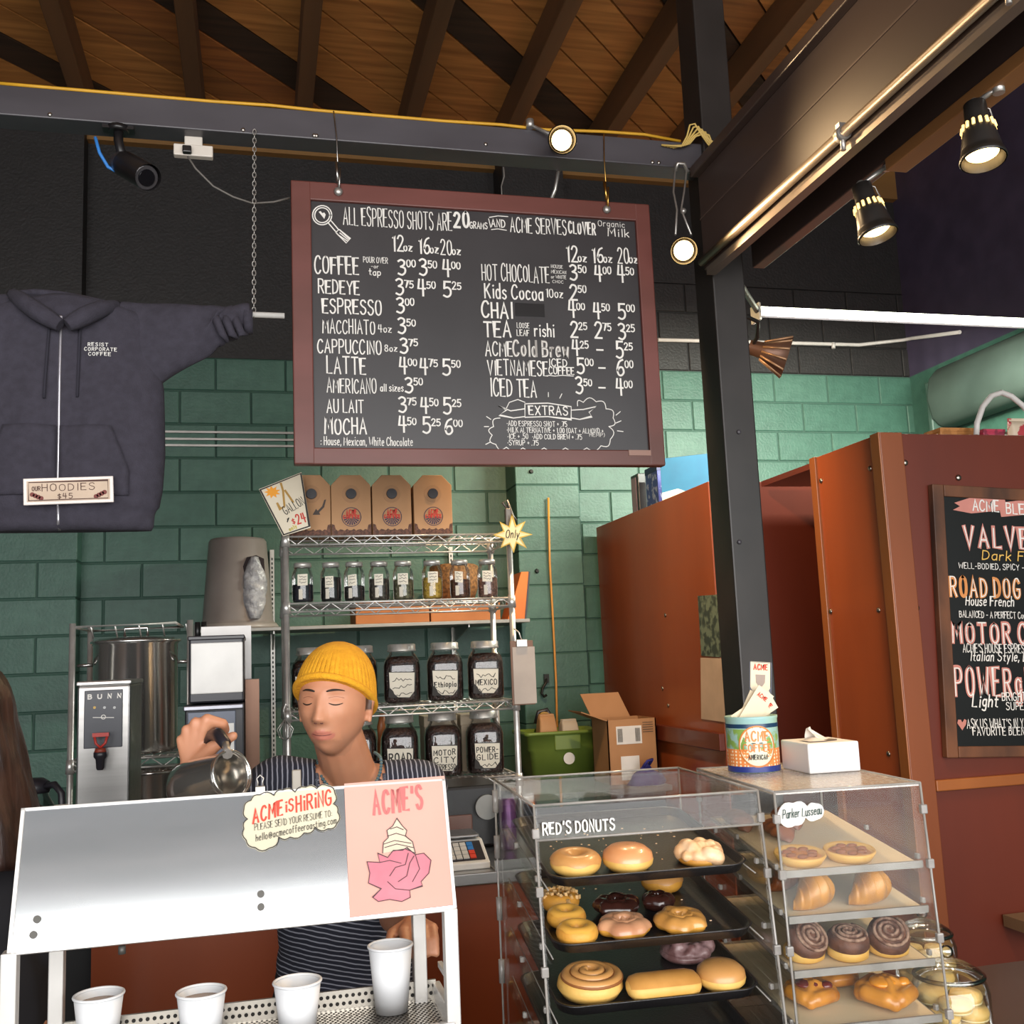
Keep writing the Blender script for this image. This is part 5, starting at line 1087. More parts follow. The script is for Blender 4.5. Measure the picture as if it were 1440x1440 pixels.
p = P(1437, 1300, 3.3); tag(obj('wood_ledge', MB().box(p.x-.02, 3.2, p.z-.02, p.x+.3, 3.37, p.z+.02), wood('ledge_wood', '8A7258', '6E5A44', .5), None, org=(p.x+.1, 3.3, p.z)), 'pale wooden ledge fixed to the kiosk front', 'ledge')
# ================================================================== SCALE AND CLUTTER ON BACK COUNTER
p = P(655, 1205, 3.14); t = thing('kitchen_scale', 'white counter scale with number keypad in blue and red', 'scale', (p.x, 3.22, 1.0))
obj('base', MB().prism([(0, 0), (.2, 0), (.2, .07), (.11, .07), (0, .02)], lambda u, v, d_: (d_, u-.1, v), -.16, .07), mat('white_panel', 'DCDAD6'), t, bevel=.004)
sl_ = math.atan2(.05, .11); mk = MX.Translation((0, -.1, .02)) @ MX.Rotation(sl_, 4, 'X')
b = MB(); b.M = mk; b.box(-.15, .012, 0, .058, .108, .003); obj('keypad', b, mat('keypad_black', '2C2A30', .4), t)
for r_ in range(4):
    for c_ in range(5):
        b = MB(); b.M = mk; x_ = -.07+c_*.021; y_ = .018+r_*.021
        m_ = mat('key_grey', 'C9C7C4', .5)
        if c_ == 4: m_ = mat('key_red', 'D8432E', .5) if r_ < 2 else mat('key_blue', '2C78BE', .5)
        b.box(x_, y_, .003, x_+.018, y_+.018, .006); obj('key', b, m_, t)
obj('platter', MB().box(-.14, -.0, .075, .06, .12, .085), ss, t, bevel=.004); obj('platter_post', MB().cyl((-.04, .06, .06), (-.04, .06, .078), .02, n=12), ss, t)
p = P(700, 1150, 3.3); t = thing('label_printer', 'black machine with grey dial standing behind the scale', 'machine', (p.x-.11, 3.55, 1.0))
obj('housing', MB().box(-.22, -.08, 0, .16, .18, .2), mat('machine_black', '131214', .4), t, bevel=.01); obj('drawer', MB().box(-.2, -.09, .05, .06, -.075, .11), mat('brown_drawer', '6A4A40', .4), t, bevel=.004)
obj('dial', MB().cyl((.11, -.1, .13), (.11, -.08, .13), .04, n=24), mat('grey_dial', '8A8A86', .4), t)
t = thing('purple_bottle', 'slim purple metal bottle beside the donut case back', 'bottle', (P(714, 1160, 3.40).x, 3.40, 1.0))
zz = P(714, 1121, 3.40).z-1.0
obj('bottle_body', MB().lathe([(.002, 0), (.026, 0), (.028, .006), (.028, zz*.92), (.024, zz*.96), (.024, zz), (.002, zz)], 24), mat('purple_enamel', '6A4070', .3, .4), t); obj('bottle_cap', MB().lathe([(.02, zz), (.02, zz+.02), (.002, zz+.022)], 20), mat('black_plastic', '27252B'), t)
t = thing('steel_tray', 'slanted stainless tray at the end of the back counter', 'tray', (.80, 3.2, 1.0))
obj('tray_panel', MB().prism([(-.13, 0), (.12, 0), (.12, .006), (-.13, .006)], lambda u, v, d_: (d_, u, v), -.13, .12), ss, t, bevel=.002); obj('tray_lip', MB().box(-.13, -.13, .0, .12, -.12, .03), ss, t)
# ================================================================== POUR-OVER STAND
alum = mat('white_aluminium', 'D2CFCB', .35, .3); scr = mat('screw_steel', '55534F', .5, .5)
c_tl = P(30, 1141, 1.93); c_tr = P(626, 1089, 1.93); c_bl = P(15, 1349, 1.85); c_br = P(640, 1272, 1.85)
xL, xR_ = -.388, .332; zT, zB = 1.402, 1.187
st = thing('pour_over_stand', 'aluminium pour over coffee stand with reflective slanted panel and drip tray', 'stand', (-.03, 1.93, .9))
satin = mat('satin_mirror', 'D2D3D5', .12, .85, 'C6C8CA', 3, (1, 6, 6))
fpan = lambda u, v, d_=0: V((xL+(xR_-xL)*u, 1.85+.08*v, zB+(zT-zB)*v))+V((0, -.937, .349))*d_
def panbox(u0, v0, u1, v1, d0, d1):
    b = MB(); b.add([fpan(u, v, d_) for d_ in (d0, d1) for u, v in ((u0, v0), (u1, v0), (u1, v1), (u0, v1))], [(0, 3, 2, 1), (4, 5, 6, 7), (0, 1, 5, 4), (1, 2, 6, 5), (2, 3, 7, 6), (3, 0, 4, 7)]); return b
wpart('slanted_panel', panbox(0, 0, 1, 1, -.004, 0), satin, st)
for a in ((0, .985, 1, 1.0), (0, 0, 1, .02), (0, 0, .008, 1), (.992, 0, 1, 1)): wpart('panel_edge', panbox(*a, -.006, .004), alum, st)
for u, v in ((.055, .22), (.05, .12), (.54, .25), (.54, .16)):
    q = fpan(u, v, .0); b = MB(); b.cyl(q, q+V((0, -.937, .349))*.003, .006, n=12); wpart('panel_screw', b, scr, st)
for x in (xL+.034, xR_-.056): wpart('side_arm', MB().box(x, 1.934, zT-.022, x+.024, 2.028, zT-.010), alum, st)
for x, y in ((xL+.002, 1.845), (xL+.045, 2.0), (xR_-.045, 2.0), (xR_-.012, 1.845)):
    zt_ = 1.187 if y < 1.9 else 1.39
    wpart('leg', MB().box(x-.011, y, .9, x+.013, y+.028, zt_+.004), alum, st, bevel=.002)
tz = .995
wpart('drip_tray', MB().box(xL+.03, 1.85, tz-.025, xR_-.015, 2.02, tz-.008), alum, st)
perf = mat('perforated_steel', 'B7B2AA', .3, .9); hole = mat('tray_hole', '1C1815', .8)
wpart('tray_grate', MB().box(xL+.03, 1.85, tz-.008, xR_-.015, 2.015, tz), perf, st)
wpart('tray_back', MB().box(xL+.03, 2.012, tz, xR_-.015, 2.018, tz+.035), perf, st)
wpart('tray_front_rim', MB().box(xL+.03, 1.84, tz-.03, xR_-.01, 1.852, tz+.012), alum, st, bevel=.002)
wpart('tray_side', MB().box(xR_-.02, 1.85, tz-.03, xR_-.006, 2.02, tz+.03), alum, st, bevel=.002)
wpart('lower_rail', MB().box(xR_-.012, 1.86, tz+.06, xR_-.004, 2.0, tz+.07), alum, st)
b = MB()
for i in range(58):
    for j in range(2): b.add([(xL+.04+i*.0115+(j % 2)*.0057+.0036*math.cos(a), 2.0112, tz+.012+j*.013+.0036*math.sin(a)) for a in [k*math.pi/4 for k in range(8)]], [tuple(range(8))])
for i in range(76):
    for j in range(20): b.add([(xL+.037+i*.0087+(j % 2)*.0043+.0026*math.cos(a), 1.856+j*.0079+.0026*math.sin(a), tz+.0006) for a in [k*math.pi/3 for k in range(6)]], [tuple(range(6))])
wpart('perforations', b, hole, st, fix=False, kind='stuff')
wpart('latch_knob', MB().cyl((xL+.17, 1.856, zB-.004), (xL+.17, 1.856, zB-.016), .006, n=10), scr, st)
# hiring cloud + pink poster on the panel
pan_n = V((0, -.937, .349))
def panuv(px, py, d_=.003):      # pixel -> (u,v) metres on panel plane
    d = ray(px, py); o = fpan(0, 0, d_); n = pan_n; k = (o-CAM).dot(n)/d.dot(n); return CAM+d*k
eu = V((1, 0, 0)); ev = (fpan(0, 1)-fpan(0, 0)).normalized()
hc = thing('hiring_notice', 'cloud shaped ACME IS HIRING notice clipped on the slanted panel', 'sign', panuv(407, 1150))
cpts = [(352, 1125), (365, 1117), (385, 1118), (398, 1110), (415, 1113), (430, 1106), (446, 1108), (462, 1104), (472, 1115), (470, 1130), (476, 1142), (475, 1158), (462, 1166), (444, 1164), (428, 1172), (408, 1178), (392, 1178), (378, 1194), (358, 1193), (345, 1182), (342, 1166), (347, 1152), (342, 1138)]
def smooth_cloud(c, cx_, cy_):
    out = []
    for a_, b_ in zip(c, c[1:]+c[:1]):
        dx, dy = b_[0]-a_[0], b_[1]-a_[1]; L2 = math.hypot(dx, dy) or 1; nx, ny = -dy/L2, dx/L2
        if nx*((a_[0]+b_[0])/2-cx_)+ny*((a_[1]+b_[1])/2-cy_) < 0: nx, ny = -nx, -ny
        out += [(a_[0]+dx*t+nx*L2*.22*math.sin(math.pi*t), a_[1]+dy*t+ny*L2*.22*math.sin(math.pi*t)) for t in (0, .25, .5, .75)]
    return out
cs = smooth_cloud(cpts, 408, 1150)
b = MB(); n = len(cs); vs = [panuv(x, y, .003) for x, y in cs]; vs2 = [panuv(x, y, .0) for x, y in cs]
b.add(vs+vs2, [tuple(range(n)), tuple(range(2*n-1, n-1, -1))]+[(i, (i+1) % n, n+(i+1) % n, n+i) for i in range(n)]); wpart('card', b, mat('cream_notice', 'D0C8AE', .6), hc)
def loc2(o, an=0):   # local plane coords in metres at pixel o, rotated
    O = panuv(*o, .0045); return lambda u, v: O+eu*(u*math.cos(an)-v*math.sin(an))+ev*(u*math.sin(an)+v*math.cos(an))
b = MB(); cp_ = [((x-408)*.985+408, (y-1150)*.975+1150) for x, y in cs]; O = panuv(408, 1150, .0045)
def uvp(px, py): q = panuv(px, py, .0045)-O; return q.dot(eu), q.dot(ev)
fO = lambda u, v: O+eu*u+ev*v
stroke(b, [uvp(x, y) for x, y in cp_+cp_[:1]], .0016, fO)
def ptext(b, s, x0_, y0_, x1_, y1_, h_, wt, fO=fO, uvp=uvp, **k):
    a = uvp(x0_, y0_); c_ = uvp(x1_, y1_); w_ = math.hypot(c_[0]-a[0], c_[1]-a[1]); text(b, s, a[0], a[1], h_, w_, wt, fO, rise=(c_[1]-a[1])/max(c_[0]-a[0], 1e-6), **k)
ptext(b, 'PLEASE SEND YOUR RESUME TO:', 358, 1168, 466, 1148, .011, .09); ptext(b, 'hello@acmecoffeeroasting.com', 360, 1183, 472, 1158, .012, .09)
wpart('small_lettering', b, inkm, hc, fix=False)
b = MB(); ptext(b, 'ACME', 356, 1158, 396, 1146, .024, .17, jit=.1); ptext(b, 'iS', 402, 1142, 412, 1139, .020, .17); ptext(b, 'HiRiNG', 417, 1142, 465, 1131, .027, .15, jit=.1); wpart('red_lettering', b, mat('hiring_red', 'D2402A', .6), hc, fix=False)
pp = thing('ice_cream_poster', 'pink poster of a soft serve swirl on a rose, fixed to the slanted panel', 'poster', panuv(560, 1180))
po = [(484, 1102), (625, 1091), (641, 1272), (492, 1290)]
b = MB(); vs = [panuv(x, y, .003) for x, y in po]; vs2 = [panuv(x, y, .0002) for x, y in po]; b.add(vs+vs2, [(0, 1, 2, 3), (7, 6, 5, 4)]+[(i, (i+1) % 4, 4+(i+1) % 4, 4+i) for i in range(4)]); wpart('sheet', b, mat('pale_pink_paper', 'D2A092', .6, 0, 'CC988A', 3), pp)
O2 = panuv(560, 1180, .0042)
def uvq(px, py): q = panuv(px, py, .0042)-O2; return q.dot(eu), q.dot(ev)
fQ = lambda u, v: O2+eu*u+ev*v
fQ2 = lambda u, v: O2+eu*u+ev*v+pan_n*.0006
b = MB(); ptext(b, "ACME'S", 526, 1145, 594, 1137, .04, .22, fQ, uvq); wpart('pink_lettering', b, mat('rose_ink', 'C86A68', .6), pp, fix=False)
rose = [(516, 1212), (534, 1213), (531, 1200), (545, 1206), (553, 1196), (566, 1196), (572, 1192), (584, 1202), (596, 1200), (606, 1210), (603, 1228), (592, 1240), (594, 1246), (576, 1252), (577, 1262), (565, 1268), (548, 1265), (532, 1268), (524, 1262), (536, 1250), (518, 1242), (520, 1228)]
b = MB(); b.add([fQ(*uvq(x, y)) for x, y in rose], [tuple(range(len(rose)))]); wpart('rose_print', b, mat('rose_fill', 'CC7A86', .6, 0, 'BC6877', 12), pp, fix=False)
sw = [(538, 1200), (539, 1185), (546, 1178), (544, 1168), (552, 1162), (558, 1151), (566, 1162), (572, 1168), (570, 1176), (580, 1184), (584, 1200), (570, 1194), (552, 1197)]
b = MB(); b.add([fQ(*uvq(x, y)) for x, y in sw], [tuple(range(len(sw)))]); wpart('swirl_print', b, mat('cream_fill', 'D4C4AC', .6), pp, fix=False)
b = MB()
for pl in (rose+rose[:1], sw, [(540, 1187), (555, 1182), (578, 1186)], [(541, 1192), (558, 1187), (581, 1192)], [(545, 1176), (557, 1172), (571, 1176)], [(549, 1166), (558, 1163), (567, 1167)], [(548, 1232), (556, 1220), (570, 1216), (574, 1200)], [(560, 1240), (572, 1232), (576, 1214), (582, 1204)], [(534, 1213), (548, 1210), (564, 1214)], [(545, 1240), (556, 1250), (576, 1252)], [(584, 1202), (590, 1222), (580, 1240)]): stroke(b, [uvq(x, y) for x, y in pl], .0013, fQ2)
wpart('ink_lines', b, mat('sepia_ink', '4A3038', .7), pp, fix=False)
for px, py, lab in ((366, 1108, 'wire handled binder clip gripping the panel edge near the hiring notice'), (417, 1100, 'clear plastic clip gripping the panel edge above the hiring notice')):
    q = panuv(px, py+3, .0); t = thing('binder_clip', lab, 'clip', q)
    if px < 400:
        obj('clip_body', MB().box(-.008, -.006, -.008, .008, .012, .006), chrome, t); obj('wire_handle', MB().tube([(-.005, 0, .004), (-.004, 0, .014), (-.006, 0, .02), (0, 0, .026), (.006, 0, .02), (.004, 0, .014), (.005, 0, .004)], .0013, 6), chrome, t)
    else:
        obj('clip_jaw', MB().box(-.008, -.006, -.012, .008, -.001, .026), mat('smoky_plastic', '8C8478', .3), t, bevel=.002); obj('clip_lever', MB().box(-.007, .004, -.008, .007, .008, .022), mat('smoky_plastic', '8C8478'), t, bevel=.002)
# paper cups
cupm = mat('white_paper_cup', 'D9DADC', .5, 0, 'D3D4D7', 4)
def cup(label, px, pybase, h_, rt, rb, liquid):
    p = PZ(px, pybase, tz); t = thing('paper_cup', label, 'cup', (p.x, p.y, tz+.0009), 0, 'white paper cups on the drip tray')
    obj('cup_wall', MB().lathe([(rb*.9, .003), (rb, 0), (rt, h_-.004), (rt-.0015, h_-.004), (rb-.001, .005), (.002, .005)], 40, caps=False), cupm, t)
    obj('rolled_rim', MB().tube([(rt*math.cos(a), rt*math.sin(a), h_-.003) for a in [2*math.pi*k/36 for k in range(36)]], .0026, 8, loop=True), cupm, t)
    if liquid: obj('coffee', MB().lathe([(.002, h_*.82), (rb+(rt-rb)*.82-.001, h_*.82)], 30, caps=False), mat('milky_coffee', '8A6A4C', .2), t)
cup('short white paper cup standing nearest the left legs of the stand', 138, 1474, .088, .0400, .030, 1)
cup('short white paper cup, second along the drip tray from its left legs', 283, 1470, .088, .0400, .030, 1)
cup('short white paper cup beside the tall cup', 419, 1454, .088, .0400, .030, 0)
cup('tall white paper cup at the right end of the drip tray', 551, 1422, .116, .0395, .029, 0)
# ================================================================== DISPLAY CASES
acr = glassmat('clear_acrylic', (.975, .98, .975), .3, .02, .004)
acrh = glassmat('hazy_acrylic', (.96, .965, .96), .13, .04, .003, .006)
edge = mat('acrylic_edge', 'BBB6B0', .12, 0, 'A5A09A', 20, trans=.4)
clipm = mat('acrylic_hinge', 'BDB8B3', .12, 0, 'A5A09B', 30, trans=.45)
black_tray = mat('black_tray_plastic', '1B1A1B', .3, 0, '232122', 12, bump=.08, bscale=200)
def rods(segs, r_=.0028):
    b = MB()
    for a, c_ in segs: b.cyl(a, c_, r_, n=6)
    return b
def tray_mesh(w_, d_, lip=.014):
    b = MB(); r_ = .035
    def rr(hx_, hy_, z): return rrect(hx_, hy_, z, r_)
    b.rings([rr(w_/2-.008, d_/2-.008, -.003), rr(w_/2-.003, d_/2-.003, lip-.003), rr(w_/2, d_/2, lip), rr(w_/2-.005, d_/2-.005, lip), rr(w_/2-.010, d_/2-.010, .0)]); return b
class Case:
    pass
def case(name, label, x, y, rz, w_, d_, z0, z1, slant, shelves, clear, opaque_shelf, top_mat):
    t = thing(name, label, 'display case', (x, y, z0), rz); H = z1-z0; th = .005
    c = Case(); c.t = t; c.mw = MX.Translation((x, y, z0)) @ MX.Rotation(rz, 4, 'Z'); c.inv = c.mw.inverted(); c.w = w_; c.d = d_
    ft = V((0, 0, H)); fb = V((0, -slant, 0))
    obj('top_panel', MB().box(0, 0, H-th, w_, d_, H), top_mat, t)
    for k, x_ in enumerate((0, w_-th)):
        obj('side_panel', MB().prism([(-slant, 0), (d_, 0), (d_, H-th), (0, H-th)], lambda u, v, q: (q, u, v), x_, x_+th), clear, t)
    fh = .055
    if clear is acr:
        s1 = slant*fh/H; obj('front_header', MB().add([(0, 0, H-th), (w_, 0, H-th), (w_, -s1, H-fh), (0, -s1, H-fh), (0, .004, H-th), (w_, .004, H-th), (w_, -s1+.004, H-fh), (0, -s1+.004, H-fh)], [(0, 1, 2, 3), (7, 6, 5, 4), (0, 4, 5, 1), (2, 6, 7, 3), (1, 5, 6, 2), (0, 3, 7, 4)]), clear, t)
    else:
        obj('front_panel', MB().add([(0, 0, H-th), (w_, 0, H-th), (w_, -slant, 0), (0, -slant, 0), (0, .004, H-th), (w_, .004, H-th), (w_, -slant+.004, 0), (0, -slant+.004, 0)], [(0, 1, 2, 3), (7, 6, 5, 4), (0, 4, 5, 1), (2, 6, 7, 3), (1, 5, 6, 2), (0, 3, 7, 4)]), clear, t)
    obj('back_panel', MB().box(th, d_-.004, 0, w_-th, d_, H-th), clear, t)
    obj('base_panel', MB().box(0, -slant, 0, w_, d_, .005), clear, t)
    segs = [((0, 0, H), (w_, 0, H)), ((0, d_, H), (w_, d_, H)), ((0, 0, H), (0, d_, H)), ((w_, 0, H), (w_, d_, H)), ((0, 0, H), (0, -slant, 0)), ((w_, 0, H), (w_, -slant, 0)), ((0, d_, H), (0, d_, 0)), ((w_, d_, H), (w_, d_, 0))]
    if clear is acr: segs.append(((0, -slant*fh/H, H-fh), (w_, -slant*fh/H, H-fh)))
    for a, q in segs: obj('panel_edge', rods([(a, q)], .0022), edge, t)
    c.sh = []
    for zf in shelves:
        yf = -slant*(z1-zf)/H+.012; tl = .12; L = d_-yf-.03
        c.sh.append((zf-z0, yf, tl, L))
        for s, x_ in ((0, .010), (1, w_-.010)):
            obj('shelf_rail', MB().prism([(yf-.0, -.012), (yf+L, -.012+tl*L), (yf+L, -.004+tl*L), (yf, -.004)], lambda u, v, q, zz=zf-z0: (q, u, zz+v), x_-.007, x_+.007), acr, t)
            obj('rail_edge', rods([((x_+(.007 if s == 0 else -.007), yf, zf-z0-.004), (x_+(.007 if s == 0 else -.007), yf+L, zf-z0-.004+tl*L))], .0012), edge, t)
            for k in (.06, .55): obj('rail_stop', MB().cbox((.0035 if s == 0 else w_-.0035, yf+L*k, zf-z0+tl*L*k+.008), (.007, .010, .010)), clipm, t, bevel=.002)
    for z_ in (.10, .22, .34, .43):
        for s in (0, 1):
            obj('hinge', MB().cbox((0 if s == 0 else w_, -slant*(H-z_)/H, z_), (.012, .010, .016)), clipm, t, bevel=.002)
        obj('hinge', MB().cyl((0, d_, z_-.022), (0, d_, z_+.022), .006, n=10), clipm, t)
    return c
def hit(c, i, px, py, lift=0, mar=.045):
    zf, yf, tl, L = c.sh[i]; o = c.inv @ CAM; d = c.inv.to_3x3() @ ray(px, py)
    # plane z = zf+lift + tl*(y-yf)
    k = (zf+lift+tl*(o.y-yf)-o.z)/(d.z-tl*d.y); q = o+d*k; ym = yf+mar
    if q.y < ym: q.z += tl*(ym-q.y); q.y = ym
    q.x = min(max(q.x, .030+(mar-.014)*.92), c.w-.030-(mar-.014)*.92); return c.mw @ q
def local(c, i, px, py, lift):
    zf, yf, tl, L = c.sh[i]; o = c.inv @ CAM; d = c.inv.to_3x3() @ ray(px, py); k = (zf+lift+tl*(o.y-yf)-o.z)/(d.z-tl*d.y); q = o+d*k; return q.x, q.y
def settle(c, items, x0, x1, y0, y1):
    """nudge neighbours on one tray apart until they only touch; item = [x, y, radius, half length, axis]"""
    def pts(a): return [(a[0]+(t if a[4] == 'x' else 0), a[1]+(t if a[4] == 'y' else 0)) for t in ([0] if a[3] == 0 else [a[3]*(k/4-1) for k in range(9)])]
    for _ in range(400):
        for m, a in enumerate(items):
            for b in items[m+1:]:
                best = min(((p[0]-q[0])**2+(p[1]-q[1])**2, p, q) for p in pts(a) for q in pts(b)); d = math.sqrt(best[0]); gap_ = a[2]+b[2]+.0005-d
                if gap_ > 0:
                    ux, uy = ((best[2][0]-best[1][0])/d, (best[2][1]-best[1][1])/d) if d > 1e-6 else (0, 1)
                    a[0] -= ux*gap_/2; a[1] -= uy*gap_/2; b[0] += ux*gap_/2; b[1] += uy*gap_/2
        for a in items:
            hx_, hy_ = (a[3] if a[4] == 'x' else 0), (a[3] if a[4] == 'y' else 0)
            a[0] = min(max(a[0], x0+a[2]+hx_), x1-a[2]-hx_); a[1] = min(max(a[1], y0+a[2]+hy_), y1-a[2]-hy_)
    return items
def at_(c, i, x, y, up): zf, yf, tl, L = c.sh[i]; return c.mw @ V((x, y, zf+tl*(y-yf)+up))
def on(c, i, p): return MX.Translation(p) @ MX.Rotation(c.t.rotation_euler.z, 4, 'Z') @ MX.Rotation(math.atan(c.sh[i][2]), 4, 'X')
DC = case('donut_case', "clear acrylic donut case marked RED'S DONUTS", .442, 1.708, R(-3.5), .395, .41, .9, 1.374, .062, [1.243, 1.139, 1.044, .95], acr, None, acr)
PC = case('pastry_case', 'frosted acrylic pastry case with cream paper shelves, tin and tissue box on top', .850, 1.650, R(-5), .268, .40, .9, 1.374, .03, [1.236, 1.163, 1.078, .99], acrh, None, glassmat('frosted_top', (.8, .78, .76), .5, .2, .1, .22))
b = MB(); text(b, "RED'S DONUTS", .012, .474-.046, .018, .122, .15, lambda u, v: (u, -.0085, v), jit=.3); obj('lettering', b, chalk, DC.t, fix=False, label="white RED'S DONUTS lettering")
b = MB(); b.prism(smooth_cloud([(.004, .445), (.03, .455), (.055, .448), (.07, .452), (.084, .44), (.07, .425), (.05, .430), (.03, .418), (.005, .424)], .045, .437), lambda u, v, q: (u, q, v), -.007, -.004); obj('sticker', b, mat('white_panel', 'DCDAD6'), PC.t)
b = MB(); text(b, 'Parker Lusseau', .008, .431, .014, .07, .13, lambda u, v: (u, -.0095, v), slant=.2, rise=.05); obj('sticker_lettering', b, mat('dark_green_ink', '1E3A30', .6), PC.t, fix=False)
# trays
tm = tray_mesh(.352, .385); tme = mesh('tray', tm); fixn(tme); tme.materials.append(black_tray)
for i in range(4):
    zf, yf, tl, L = DC.sh[i]; p = DC.mw @ V((.395/2, yf+L/2-.004, zf+tl*(L/2)-.001))
    o = bpy.data.objects.new('black_tray', tme); link(o); o.matrix_world = MX.Translation(p) @ MX.Rotation(R(-3.5), 4, 'Z') @ MX.Rotation(math.atan(.12), 4, 'X')
    tag(o, 'black plastic tray in the donut case, %s' % ('topmost', 'second from the top', 'third from the top', 'lowest')[i], 'tray', 'black donut trays')
pap = mat('bakery_paper', 'D6C3A2', .7, 0, 'CDB996', 6)
for i in range(4):
    zf, yf, tl, L = PC.sh[i]; w_ = PC.w
    t = thing('shelf_tray', 'clear shelf with cream paper liner in the pastry case, %s' % ('topmost', 'second from the top', 'third from the top', 'lowest')[i], 'tray', (0, 0, 0), 0, 'pastry case shelves')
    t.matrix_world = PC.mw @ MX.Translation((w_/2, yf+L/2, zf+tl*L/2+.001)) @ MX.Rotation(math.atan(tl), 4, 'X')
    obj('shelf_sheet', MB().box(-w_/2+.008, -L/2, -.005, w_/2-.008, L/2, 0), edge, t, bevel=.002); obj('paper_liner', MB().box(-w_/2+.014, -L/2+.01, 0, w_/2-.014, L/2-.02, .002), pap, t)
    obj('front_lip', MB().box(-w_/2+.008, -L/2-.004, -.005, w_/2-.008, -L/2, .007), edge, t)
# ------------------------------------------------ baked goods
dough = mat('fried_dough', 'D49A3C', .55, 0, 'BF8130', 14, bump=.15, bscale=80); pale = mat('pale_dough', 'E0B766', .55, 0, 'CC9A48', 10, bump=.1, bscale=60)
def top(r_, rt): pass
def ringdough(b, Rr, r_, hz_, n=36, m=14, wob=0, f=None):
    rr = []
    for i in range(n):
        a = 2*math.pi*i/n; k = 1+wob*math.sin(a*5+1)+wob*.6*math.sin(a*9)
        rr.append([((Rr*k+r_*(1+wob*math.sin(7*a))*math.cos(q))*math.cos(a), (Rr*k+r_*(1+wob*math.sin(7*a))*math.cos(q))*math.sin(a), hz_+hz_*math.sin(q)*(1+wob*.5*math.sin(6*a))) for q in [2*math.pi*j/m for j in range(m)]])
    b.rings(rr, loop=True); return b
def ringtop(b, Rr, r_, hz_, n=36, wob=0, lim=(15, 165), off=.0015):
    rr = []
    for i in range(n):
        a = 2*math.pi*i/n; k = 1+wob*math.sin(a*5+1)+wob*.6*math.sin(a*9); e = 6*math.sin(a*6+2)
        qs = [R(lim[0]-e+(lim[1]-lim[0]+2*e)*j/10) for j in range(11)]
        rr.append([((Rr*k+(r_+off)*(1+wob*math.sin(7*a))*math.cos(q))*math.cos(a), (Rr*k+(r_+off)*(1+wob*math.sin(7*a))*math.cos(q))*math.sin(a), hz_+(hz_+off)*math.sin(q)*(1+wob*.5*math.sin(6*a))) for q in qs])
    rr.append(rr[0]); b.rings(rr, caps=False, closed=False); return b
def place(name, label, cat, mw, group='donuts in the acrylic case'):
    t = thing(name, label, cat, (0, 0, 0), 0, group); t.matrix_world = mw; return t
DON = []
def donut(label, i, px, py, kind, r_=.045, icing=None, base=dough, lift=.014, c=None): DON.append((label, i, px, py, kind, r_, icing, base, lift))
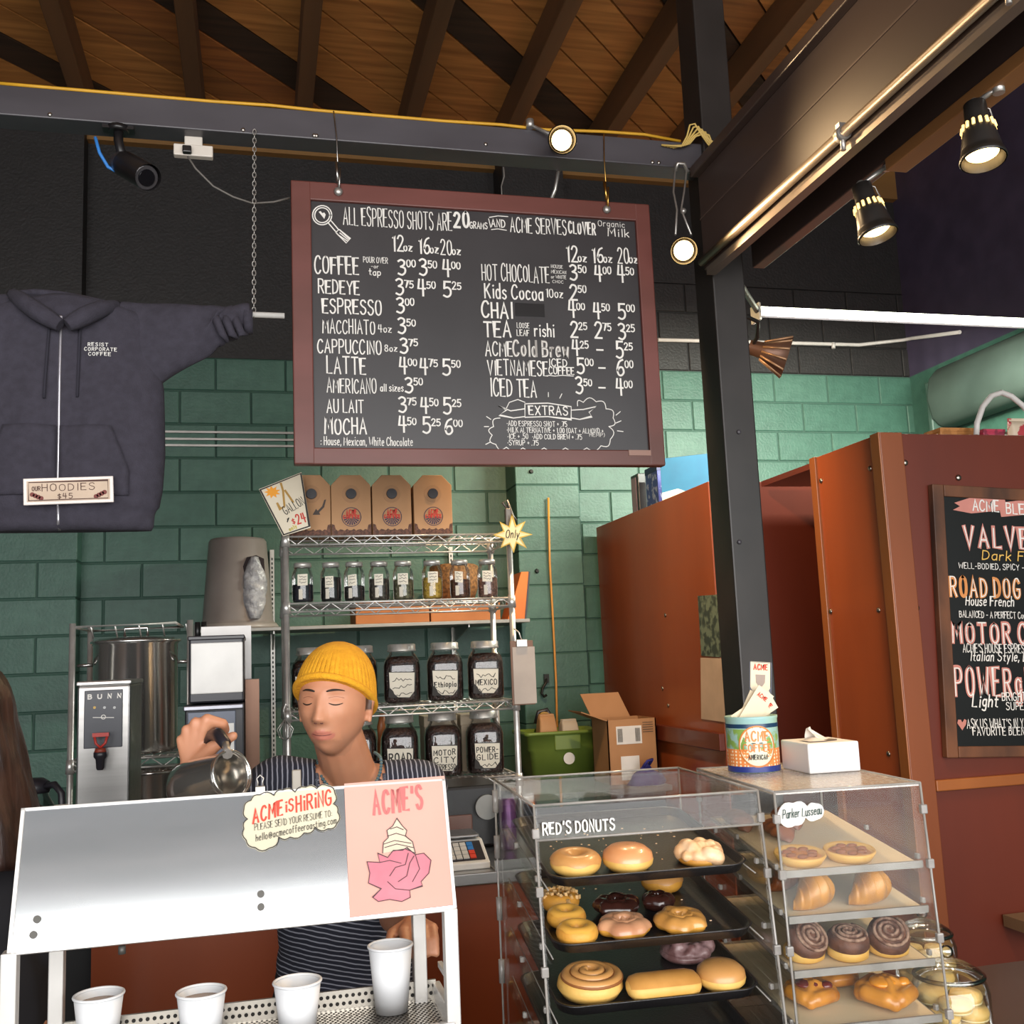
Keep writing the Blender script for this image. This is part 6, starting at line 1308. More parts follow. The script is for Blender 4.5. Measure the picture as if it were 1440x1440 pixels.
def bake(label, i, kind, r_, icing, base, x, y):
    c = DC; p = at_(c, i, x, y, .0)
    t = place('donut', label, 'donut', on(c, i, p) @ MX.Rotation(random.uniform(0, 6), 4, 'Z') if kind != 'bar' else on(c, i, p))
    if kind == 'ring':
        obj('dough', ringdough(MB(), r_*.56, r_*.44, .017), base, t)
        if icing: obj('icing', ringtop(MB(), r_*.56, r_*.44, .017), icing, t)
    elif kind == 'cake':
        obj('dough', ringdough(MB(), r_*.60, r_*.42, .015), base, t); obj('glaze', ringtop(MB(), r_*.60, r_*.42, .015, lim=(40, 140), off=.0005), mat('thin_glaze', 'DDA64A', .2, coat=.4), t)
    elif kind == 'old':
        obj('dough', ringdough(MB(), r_*.6, r_*.40, .013, 48, 14, .09), base, t)
        if icing: obj('icing', ringtop(MB(), r_*.6, r_*.40, .013, 48, .09, (0, 180)), icing, t)
        obj('raised_ring', ringdough(MB(), r_*.42, r_*.16, .0145, 30, 8, .05), icing or base, t)
    elif kind == 'filled':
        b = MB(); b.lathe([(.002, .0), (r_*.75, .002), (r_*.97, .012), (r_, .019), (r_*.93, .029), (r_*.7, .037), (r_*.3, .041), (.002, .041)], 36); obj('dough', b, base, t)
        if icing: b = MB(); b.lathe([(r_*.985, .022), (r_*.95, .030), (r_*.71, .0385), (r_*.3, .0425), (.002, .0425)], 36, caps=False); obj('icing', b, icing, t)
    elif kind == 'bumpy':
        me = MB()
        for k in range(26):
            a = random.uniform(0, 6.28); q = r_*math.sqrt(random.random())*.85; me.ell((q*math.cos(a), q*math.sin(a), .014+random.random()*.020*(1-q/r_/1.3)), random.uniform(.009, .016), n=10, m=6)
        me.ell((0, 0, .014), r_*.9, r_*.85, .014); m2 = baked('fritter', me, .0028, 2); m2.materials.append(icing or base); obj('dough', None, None, t, me=m2)
        obj('base', MB().lathe([(.002, 0), (r_*.8, 0), (r_*.92, .008), (r_*.8, .014), (.002, .014)], 30), base, t)
    elif kind == 'nut':
        obj('dough', ringdough(MB(), r_*.56, r_*.42, .016), base, t)
        me = None
        for k in range(46):
            a = random.uniform(0, 6.28); q = R(random.uniform(20, 160)); Rr = r_*.56; rr_ = r_*.44
            if me is None:
                bb = MB(); bb.cbox((0, 0, 0), (.007, .005, .005)); me = mesh('nut_piece', bb); me.materials.append(mat('chopped_nut', 'D8B27A', .7, 0, 'B98D52', 60))
            o = bpy.data.objects.new('nut_piece', me); link(o, t); o.location = ((Rr+rr_*math.cos(q))*math.cos(a), (Rr+rr_*math.cos(q))*math.sin(a), .016+.017*math.sin(q)); o.rotation_euler = (random.random()*3, random.random()*3, random.random()*3)
    elif kind == 'roll':
        obj('dough', MB().lathe([(.002, 0), (r_*.85, .001), (r_, .014), (r_*.95, .026), (r_*.8, .031), (.002, .033)], 40), base, t)
        pts = []; 
        for k in range(90):
            a = k*.2; q = r_*(.16+.72*k/89); pts.append((q*math.cos(a), q*math.sin(a), .036-.010*(k/89)**2))
        obj('spiral_icing', MB().tube(pts, [.0085*(.8+.3*k/89) for k in range(90)], 8), icing, t)
        obj('cinnamon_seam', MB().tube([(x*1.06*math.cos(.0)-y*.0, y*1.06, z+.0015) for x, y, z in [((r_*(.24+.70*k/89))*math.cos(k*.2), (r_*(.24+.70*k/89))*math.sin(k*.2), .034-.009*(k/89)**2) for k in range(90)]], .0036, 6), mat('cinnamon', '8A5428', .6), t)
    elif kind == 'bar':
        def sec(x, s): return [(x, .030*s*math.cos(a), .019+.019*s*math.sin(a)) for a in [2*math.pi*k/24 for k in range(24)]]
        xs = [(-.064, .15), (-.061, .55), (-.055, .85), (-.042, 1), (0, 1.02), (.042, 1), (.055, .85), (.061, .55), (.064, .15)]
        obj('dough', MB().rings([sec(*q) for q in xs]), base, t)
        b = MB(); rr = []
        for x, s in xs[1:-1]: rr.append([(x, .0312*s*math.cos(a), .019+.0205*s*math.sin(a)) for a in [R(25+130*k/12) for k in range(13)]])
        b.rings(rr, caps=False, closed=False); obj('icing', b, icing, t)
    return t
maple = mat('maple_icing', 'C48F54', .35, 0, 'B98449', 8, coat=.2); pinkg = mat('rose_glaze', 'D99A6A', .3, 0, 'CF8C58', 8, coat=.3); white = mat('meringue_glaze', 'E3C4A0', .5, 0, 'D8A878', 30, coat=.1)
choc = mat('chocolate_glaze', '3C201A', .2, 0, '2E1813', 20, coat=.5); tang = mat('tan_glaze', 'C9924E', .3, 0, 'B57F3E', 20, coat=.3); blush = mat('blush_glaze', 'C99670', .3, 0, 'B98260', 20, coat=.3); mauve = mat('mauve_glaze', 'A08080', .4, 0, '7A5654', 60, coat=.3, contrast=(.4, .6))
donut('maple iced ring donut on the topmost black tray', 0, 795, 1216, 'ring', .044, maple, pale)
donut('glossy unholed filled donut on the topmost black tray', 0, 871, 1213, 'filled', .044, pinkg, pale)
donut('cream glazed fritter at the right end of the topmost black tray', 0, 999, 1201, 'bumpy', .044, white, dough)
donut('nut crusted donut on the second black tray', 1, 765, 1278, 'nut', .036, None, dough)
donut('plain cake donut beside the nut crusted donut', 1, 793, 1302, 'cake', .034, None, dough)
donut('plain cake donut at the front edge of the second black tray', 1, 808, 1324, 'cake', .035, None, dough)
donut('blush glazed old fashioned donut on the second black tray', 1, 865, 1317, 'old', .043, blush, dough)
donut('large chocolate glazed old fashioned donut lying behind the others', 1, 878, 1274, 'old', .040, choc, choc)
donut('small chocolate old fashioned donut beside the large chocolate one', 1, 914, 1268, 'old', .027, choc, choc)
donut('tan glazed old fashioned donut on the second black tray', 1, 936, 1304, 'old', .044, tang, dough)
donut('iced ring donut at the back of the second black tray', 1, 930, 1240, 'ring', .040, maple, dough)
donut('large cinnamon roll donut with spiral icing', 2, 826, 1404, 'roll', .056, maple, pale)
donut('long maple bar donut', 2, 930, 1400, 'bar', .05, tang, pale)
donut('round maple topped filled donut beside the long bar', 2, 1003, 1381, 'filled', .042, maple, pale)
donut('mauve sugared fritter at the back of the third black tray', 2, 963, 1333, 'bumpy', .05, mauve, mauve)
TP = {}
def reach(kind, r_): return {'ring': r_+.002, 'cake': r_*1.02+.001, 'old': r_*1.13+.001, 'filled': r_+.001, 'bumpy': r_*.85+.0195, 'nut': r_+.004, 'roll': r_+.004, 'bar': .0325}[kind]
for i in range(3):
    zf, yf, tl, L = DC.sh[i]; row_ = [d for d in DON if d[1] == i]
    its = [[*local(DC, i, d[2], d[3], d[8]), reach(d[4], d[5]), .032 if d[4] == 'bar' else 0, 'x'] for d in row_]
    settle(DC, its, .0335, .395-.0335, yf+.013, yf+.36)
    TP[i] = its
    for d, q in zip(row_, its): bake(d[0], i, d[4], d[5], d[6], d[7], q[0], q[1])
# crumbs
b = MB()
for k in range(60):
    i = random.choice((0, 0, 1)); zf, yf, tl, L = DC.sh[i]; u, v = random.uniform(.06, .34), random.uniform(.08, .3)
    if any(math.hypot(u-q[0], yf+v-q[1]) < q[2]+.004 for q in TP[i]): continue
    p = DC.mw @ V((u, yf+v, zf+tl*v+.0015)); b.cbox(p, (random.uniform(.001, .004), random.uniform(.001, .003), .0015))
tag(obj('donut_crumbs', b, white, None, org=DC.mw @ V((.2, .1, .35))), 'scattered sugar crumbs on the upper black trays', 'crumbs', kind='stuff')
# pastries
cro = mat('croissant_crust', 'BC7E22', .4, 0, '7E4A12', 30, (1, 1, 1), .2, contrast=(.4, .75), coat=.2); cro2 = mat('baked_brown_crust', '84451A', .4, 0, '5A2C10', 20, contrast=(.4, .7), coat=.2)
PAST = {(0, 'twist0'): (1036, 1150, .010), (0, 'twist1'): (1056, 1158, .010), (0, 'twist2'): (1076, 1168, .010), (0, 'tart0'): (1130, 1208, .012), (0, 'tart1'): (1190, 1203, .012), (1, 'cro0'): (1104, 1246, .022), (1, 'cro1'): (1150, 1270, .022), (1, 'cro2'): (1226, 1257, .022),
        (2, 'bun0'): (1128, 1330, .024), (2, 'bun1'): (1186, 1328, .024), (2, 'bun2'): (1246, 1322, .024), (3, 'dan0'): (1140, 1392, .022), (3, 'dan1'): (1186, 1372, .022), (3, 'dan2'): (1234, 1388, .022)}
RAD = {'twi': (.0245, .038, 'y'), 'tar': (.0458, 0, 'x'), 'cro': (.047, 0, 'x'), 'bun': (.0375, 0, 'x'), 'dan': (.05, 0, 'x')}; POS = {}
for i in range(4):
    zf, yf, tl, L = PC.sh[i]; ks_ = [k for k in PAST if k[0] == i]; its = [[*local(PC, i, *PAST[k]), *RAD[k[1][:3]]] for k in ks_]
    for k, q in zip(ks_, its):
        if k[1] == 'dan2': q[2] = .056
        if k[1] == 'dan1': q[2] = .045
    settle(PC, its, .014, PC.w-.014, yf+.004, yf+L-.02)
    for k, q in zip(ks_, its): POS[k[1]] = (i, q[0], q[1])
def pmw(key, rz): i, x, y = POS[key]; return on(PC, i, at_(PC, i, x, y, .0035)) @ MX.Rotation(R(rz), 4, 'Z')
def croissant(label, key, rz, s=1, m=cro):
    t = place('croissant', label, 'croissant', pmw(key, rz) @ MX.Translation((0, -.012*s, 0)), 'pastries in the pastry case'); n = 56; rr = []
    for k in range(n+1):
        u = k/n*2-1; a = u*1.0; cx_ = .072*math.sin(a); cy_ = .05*(1-math.cos(a)); q = (1-abs(u)**2.2); r_ = .010+.032*q; stp = (abs(u)*4.2) % 1; r_ *= 1+.24*(1-stp)-.08; r_ *= s
        rr.append([(cx_*s+r_*math.cos(w_)*math.sin(a)*-1, cy_*s+r_*math.cos(w_)*math.cos(a), max(0, r_*.98+r_*math.sin(w_))) for w_ in [2*math.pi*j/18 for j in range(18)]])
    b = MB(); b.rings(rr); obj('crust', b, m, t)
    return t
croissant('dark baked croissant by the left wall of the pastry case', 'cro0', 35, .52, cro2)
croissant('golden croissant in the middle of the croissant shelf', 'cro1', 30, .65)
croissant('golden croissant with pointed tip at the right of its shelf', 'cro2', 25, .65)
def bun(label, key, rz, tiltd):
    t = place('cinnamon_bun', label, 'bun', pmw(key, rz) @ MX.Scale(.88, 4), 'pastries in the pastry case')
    obj('bun_base', MB().lathe([(.002, 0), (.03, 0), (.039, .006), (.040, .018), (.037, .022), (.002, .022)], 30), pale, t)
    m4 = MX.Translation((0, 0, max(.02, .0425*math.sin(R(tiltd))+.0005))) @ MX.Rotation(R(tiltd), 4, 'X'); b = MB(); b.M = m4
    b.lathe([(.002, 0), (.036, .0), (.041, .008), (.039, .022), (.03, .03), (.002, .032)], 30); obj('bun_top', b, mat('cocoa_bun', '6E4430', .6, 0, '4A2A1E', 30, bump=.4), t)
    b = MB(); b.M = m4; b.tube([((.004+.032*k/60)*math.cos(k*.33), (.004+.032*k/60)*math.sin(k*.33), .034-.006*(k/60)**2) for k in range(61)], .0036, 6); obj('sugar_spiral', b, mat('sugary_cocoa', '9A7A66', .7, 0, '5E3C2E', 90, contrast=(.4, .6)), t)
bun('cocoa swirl bun facing out beside the case wall', 'bun0', 20, 42)
bun('flat lying cocoa swirl bun, in the middle of the bun shelf', 'bun1', 0, 8)
bun('tilted cocoa swirl bun at the right of the bun shelf', 'bun2', -15, 35)
def tart(label, key, m, r_=.045):
    t = place('fruit_tart', label, 'tart', pmw(key, 0), 'pastries in the pastry case')
    obj('crust', MB().lathe([(.002, 0), (r_*.8, 0), (r_, .014), (r_*.96, .018), (r_*.88, .012), (.002, .010)], 32), pale, t); obj('filling', MB().lathe([(.002, .016), (r_*.6, .015), (r_*.87, .011)], 28, caps=False), m, t)
    b = MB()
    for k in range(7): b.ell((r_*.5*math.cos(k*.9), r_*.5*math.sin(k*.9), .016), .010, .007, .004, 8, 5)
    obj('topping', b, mat('browned_topping', '8A4E26', .5), t)
tart('apricot tart at the front of the top pastry shelf', 'tart0', mat('apricot_filling', 'D88C3A', .3, coat=.4))
tart('onion tart at the front of the top pastry shelf', 'tart1', mat('onion_filling', 'B5713A', .4, coat=.2))
for k in range(3):
    t = place('flaky_twist', 'long flaky sugar twist by the left wall, %s' % ('at the back of its shelf', 'between the other two twists', 'nearest the tarts')[k], 'pastry', pmw('twist%d' % k, 90), 'pastries in the pastry case')
    rr = []
    for j in range(30):
        u = j/29*2-1; r_ = .020*(1-abs(u)**4)+.002; rr.append([(u*.05, r_*math.cos(a)*(1+.16*math.sin(2*a+j*.9)), max(0, r_*.62+r_*.62*math.sin(a)*(1+.16*math.sin(2*a+j*.9)))) for a in [2*math.pi*q/16 for q in range(16)]])
    obj('crust', MB().rings(rr), cro2, t)
def danish(label, key, rz, fill, s=1):
    t = place('danish', label, 'danish', pmw(key, rz), 'pastries in the pastry case')
    b = MB(); b.ell((0, 0, .018*s), .045*s, .042*s, .018*s, 20, 10)
    for k in range(4):
        a = R(45+90*k); b.cap((.042*s*math.cos(a), .042*s*math.sin(a), .016*s), .013*s, (.008*s*math.cos(a), .008*s*math.sin(a), .036*s), .009*s)
        a2 = R(90*k); b.cap((.038*s*math.cos(a2+.5), .038*s*math.sin(a2+.5), .02*s), .014*s, (.038*s*math.cos(a2-.5), .038*s*math.sin(a2-.5), .02*s), .014*s)
    me = baked('danish', b, .003, 2); me.materials.append(mat('danish_crust', 'D08A34', .35, 0, '9A5A20', 18, contrast=(.4, .7), coat=.3)); obj('crust', None, None, t, me=me)
    obj('fruit', MB().ell((-.004*s, .004*s, .036*s), .026*s, .022*s, .007*s, 18, 8), fill, t); obj('fruit', MB().ell((.022*s, -.020*s, .033*s), .013*s, .011*s, .008*s, 14, 8), fill, t)
danish('dark berry danish on the lowest pastry shelf', 'dan0', 20, mat('berry_jam', '6A2420', .2, coat=.5), .90)
danish('apricot danish half hidden behind its neighbour on the lowest pastry shelf', 'dan1', 0, mat('apricot_jam', 'E09028', .2, coat=.5), .80)
danish('large shiny apricot danish on the lowest pastry shelf', 'dan2', 35, mat('apricot_jam', 'E09028'), 1.02)
for k, px in enumerate((1120, 1180, 1235)):
    p = PC.mw @ V((.05+.08*k, .035, .0065)); t = place('chocolate_pastry', 'sugar dusted chocolate pastry on the case floor, %s' % ('below the berry danish', 'between two others', 'below the apricot danish')[k], 'pastry', MX.Translation(p), 'pastries in the pastry case')
    b = MB()
    for j in range(14): b.ell((random.uniform(-.025, .025), random.uniform(-.025, .025), random.uniform(.016, .04)), .014, n=8, m=6)
    b.ell((0, 0, .02), .033, .033, .02); me = baked('choc', b, .003, 1); me.materials.append(mat('dusted_chocolate', '2E1C18', .5, 0, 'A89C94', 60, contrast=(.5, .62))); obj('crust', None, None, t, me=me)
# ================================================================== ON TOP OF THE PASTRY CASE
zt_ = 1.3745; tcx = PZ(1061, 1083, zt_); t = thing('coffee_tin', 'painted ACME COFFEE tin full of loyalty cards', 'tin', (tcx.x, tcx.y, zt_), R(-16)); hT = P(1060, 1003, tcx.y).z-zt_-.004; rT = .0515
def band(z0_, z1_, r_): return MB().lathe([(r_, z0_), (r_, z1_)], 48, caps=False)
obj('tin_body', MB().lathe([(.002, .002), (rT*.96, .0), (rT, .004), (rT, hT-.006), (rT*1.02, hT-.004), (rT*1.02, hT), (rT*.96, hT), (rT*.95, .01), (.002, .008)], 48, caps=False), mat('tin_sky_print', '8FB5B4', .4, 0, 'A3C0A0', 12), t)
obj('base_band', band(.001, .012, rT*1.012), mat('cobalt_enamel', '2A3A86', .35), t); obj('upper_band', band(hT-.022, hT-.014, rT*1.012), mat('cobalt_dark', '1E3A56', .3), t)
def dotmat():
    m = bpy.data.materials.new('orange_dot_print'); m.use_nodes = True; n = m.node_tree.nodes; l = m.node_tree.links; bs = n['Principled BSDF']; bs.inputs['Roughness'].default_value = .4
    tc = n.new('ShaderNodeTexCoord'); vo = n.new('ShaderNodeTexVoronoi'); vo.inputs['Scale'].default_value = 150; vo.inputs['Randomness'].default_value = .15; l.new(tc.outputs['Object'], vo.inputs['Vector'])
    cr_ = n.new('ShaderNodeValToRGB'); cr_.color_ramp.elements[0].position = .3; cr_.color_ramp.elements[0].color = (.85, .72, .5, 1); cr_.color_ramp.elements[1].position = .36; cr_.color_ramp.elements[1].color = (.75, .24, .06, 1); l.new(vo.outputs['Distance'], cr_.inputs[0]); l.new(cr_.outputs[0], bs.inputs['Base Color']); return m
obj('dotted_band', band(.012, hT*.42, rT*1.006), dotmat(), t); obj('foliage_print', MB().lathe([(rT*1.004, hT*.42), (rT*1.004, hT*.78)], 48, caps=False), mat('tin_landscape', '8FB0A8', .4, 0, '7A9A4A', 45, contrast=(.48, .56)), t)
cylf = lambda rr: (lambda u, v: (rr*math.sin(u/rr), -rr*math.cos(u/rr), v))
b = MB(); ov = [(.037*math.cos(R(k*10)), hT*.47+hT*.36*math.sin(R(k*10))) for k in range(36)]; f1 = cylf(rT*1.012)
cv = f1(0, hT*.47); b.add([cv]+[f1(*q) for q in ov]+[f1(q[0]*.5, hT*.47+(q[1]-hT*.47)*.5) for q in ov], [(1+i, 1+(i+1) % 36, 37+(i+1) % 36, 37+i) for i in range(36)]+[(0, 37+i, 37+(i+1) % 36) for i in range(36)], True); obj('oval_label', b, mat('oval_cream', 'D8D4BC', .4), t, fix=False)
b = MB(); stroke(b, ov+ov[:1], .003, cylf(rT*1.018)); text(b, 'ACME', -.023, hT*.57, .018, .046, .16, cylf(rT*1.018), jit=.1); text(b, 'COFFEE', -.028, hT*.38, .014, .056, .15, cylf(rT*1.018), jit=.1); obj('orange_lettering', b, mat('tin_orange', 'CC7A34', .45), t, fix=False)
b = MB(); text(b, 'AMERICAN', -.019, hT*.24, .009, .038, .2, cylf(rT*1.018), jit=.1); obj('small_lettering', b, inkm, t, fix=False)
b = MB(); stroke(b, [(-.01, hT*.53), (.01, hT*.53)], .0015, cylf(rT*1.018)); obj('label_dash', b, inkm, t, fix=False)
tinz = zt_+hT
for k, (px, py, an, w_, h_) in enumerate(((1069, 957, -5, .044, .076), (1068, 987, -38, .040, .055), (1074, 992, -62, .040, .05), (1058, 991, -30, .034, .05))):
    lab = ('upright loyalty card with a coffee cup print standing in the tin', 'cream loyalty card leaning over the tin rim', 'cream loyalty card fallen sideways across the tin mouth', 'plain cream card behind the leaning cards in the tin')[k]
    yy = tcx.y+(.011, -.012, -.005, .003)[k]; q = P(px, py, yy); ext = (q.z-tinz+.016)/math.cos(R(an)); tt = thing('loyalty_card', lab, 'card', (q.x, yy, q.z), 0, 'loyalty cards in the tin')
    mm = MX.Rotation(R(-an), 4, 'Y'); b = MB(); b.M = mm; hh = h_/2
    lo_ = -hh if k else -hh-.07
    b.box(-w_/2, -.0006, -max(ext, hh*.6), w_/2, .0006, hh); obj('card_stock', b, mat('card_cream', 'DCCDB0', .6), tt)
    if k == 0:
        b = MB(); b.M = mm; fz = lambda u, v: (u, -.0012, v); text(b, 'ACME', -.015, hh-.016, .011, .030, .2, fz); obj('card_lettering', b, mat('hiring_red', 'D2402A'), tt, fix=False)
        b = MB(); b.M = mm; b.add([fz(*q_) for q_ in ((-.011, .012), (.011, .012), (.010, -.004), (.004, -.012), (-.004, -.012), (-.010, -.004))], [tuple(range(6))]); obj('cup_print', b, mat('taupe_print', '9C8A7E', .6), tt, fix=False)
        b = MB(); b.M = mm; b.add([fz(*q_) for q_ in ((-.0235, -.055), (-.0235, -.012), (-.010, -.035), (.010, -.035), (.0235, -.012), (.0235, -.055))], [(0, 1, 2), (3, 4, 5)]); obj('corner_print', b, mat('slate_print', '5A5C6A', .6), tt, fix=False)
        b = MB(); b.M = mm; stroke(b, [(-.024, -.05), (-.024, hh-.001), (.024, hh-.001), (.024, -.05)], .001, fz); obj('card_border', b, mat('slate_print', '5A5C6A'), tt, fix=False)
    elif k < 3: b = MB(); b.M = mm; text(b, 'ACME', -.012, .008, .008, .022, .22, lambda u, v: (u, -.0012, v)); obj('card_lettering', b, mat('hiring_red', 'D2402A'), tt, fix=False)
q0 = PZ(1124, 1090, zt_); q1 = PZ(1217, 1085, zt_); hB = P(1124, 1047, q0.y).z-zt_
t = thing('tissue_box', 'white tissue box with a tissue peeking out of its slot', 'tissue box', (max(q0.x, tcx.x+.0545), q0.y, zt_), R(-3)); wB = q1.x-max(q0.x, tcx.x+.0545); dB = .12
obj('box_body', MB().box(0, 0, 0, wB, dB, hB), mat('white_card_box', 'D9D7D6', .5, 0, 'D2D0D0', 3), t, bevel=.003)
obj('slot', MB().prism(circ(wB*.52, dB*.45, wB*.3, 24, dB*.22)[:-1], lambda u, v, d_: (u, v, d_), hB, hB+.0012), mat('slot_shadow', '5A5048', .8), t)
b = MB(); b.sheet(lambda u, v: (wB*.5+(u-.5)*.06*(1-v*.9)-.022*v+.004*math.sin(u*9), dB*.45+.012*math.sin(u*7+v*2)*(1-v*.6), hB-.002+.026*v+.004*math.sin(u*6)), 14, 8)
o = obj('tissue', b, mat('tissue_paper', 'DCD2C6', .9), t); q = o.modifiers.new('s', 'SOLIDIFY'); q.thickness = .0008
b = MB(); b.sheet(lambda u, v: (wB*(.15+.35*u), dB*(.2+.4*v), hB+.0018+.006*math.sin(math.pi*u)*math.sin(math.pi*v)), 10, 8); obj('tissue_fold', b, mat('tissue_paper', 'DCD2C6'), t)
# ================================================================== COOKIE JARS
def cookie_jar(label, x, y, z, r_, s):
    t = thing('cookie_jar', label, 'jar', (x, y, z)); H = .118*s
    obj('glass', MB().lathe([(.002, .002), (r_*.8, .001), (r_*.97, .006), (r_, .02), (r_, H-.02), (r_*.92, H-.006), (r_*.82, H)], 40, caps=False), jarglass, t)
    obj('lid', MB().lathe([(r_*.88, H), (r_*.9, H+.006), (r_*.82, H+.012), (r_*.45, H+.026), (r_*.16, H+.032), (.006, H+.033)], 40, caps=False), jarglass, t)
    obj('lid_rim', MB().tube([(r_*.88*math.cos(a), r_*.88*math.sin(a), H+.003) for a in [2*math.pi*k/36 for k in range(36)]], .004, 8, loop=True), glassmat('rim_glass', (.85, .87, .85), .9, .03, .15), t)
    obj('knob', MB().ell((0, 0, H+.043), .0115, n=18, m=12), glassmat('rim_glass'), t)
    rc = r_*.43
    for k in range(12):
        a = R(120*(k % 3)+37*(k//3)+15); q = rc*2/math.sqrt(3)+.0003; zc = .0165+.0215*(k//3); o = place('cookie', 'pale cream cookie stacked in the %s' % ('front cookie jar' if s > .99 else 'rear cookie jar'), 'cookie', MX.Translation((x+q*math.cos(a), y+q*math.sin(a), z+zc)), 'cookies in the %s' % ('front jar' if s > .99 else 'rear jar'))
        obj('biscuit', MB().lathe([(.002, -.008), (rc*.9, -.008), (rc, 0), (rc*.9, .008), (.002, .010)], 24), mat('cream_cookie', 'D9C490', .7, 0, 'CBAA62', 12), o)
        obj('filling', MB().lathe([(.002, -.0105), (rc*.92, -.0105), (rc*.96, -.0085), (.002, -.0085)], 24), mat('lemon_cream', 'E2D3A0', .6), o)
pj = P(1337, 1400, 1.72)
cookie_jar('glass cookie jar with ball knob lid on the counter beside the pastry case', pj.x, 1.72, .9, .067, 1.0)
pj2 = P(1312, 1390, 1.98)
cookie_jar('second glass cookie jar half hidden behind the pastry case corner', pj2.x-.01, 1.98, .9, .062, .98)
# ================================================================== PEOPLE
def headmesh(mb, c, rot, s=1.0, face=True):
    """head: local x = sideways, -y = face, z = up; total height .23"""
    n, m = 72, 64; rr = []
    g = lambda d, q: math.exp(-(d/q)**2)
    for i in range(m+1):
        th = math.pi*(i+.05)/(m+.1); ring = []
        for j in range(n):
            a = 2*math.pi*j/n; dx, dy, dz = math.sin(th)*math.cos(a), math.sin(th)*math.sin(a), -math.cos(th)
            x, y, z = dx*.074, dy*.094, dz*.115
            lo = max(0, -dz)
            x *= 1-.26*lo**1.7
            if dy > 0: y *= 1-.42*lo**1.2
            else: y = y*(1-.05*lo)-.004*lo
            if dz > .3: x *= 1+.04*dz
            if face and dy < .15:
                w_ = min(1, (.15-dy)/.45); f = 0
                nz = z
                # nose
                t = (.012-nz)/.052
                if 0 <= t <= 1.0: f += (.004+.021*t**1.3)*g(x, .0085+.004*t)
                elif t > 1: f += .025*g(x, .0125)*g(nz+.040, .0065)
                f += .008*g(abs(x)-.0125, .006)*g(nz+.038, .007)
                f -= .0085*g(abs(x)-.031, .017)*g(nz-.004, .012)
                f += .0070*g(abs(x)-.031, .0135)*g(nz+.001, .0075)
                f += .0045*g(abs(x)-.028, .022)*g(nz-.022, .007)
                f += .004*g(abs(x)-.046, .016)*g(nz+.026, .016)
                f -= .004*g(abs(x)-.040, .014)*g(nz+.055, .016)
                f += .0055*g(x, .021)*g(nz+.064, .0052)+.0065*g(x, .018)*g(nz+.0775, .0055)-.0035*g(x, .024)*g(nz+.0705, .0024)
                f += .005*g(x, .03)*g(nz+.068, .022)
                f += .009*g(x, .018)*g(nz+.103, .013)
                y -= f*w_
            ring.append(rot @ V((x*s, y*s, z*s))+V(c))
        rr.append(ring)
    mb.rings(rr)
    for sd in (-1, 1):
        e = V((sd*.076*s, .012*s, -.012*s)); q = rot @ MX.Rotation(R(sd*18), 3, 'Z')
        mb.ell(rot @ e+V(c), .007*s, .017*s, .030*s, 12, 10, q); mb.ell(rot @ (e+V((sd*.004*s, .002*s, .014*s)))+V(c), .006*s, .016*s, .015*s, 10, 8, q); mb.ell(rot @ (e+V((sd*.001*s, -.004*s, -.026*s)))+V(c), .005*s, .009*s, .009*s, 10, 8, q)
def skinmat(name, c1, c2, lip):
    m = bpy.data.materials.new(name); m.use_nodes = True; n = m.node_tree.nodes; l = m.node_tree.links; bs = n['Principled BSDF']; bs.inputs['Roughness'].default_value = .5
    bs.inputs['Subsurface Weight'].default_value = .12; bs.inputs['Subsurface Radius'].default_value = (.012, .005, .003); bs.inputs['Subsurface Scale'].default_value = .6
    tc = n.new('ShaderNodeTexCoord'); nz = n.new('ShaderNodeTexNoise'); nz.inputs['Scale'].default_value = 22; l.new(tc.outputs['Object'], nz.inputs[0])
    mx = n.new('ShaderNodeMix'); mx.data_type = 'RGBA'; mx.inputs['A'].default_value = (*lin(c1), 1); mx.inputs['B'].default_value = (*lin(c2), 1); l.new(nz.outputs[0], mx.inputs['Factor'])
    last = mx
    for att, col in (('lips', lip), ('stubble', '7A5A4A'), ('hair', '2A1C16')):
        at = n.new('ShaderNodeAttribute'); at.attribute_name = att; m2 = n.new('ShaderNodeMix'); m2.data_type = 'RGBA'; l.new(at.outputs['Fac'], m2.inputs['Factor']); l.new(last.outputs['Result'], m2.inputs['A']); m2.inputs['B'].default_value = (*lin(col), 1); last = m2
    l.new(last.outputs['Result'], bs.inputs['Base Color']); return m
HC = P(471, 986, 2.30); head_rot = (MX.Rotation(R(-23), 3, 'Z') @ MX.Rotation(R(-3), 3, 'X') @ MX.Rotation(R(2), 3, 'Y'))
# rotating about Z: face -y must swing to the viewer's left (-x): positive/negative tuned with YAW
neck = V((.196, 2.385, 1.375)); shR = V((.035, 2.385, 1.365)); shL = V((.362, 2.41, 1.335)); chest = V((.20, 2.44, 1.22)); belly = V((.20, 2.53, 1.03)); pelv = V((.20, 2.57, .90))
wrR = P(268, 1083, 2.195); elR = V((-.19, 2.335, 1.215)); elL = P(556, 1288, 2.36); wrL = V((.30, 2.17, 1.10))
man = thing('person', 'barista in yellow ribbed beanie and striped navy shirt pouring from a steel pitcher', 'person', (pelv.x, pelv.y, 0))
b = MB(); headmesh(b, HC, head_rot)
hn = HC+head_rot @ V((0, .022, -.07))
b.cap(hn, .054, neck+V((0, .012, 0)), .060); b.cap(neck+V((0, .01, -.005)), .06, chest+V((0, 0, .04)), .09)
b.ell(chest, .155, .10, .15, 20, 14); b.ell(belly, .145, .10, .17, 20, 14); b.ell(pelv, .155, .105, .12, 20, 12)
b.cap(neck+V((-.02, .015, -.02)), .045, shR, .047); b.cap(neck+V((.02, .015, -.02)), .045, shL, .047)
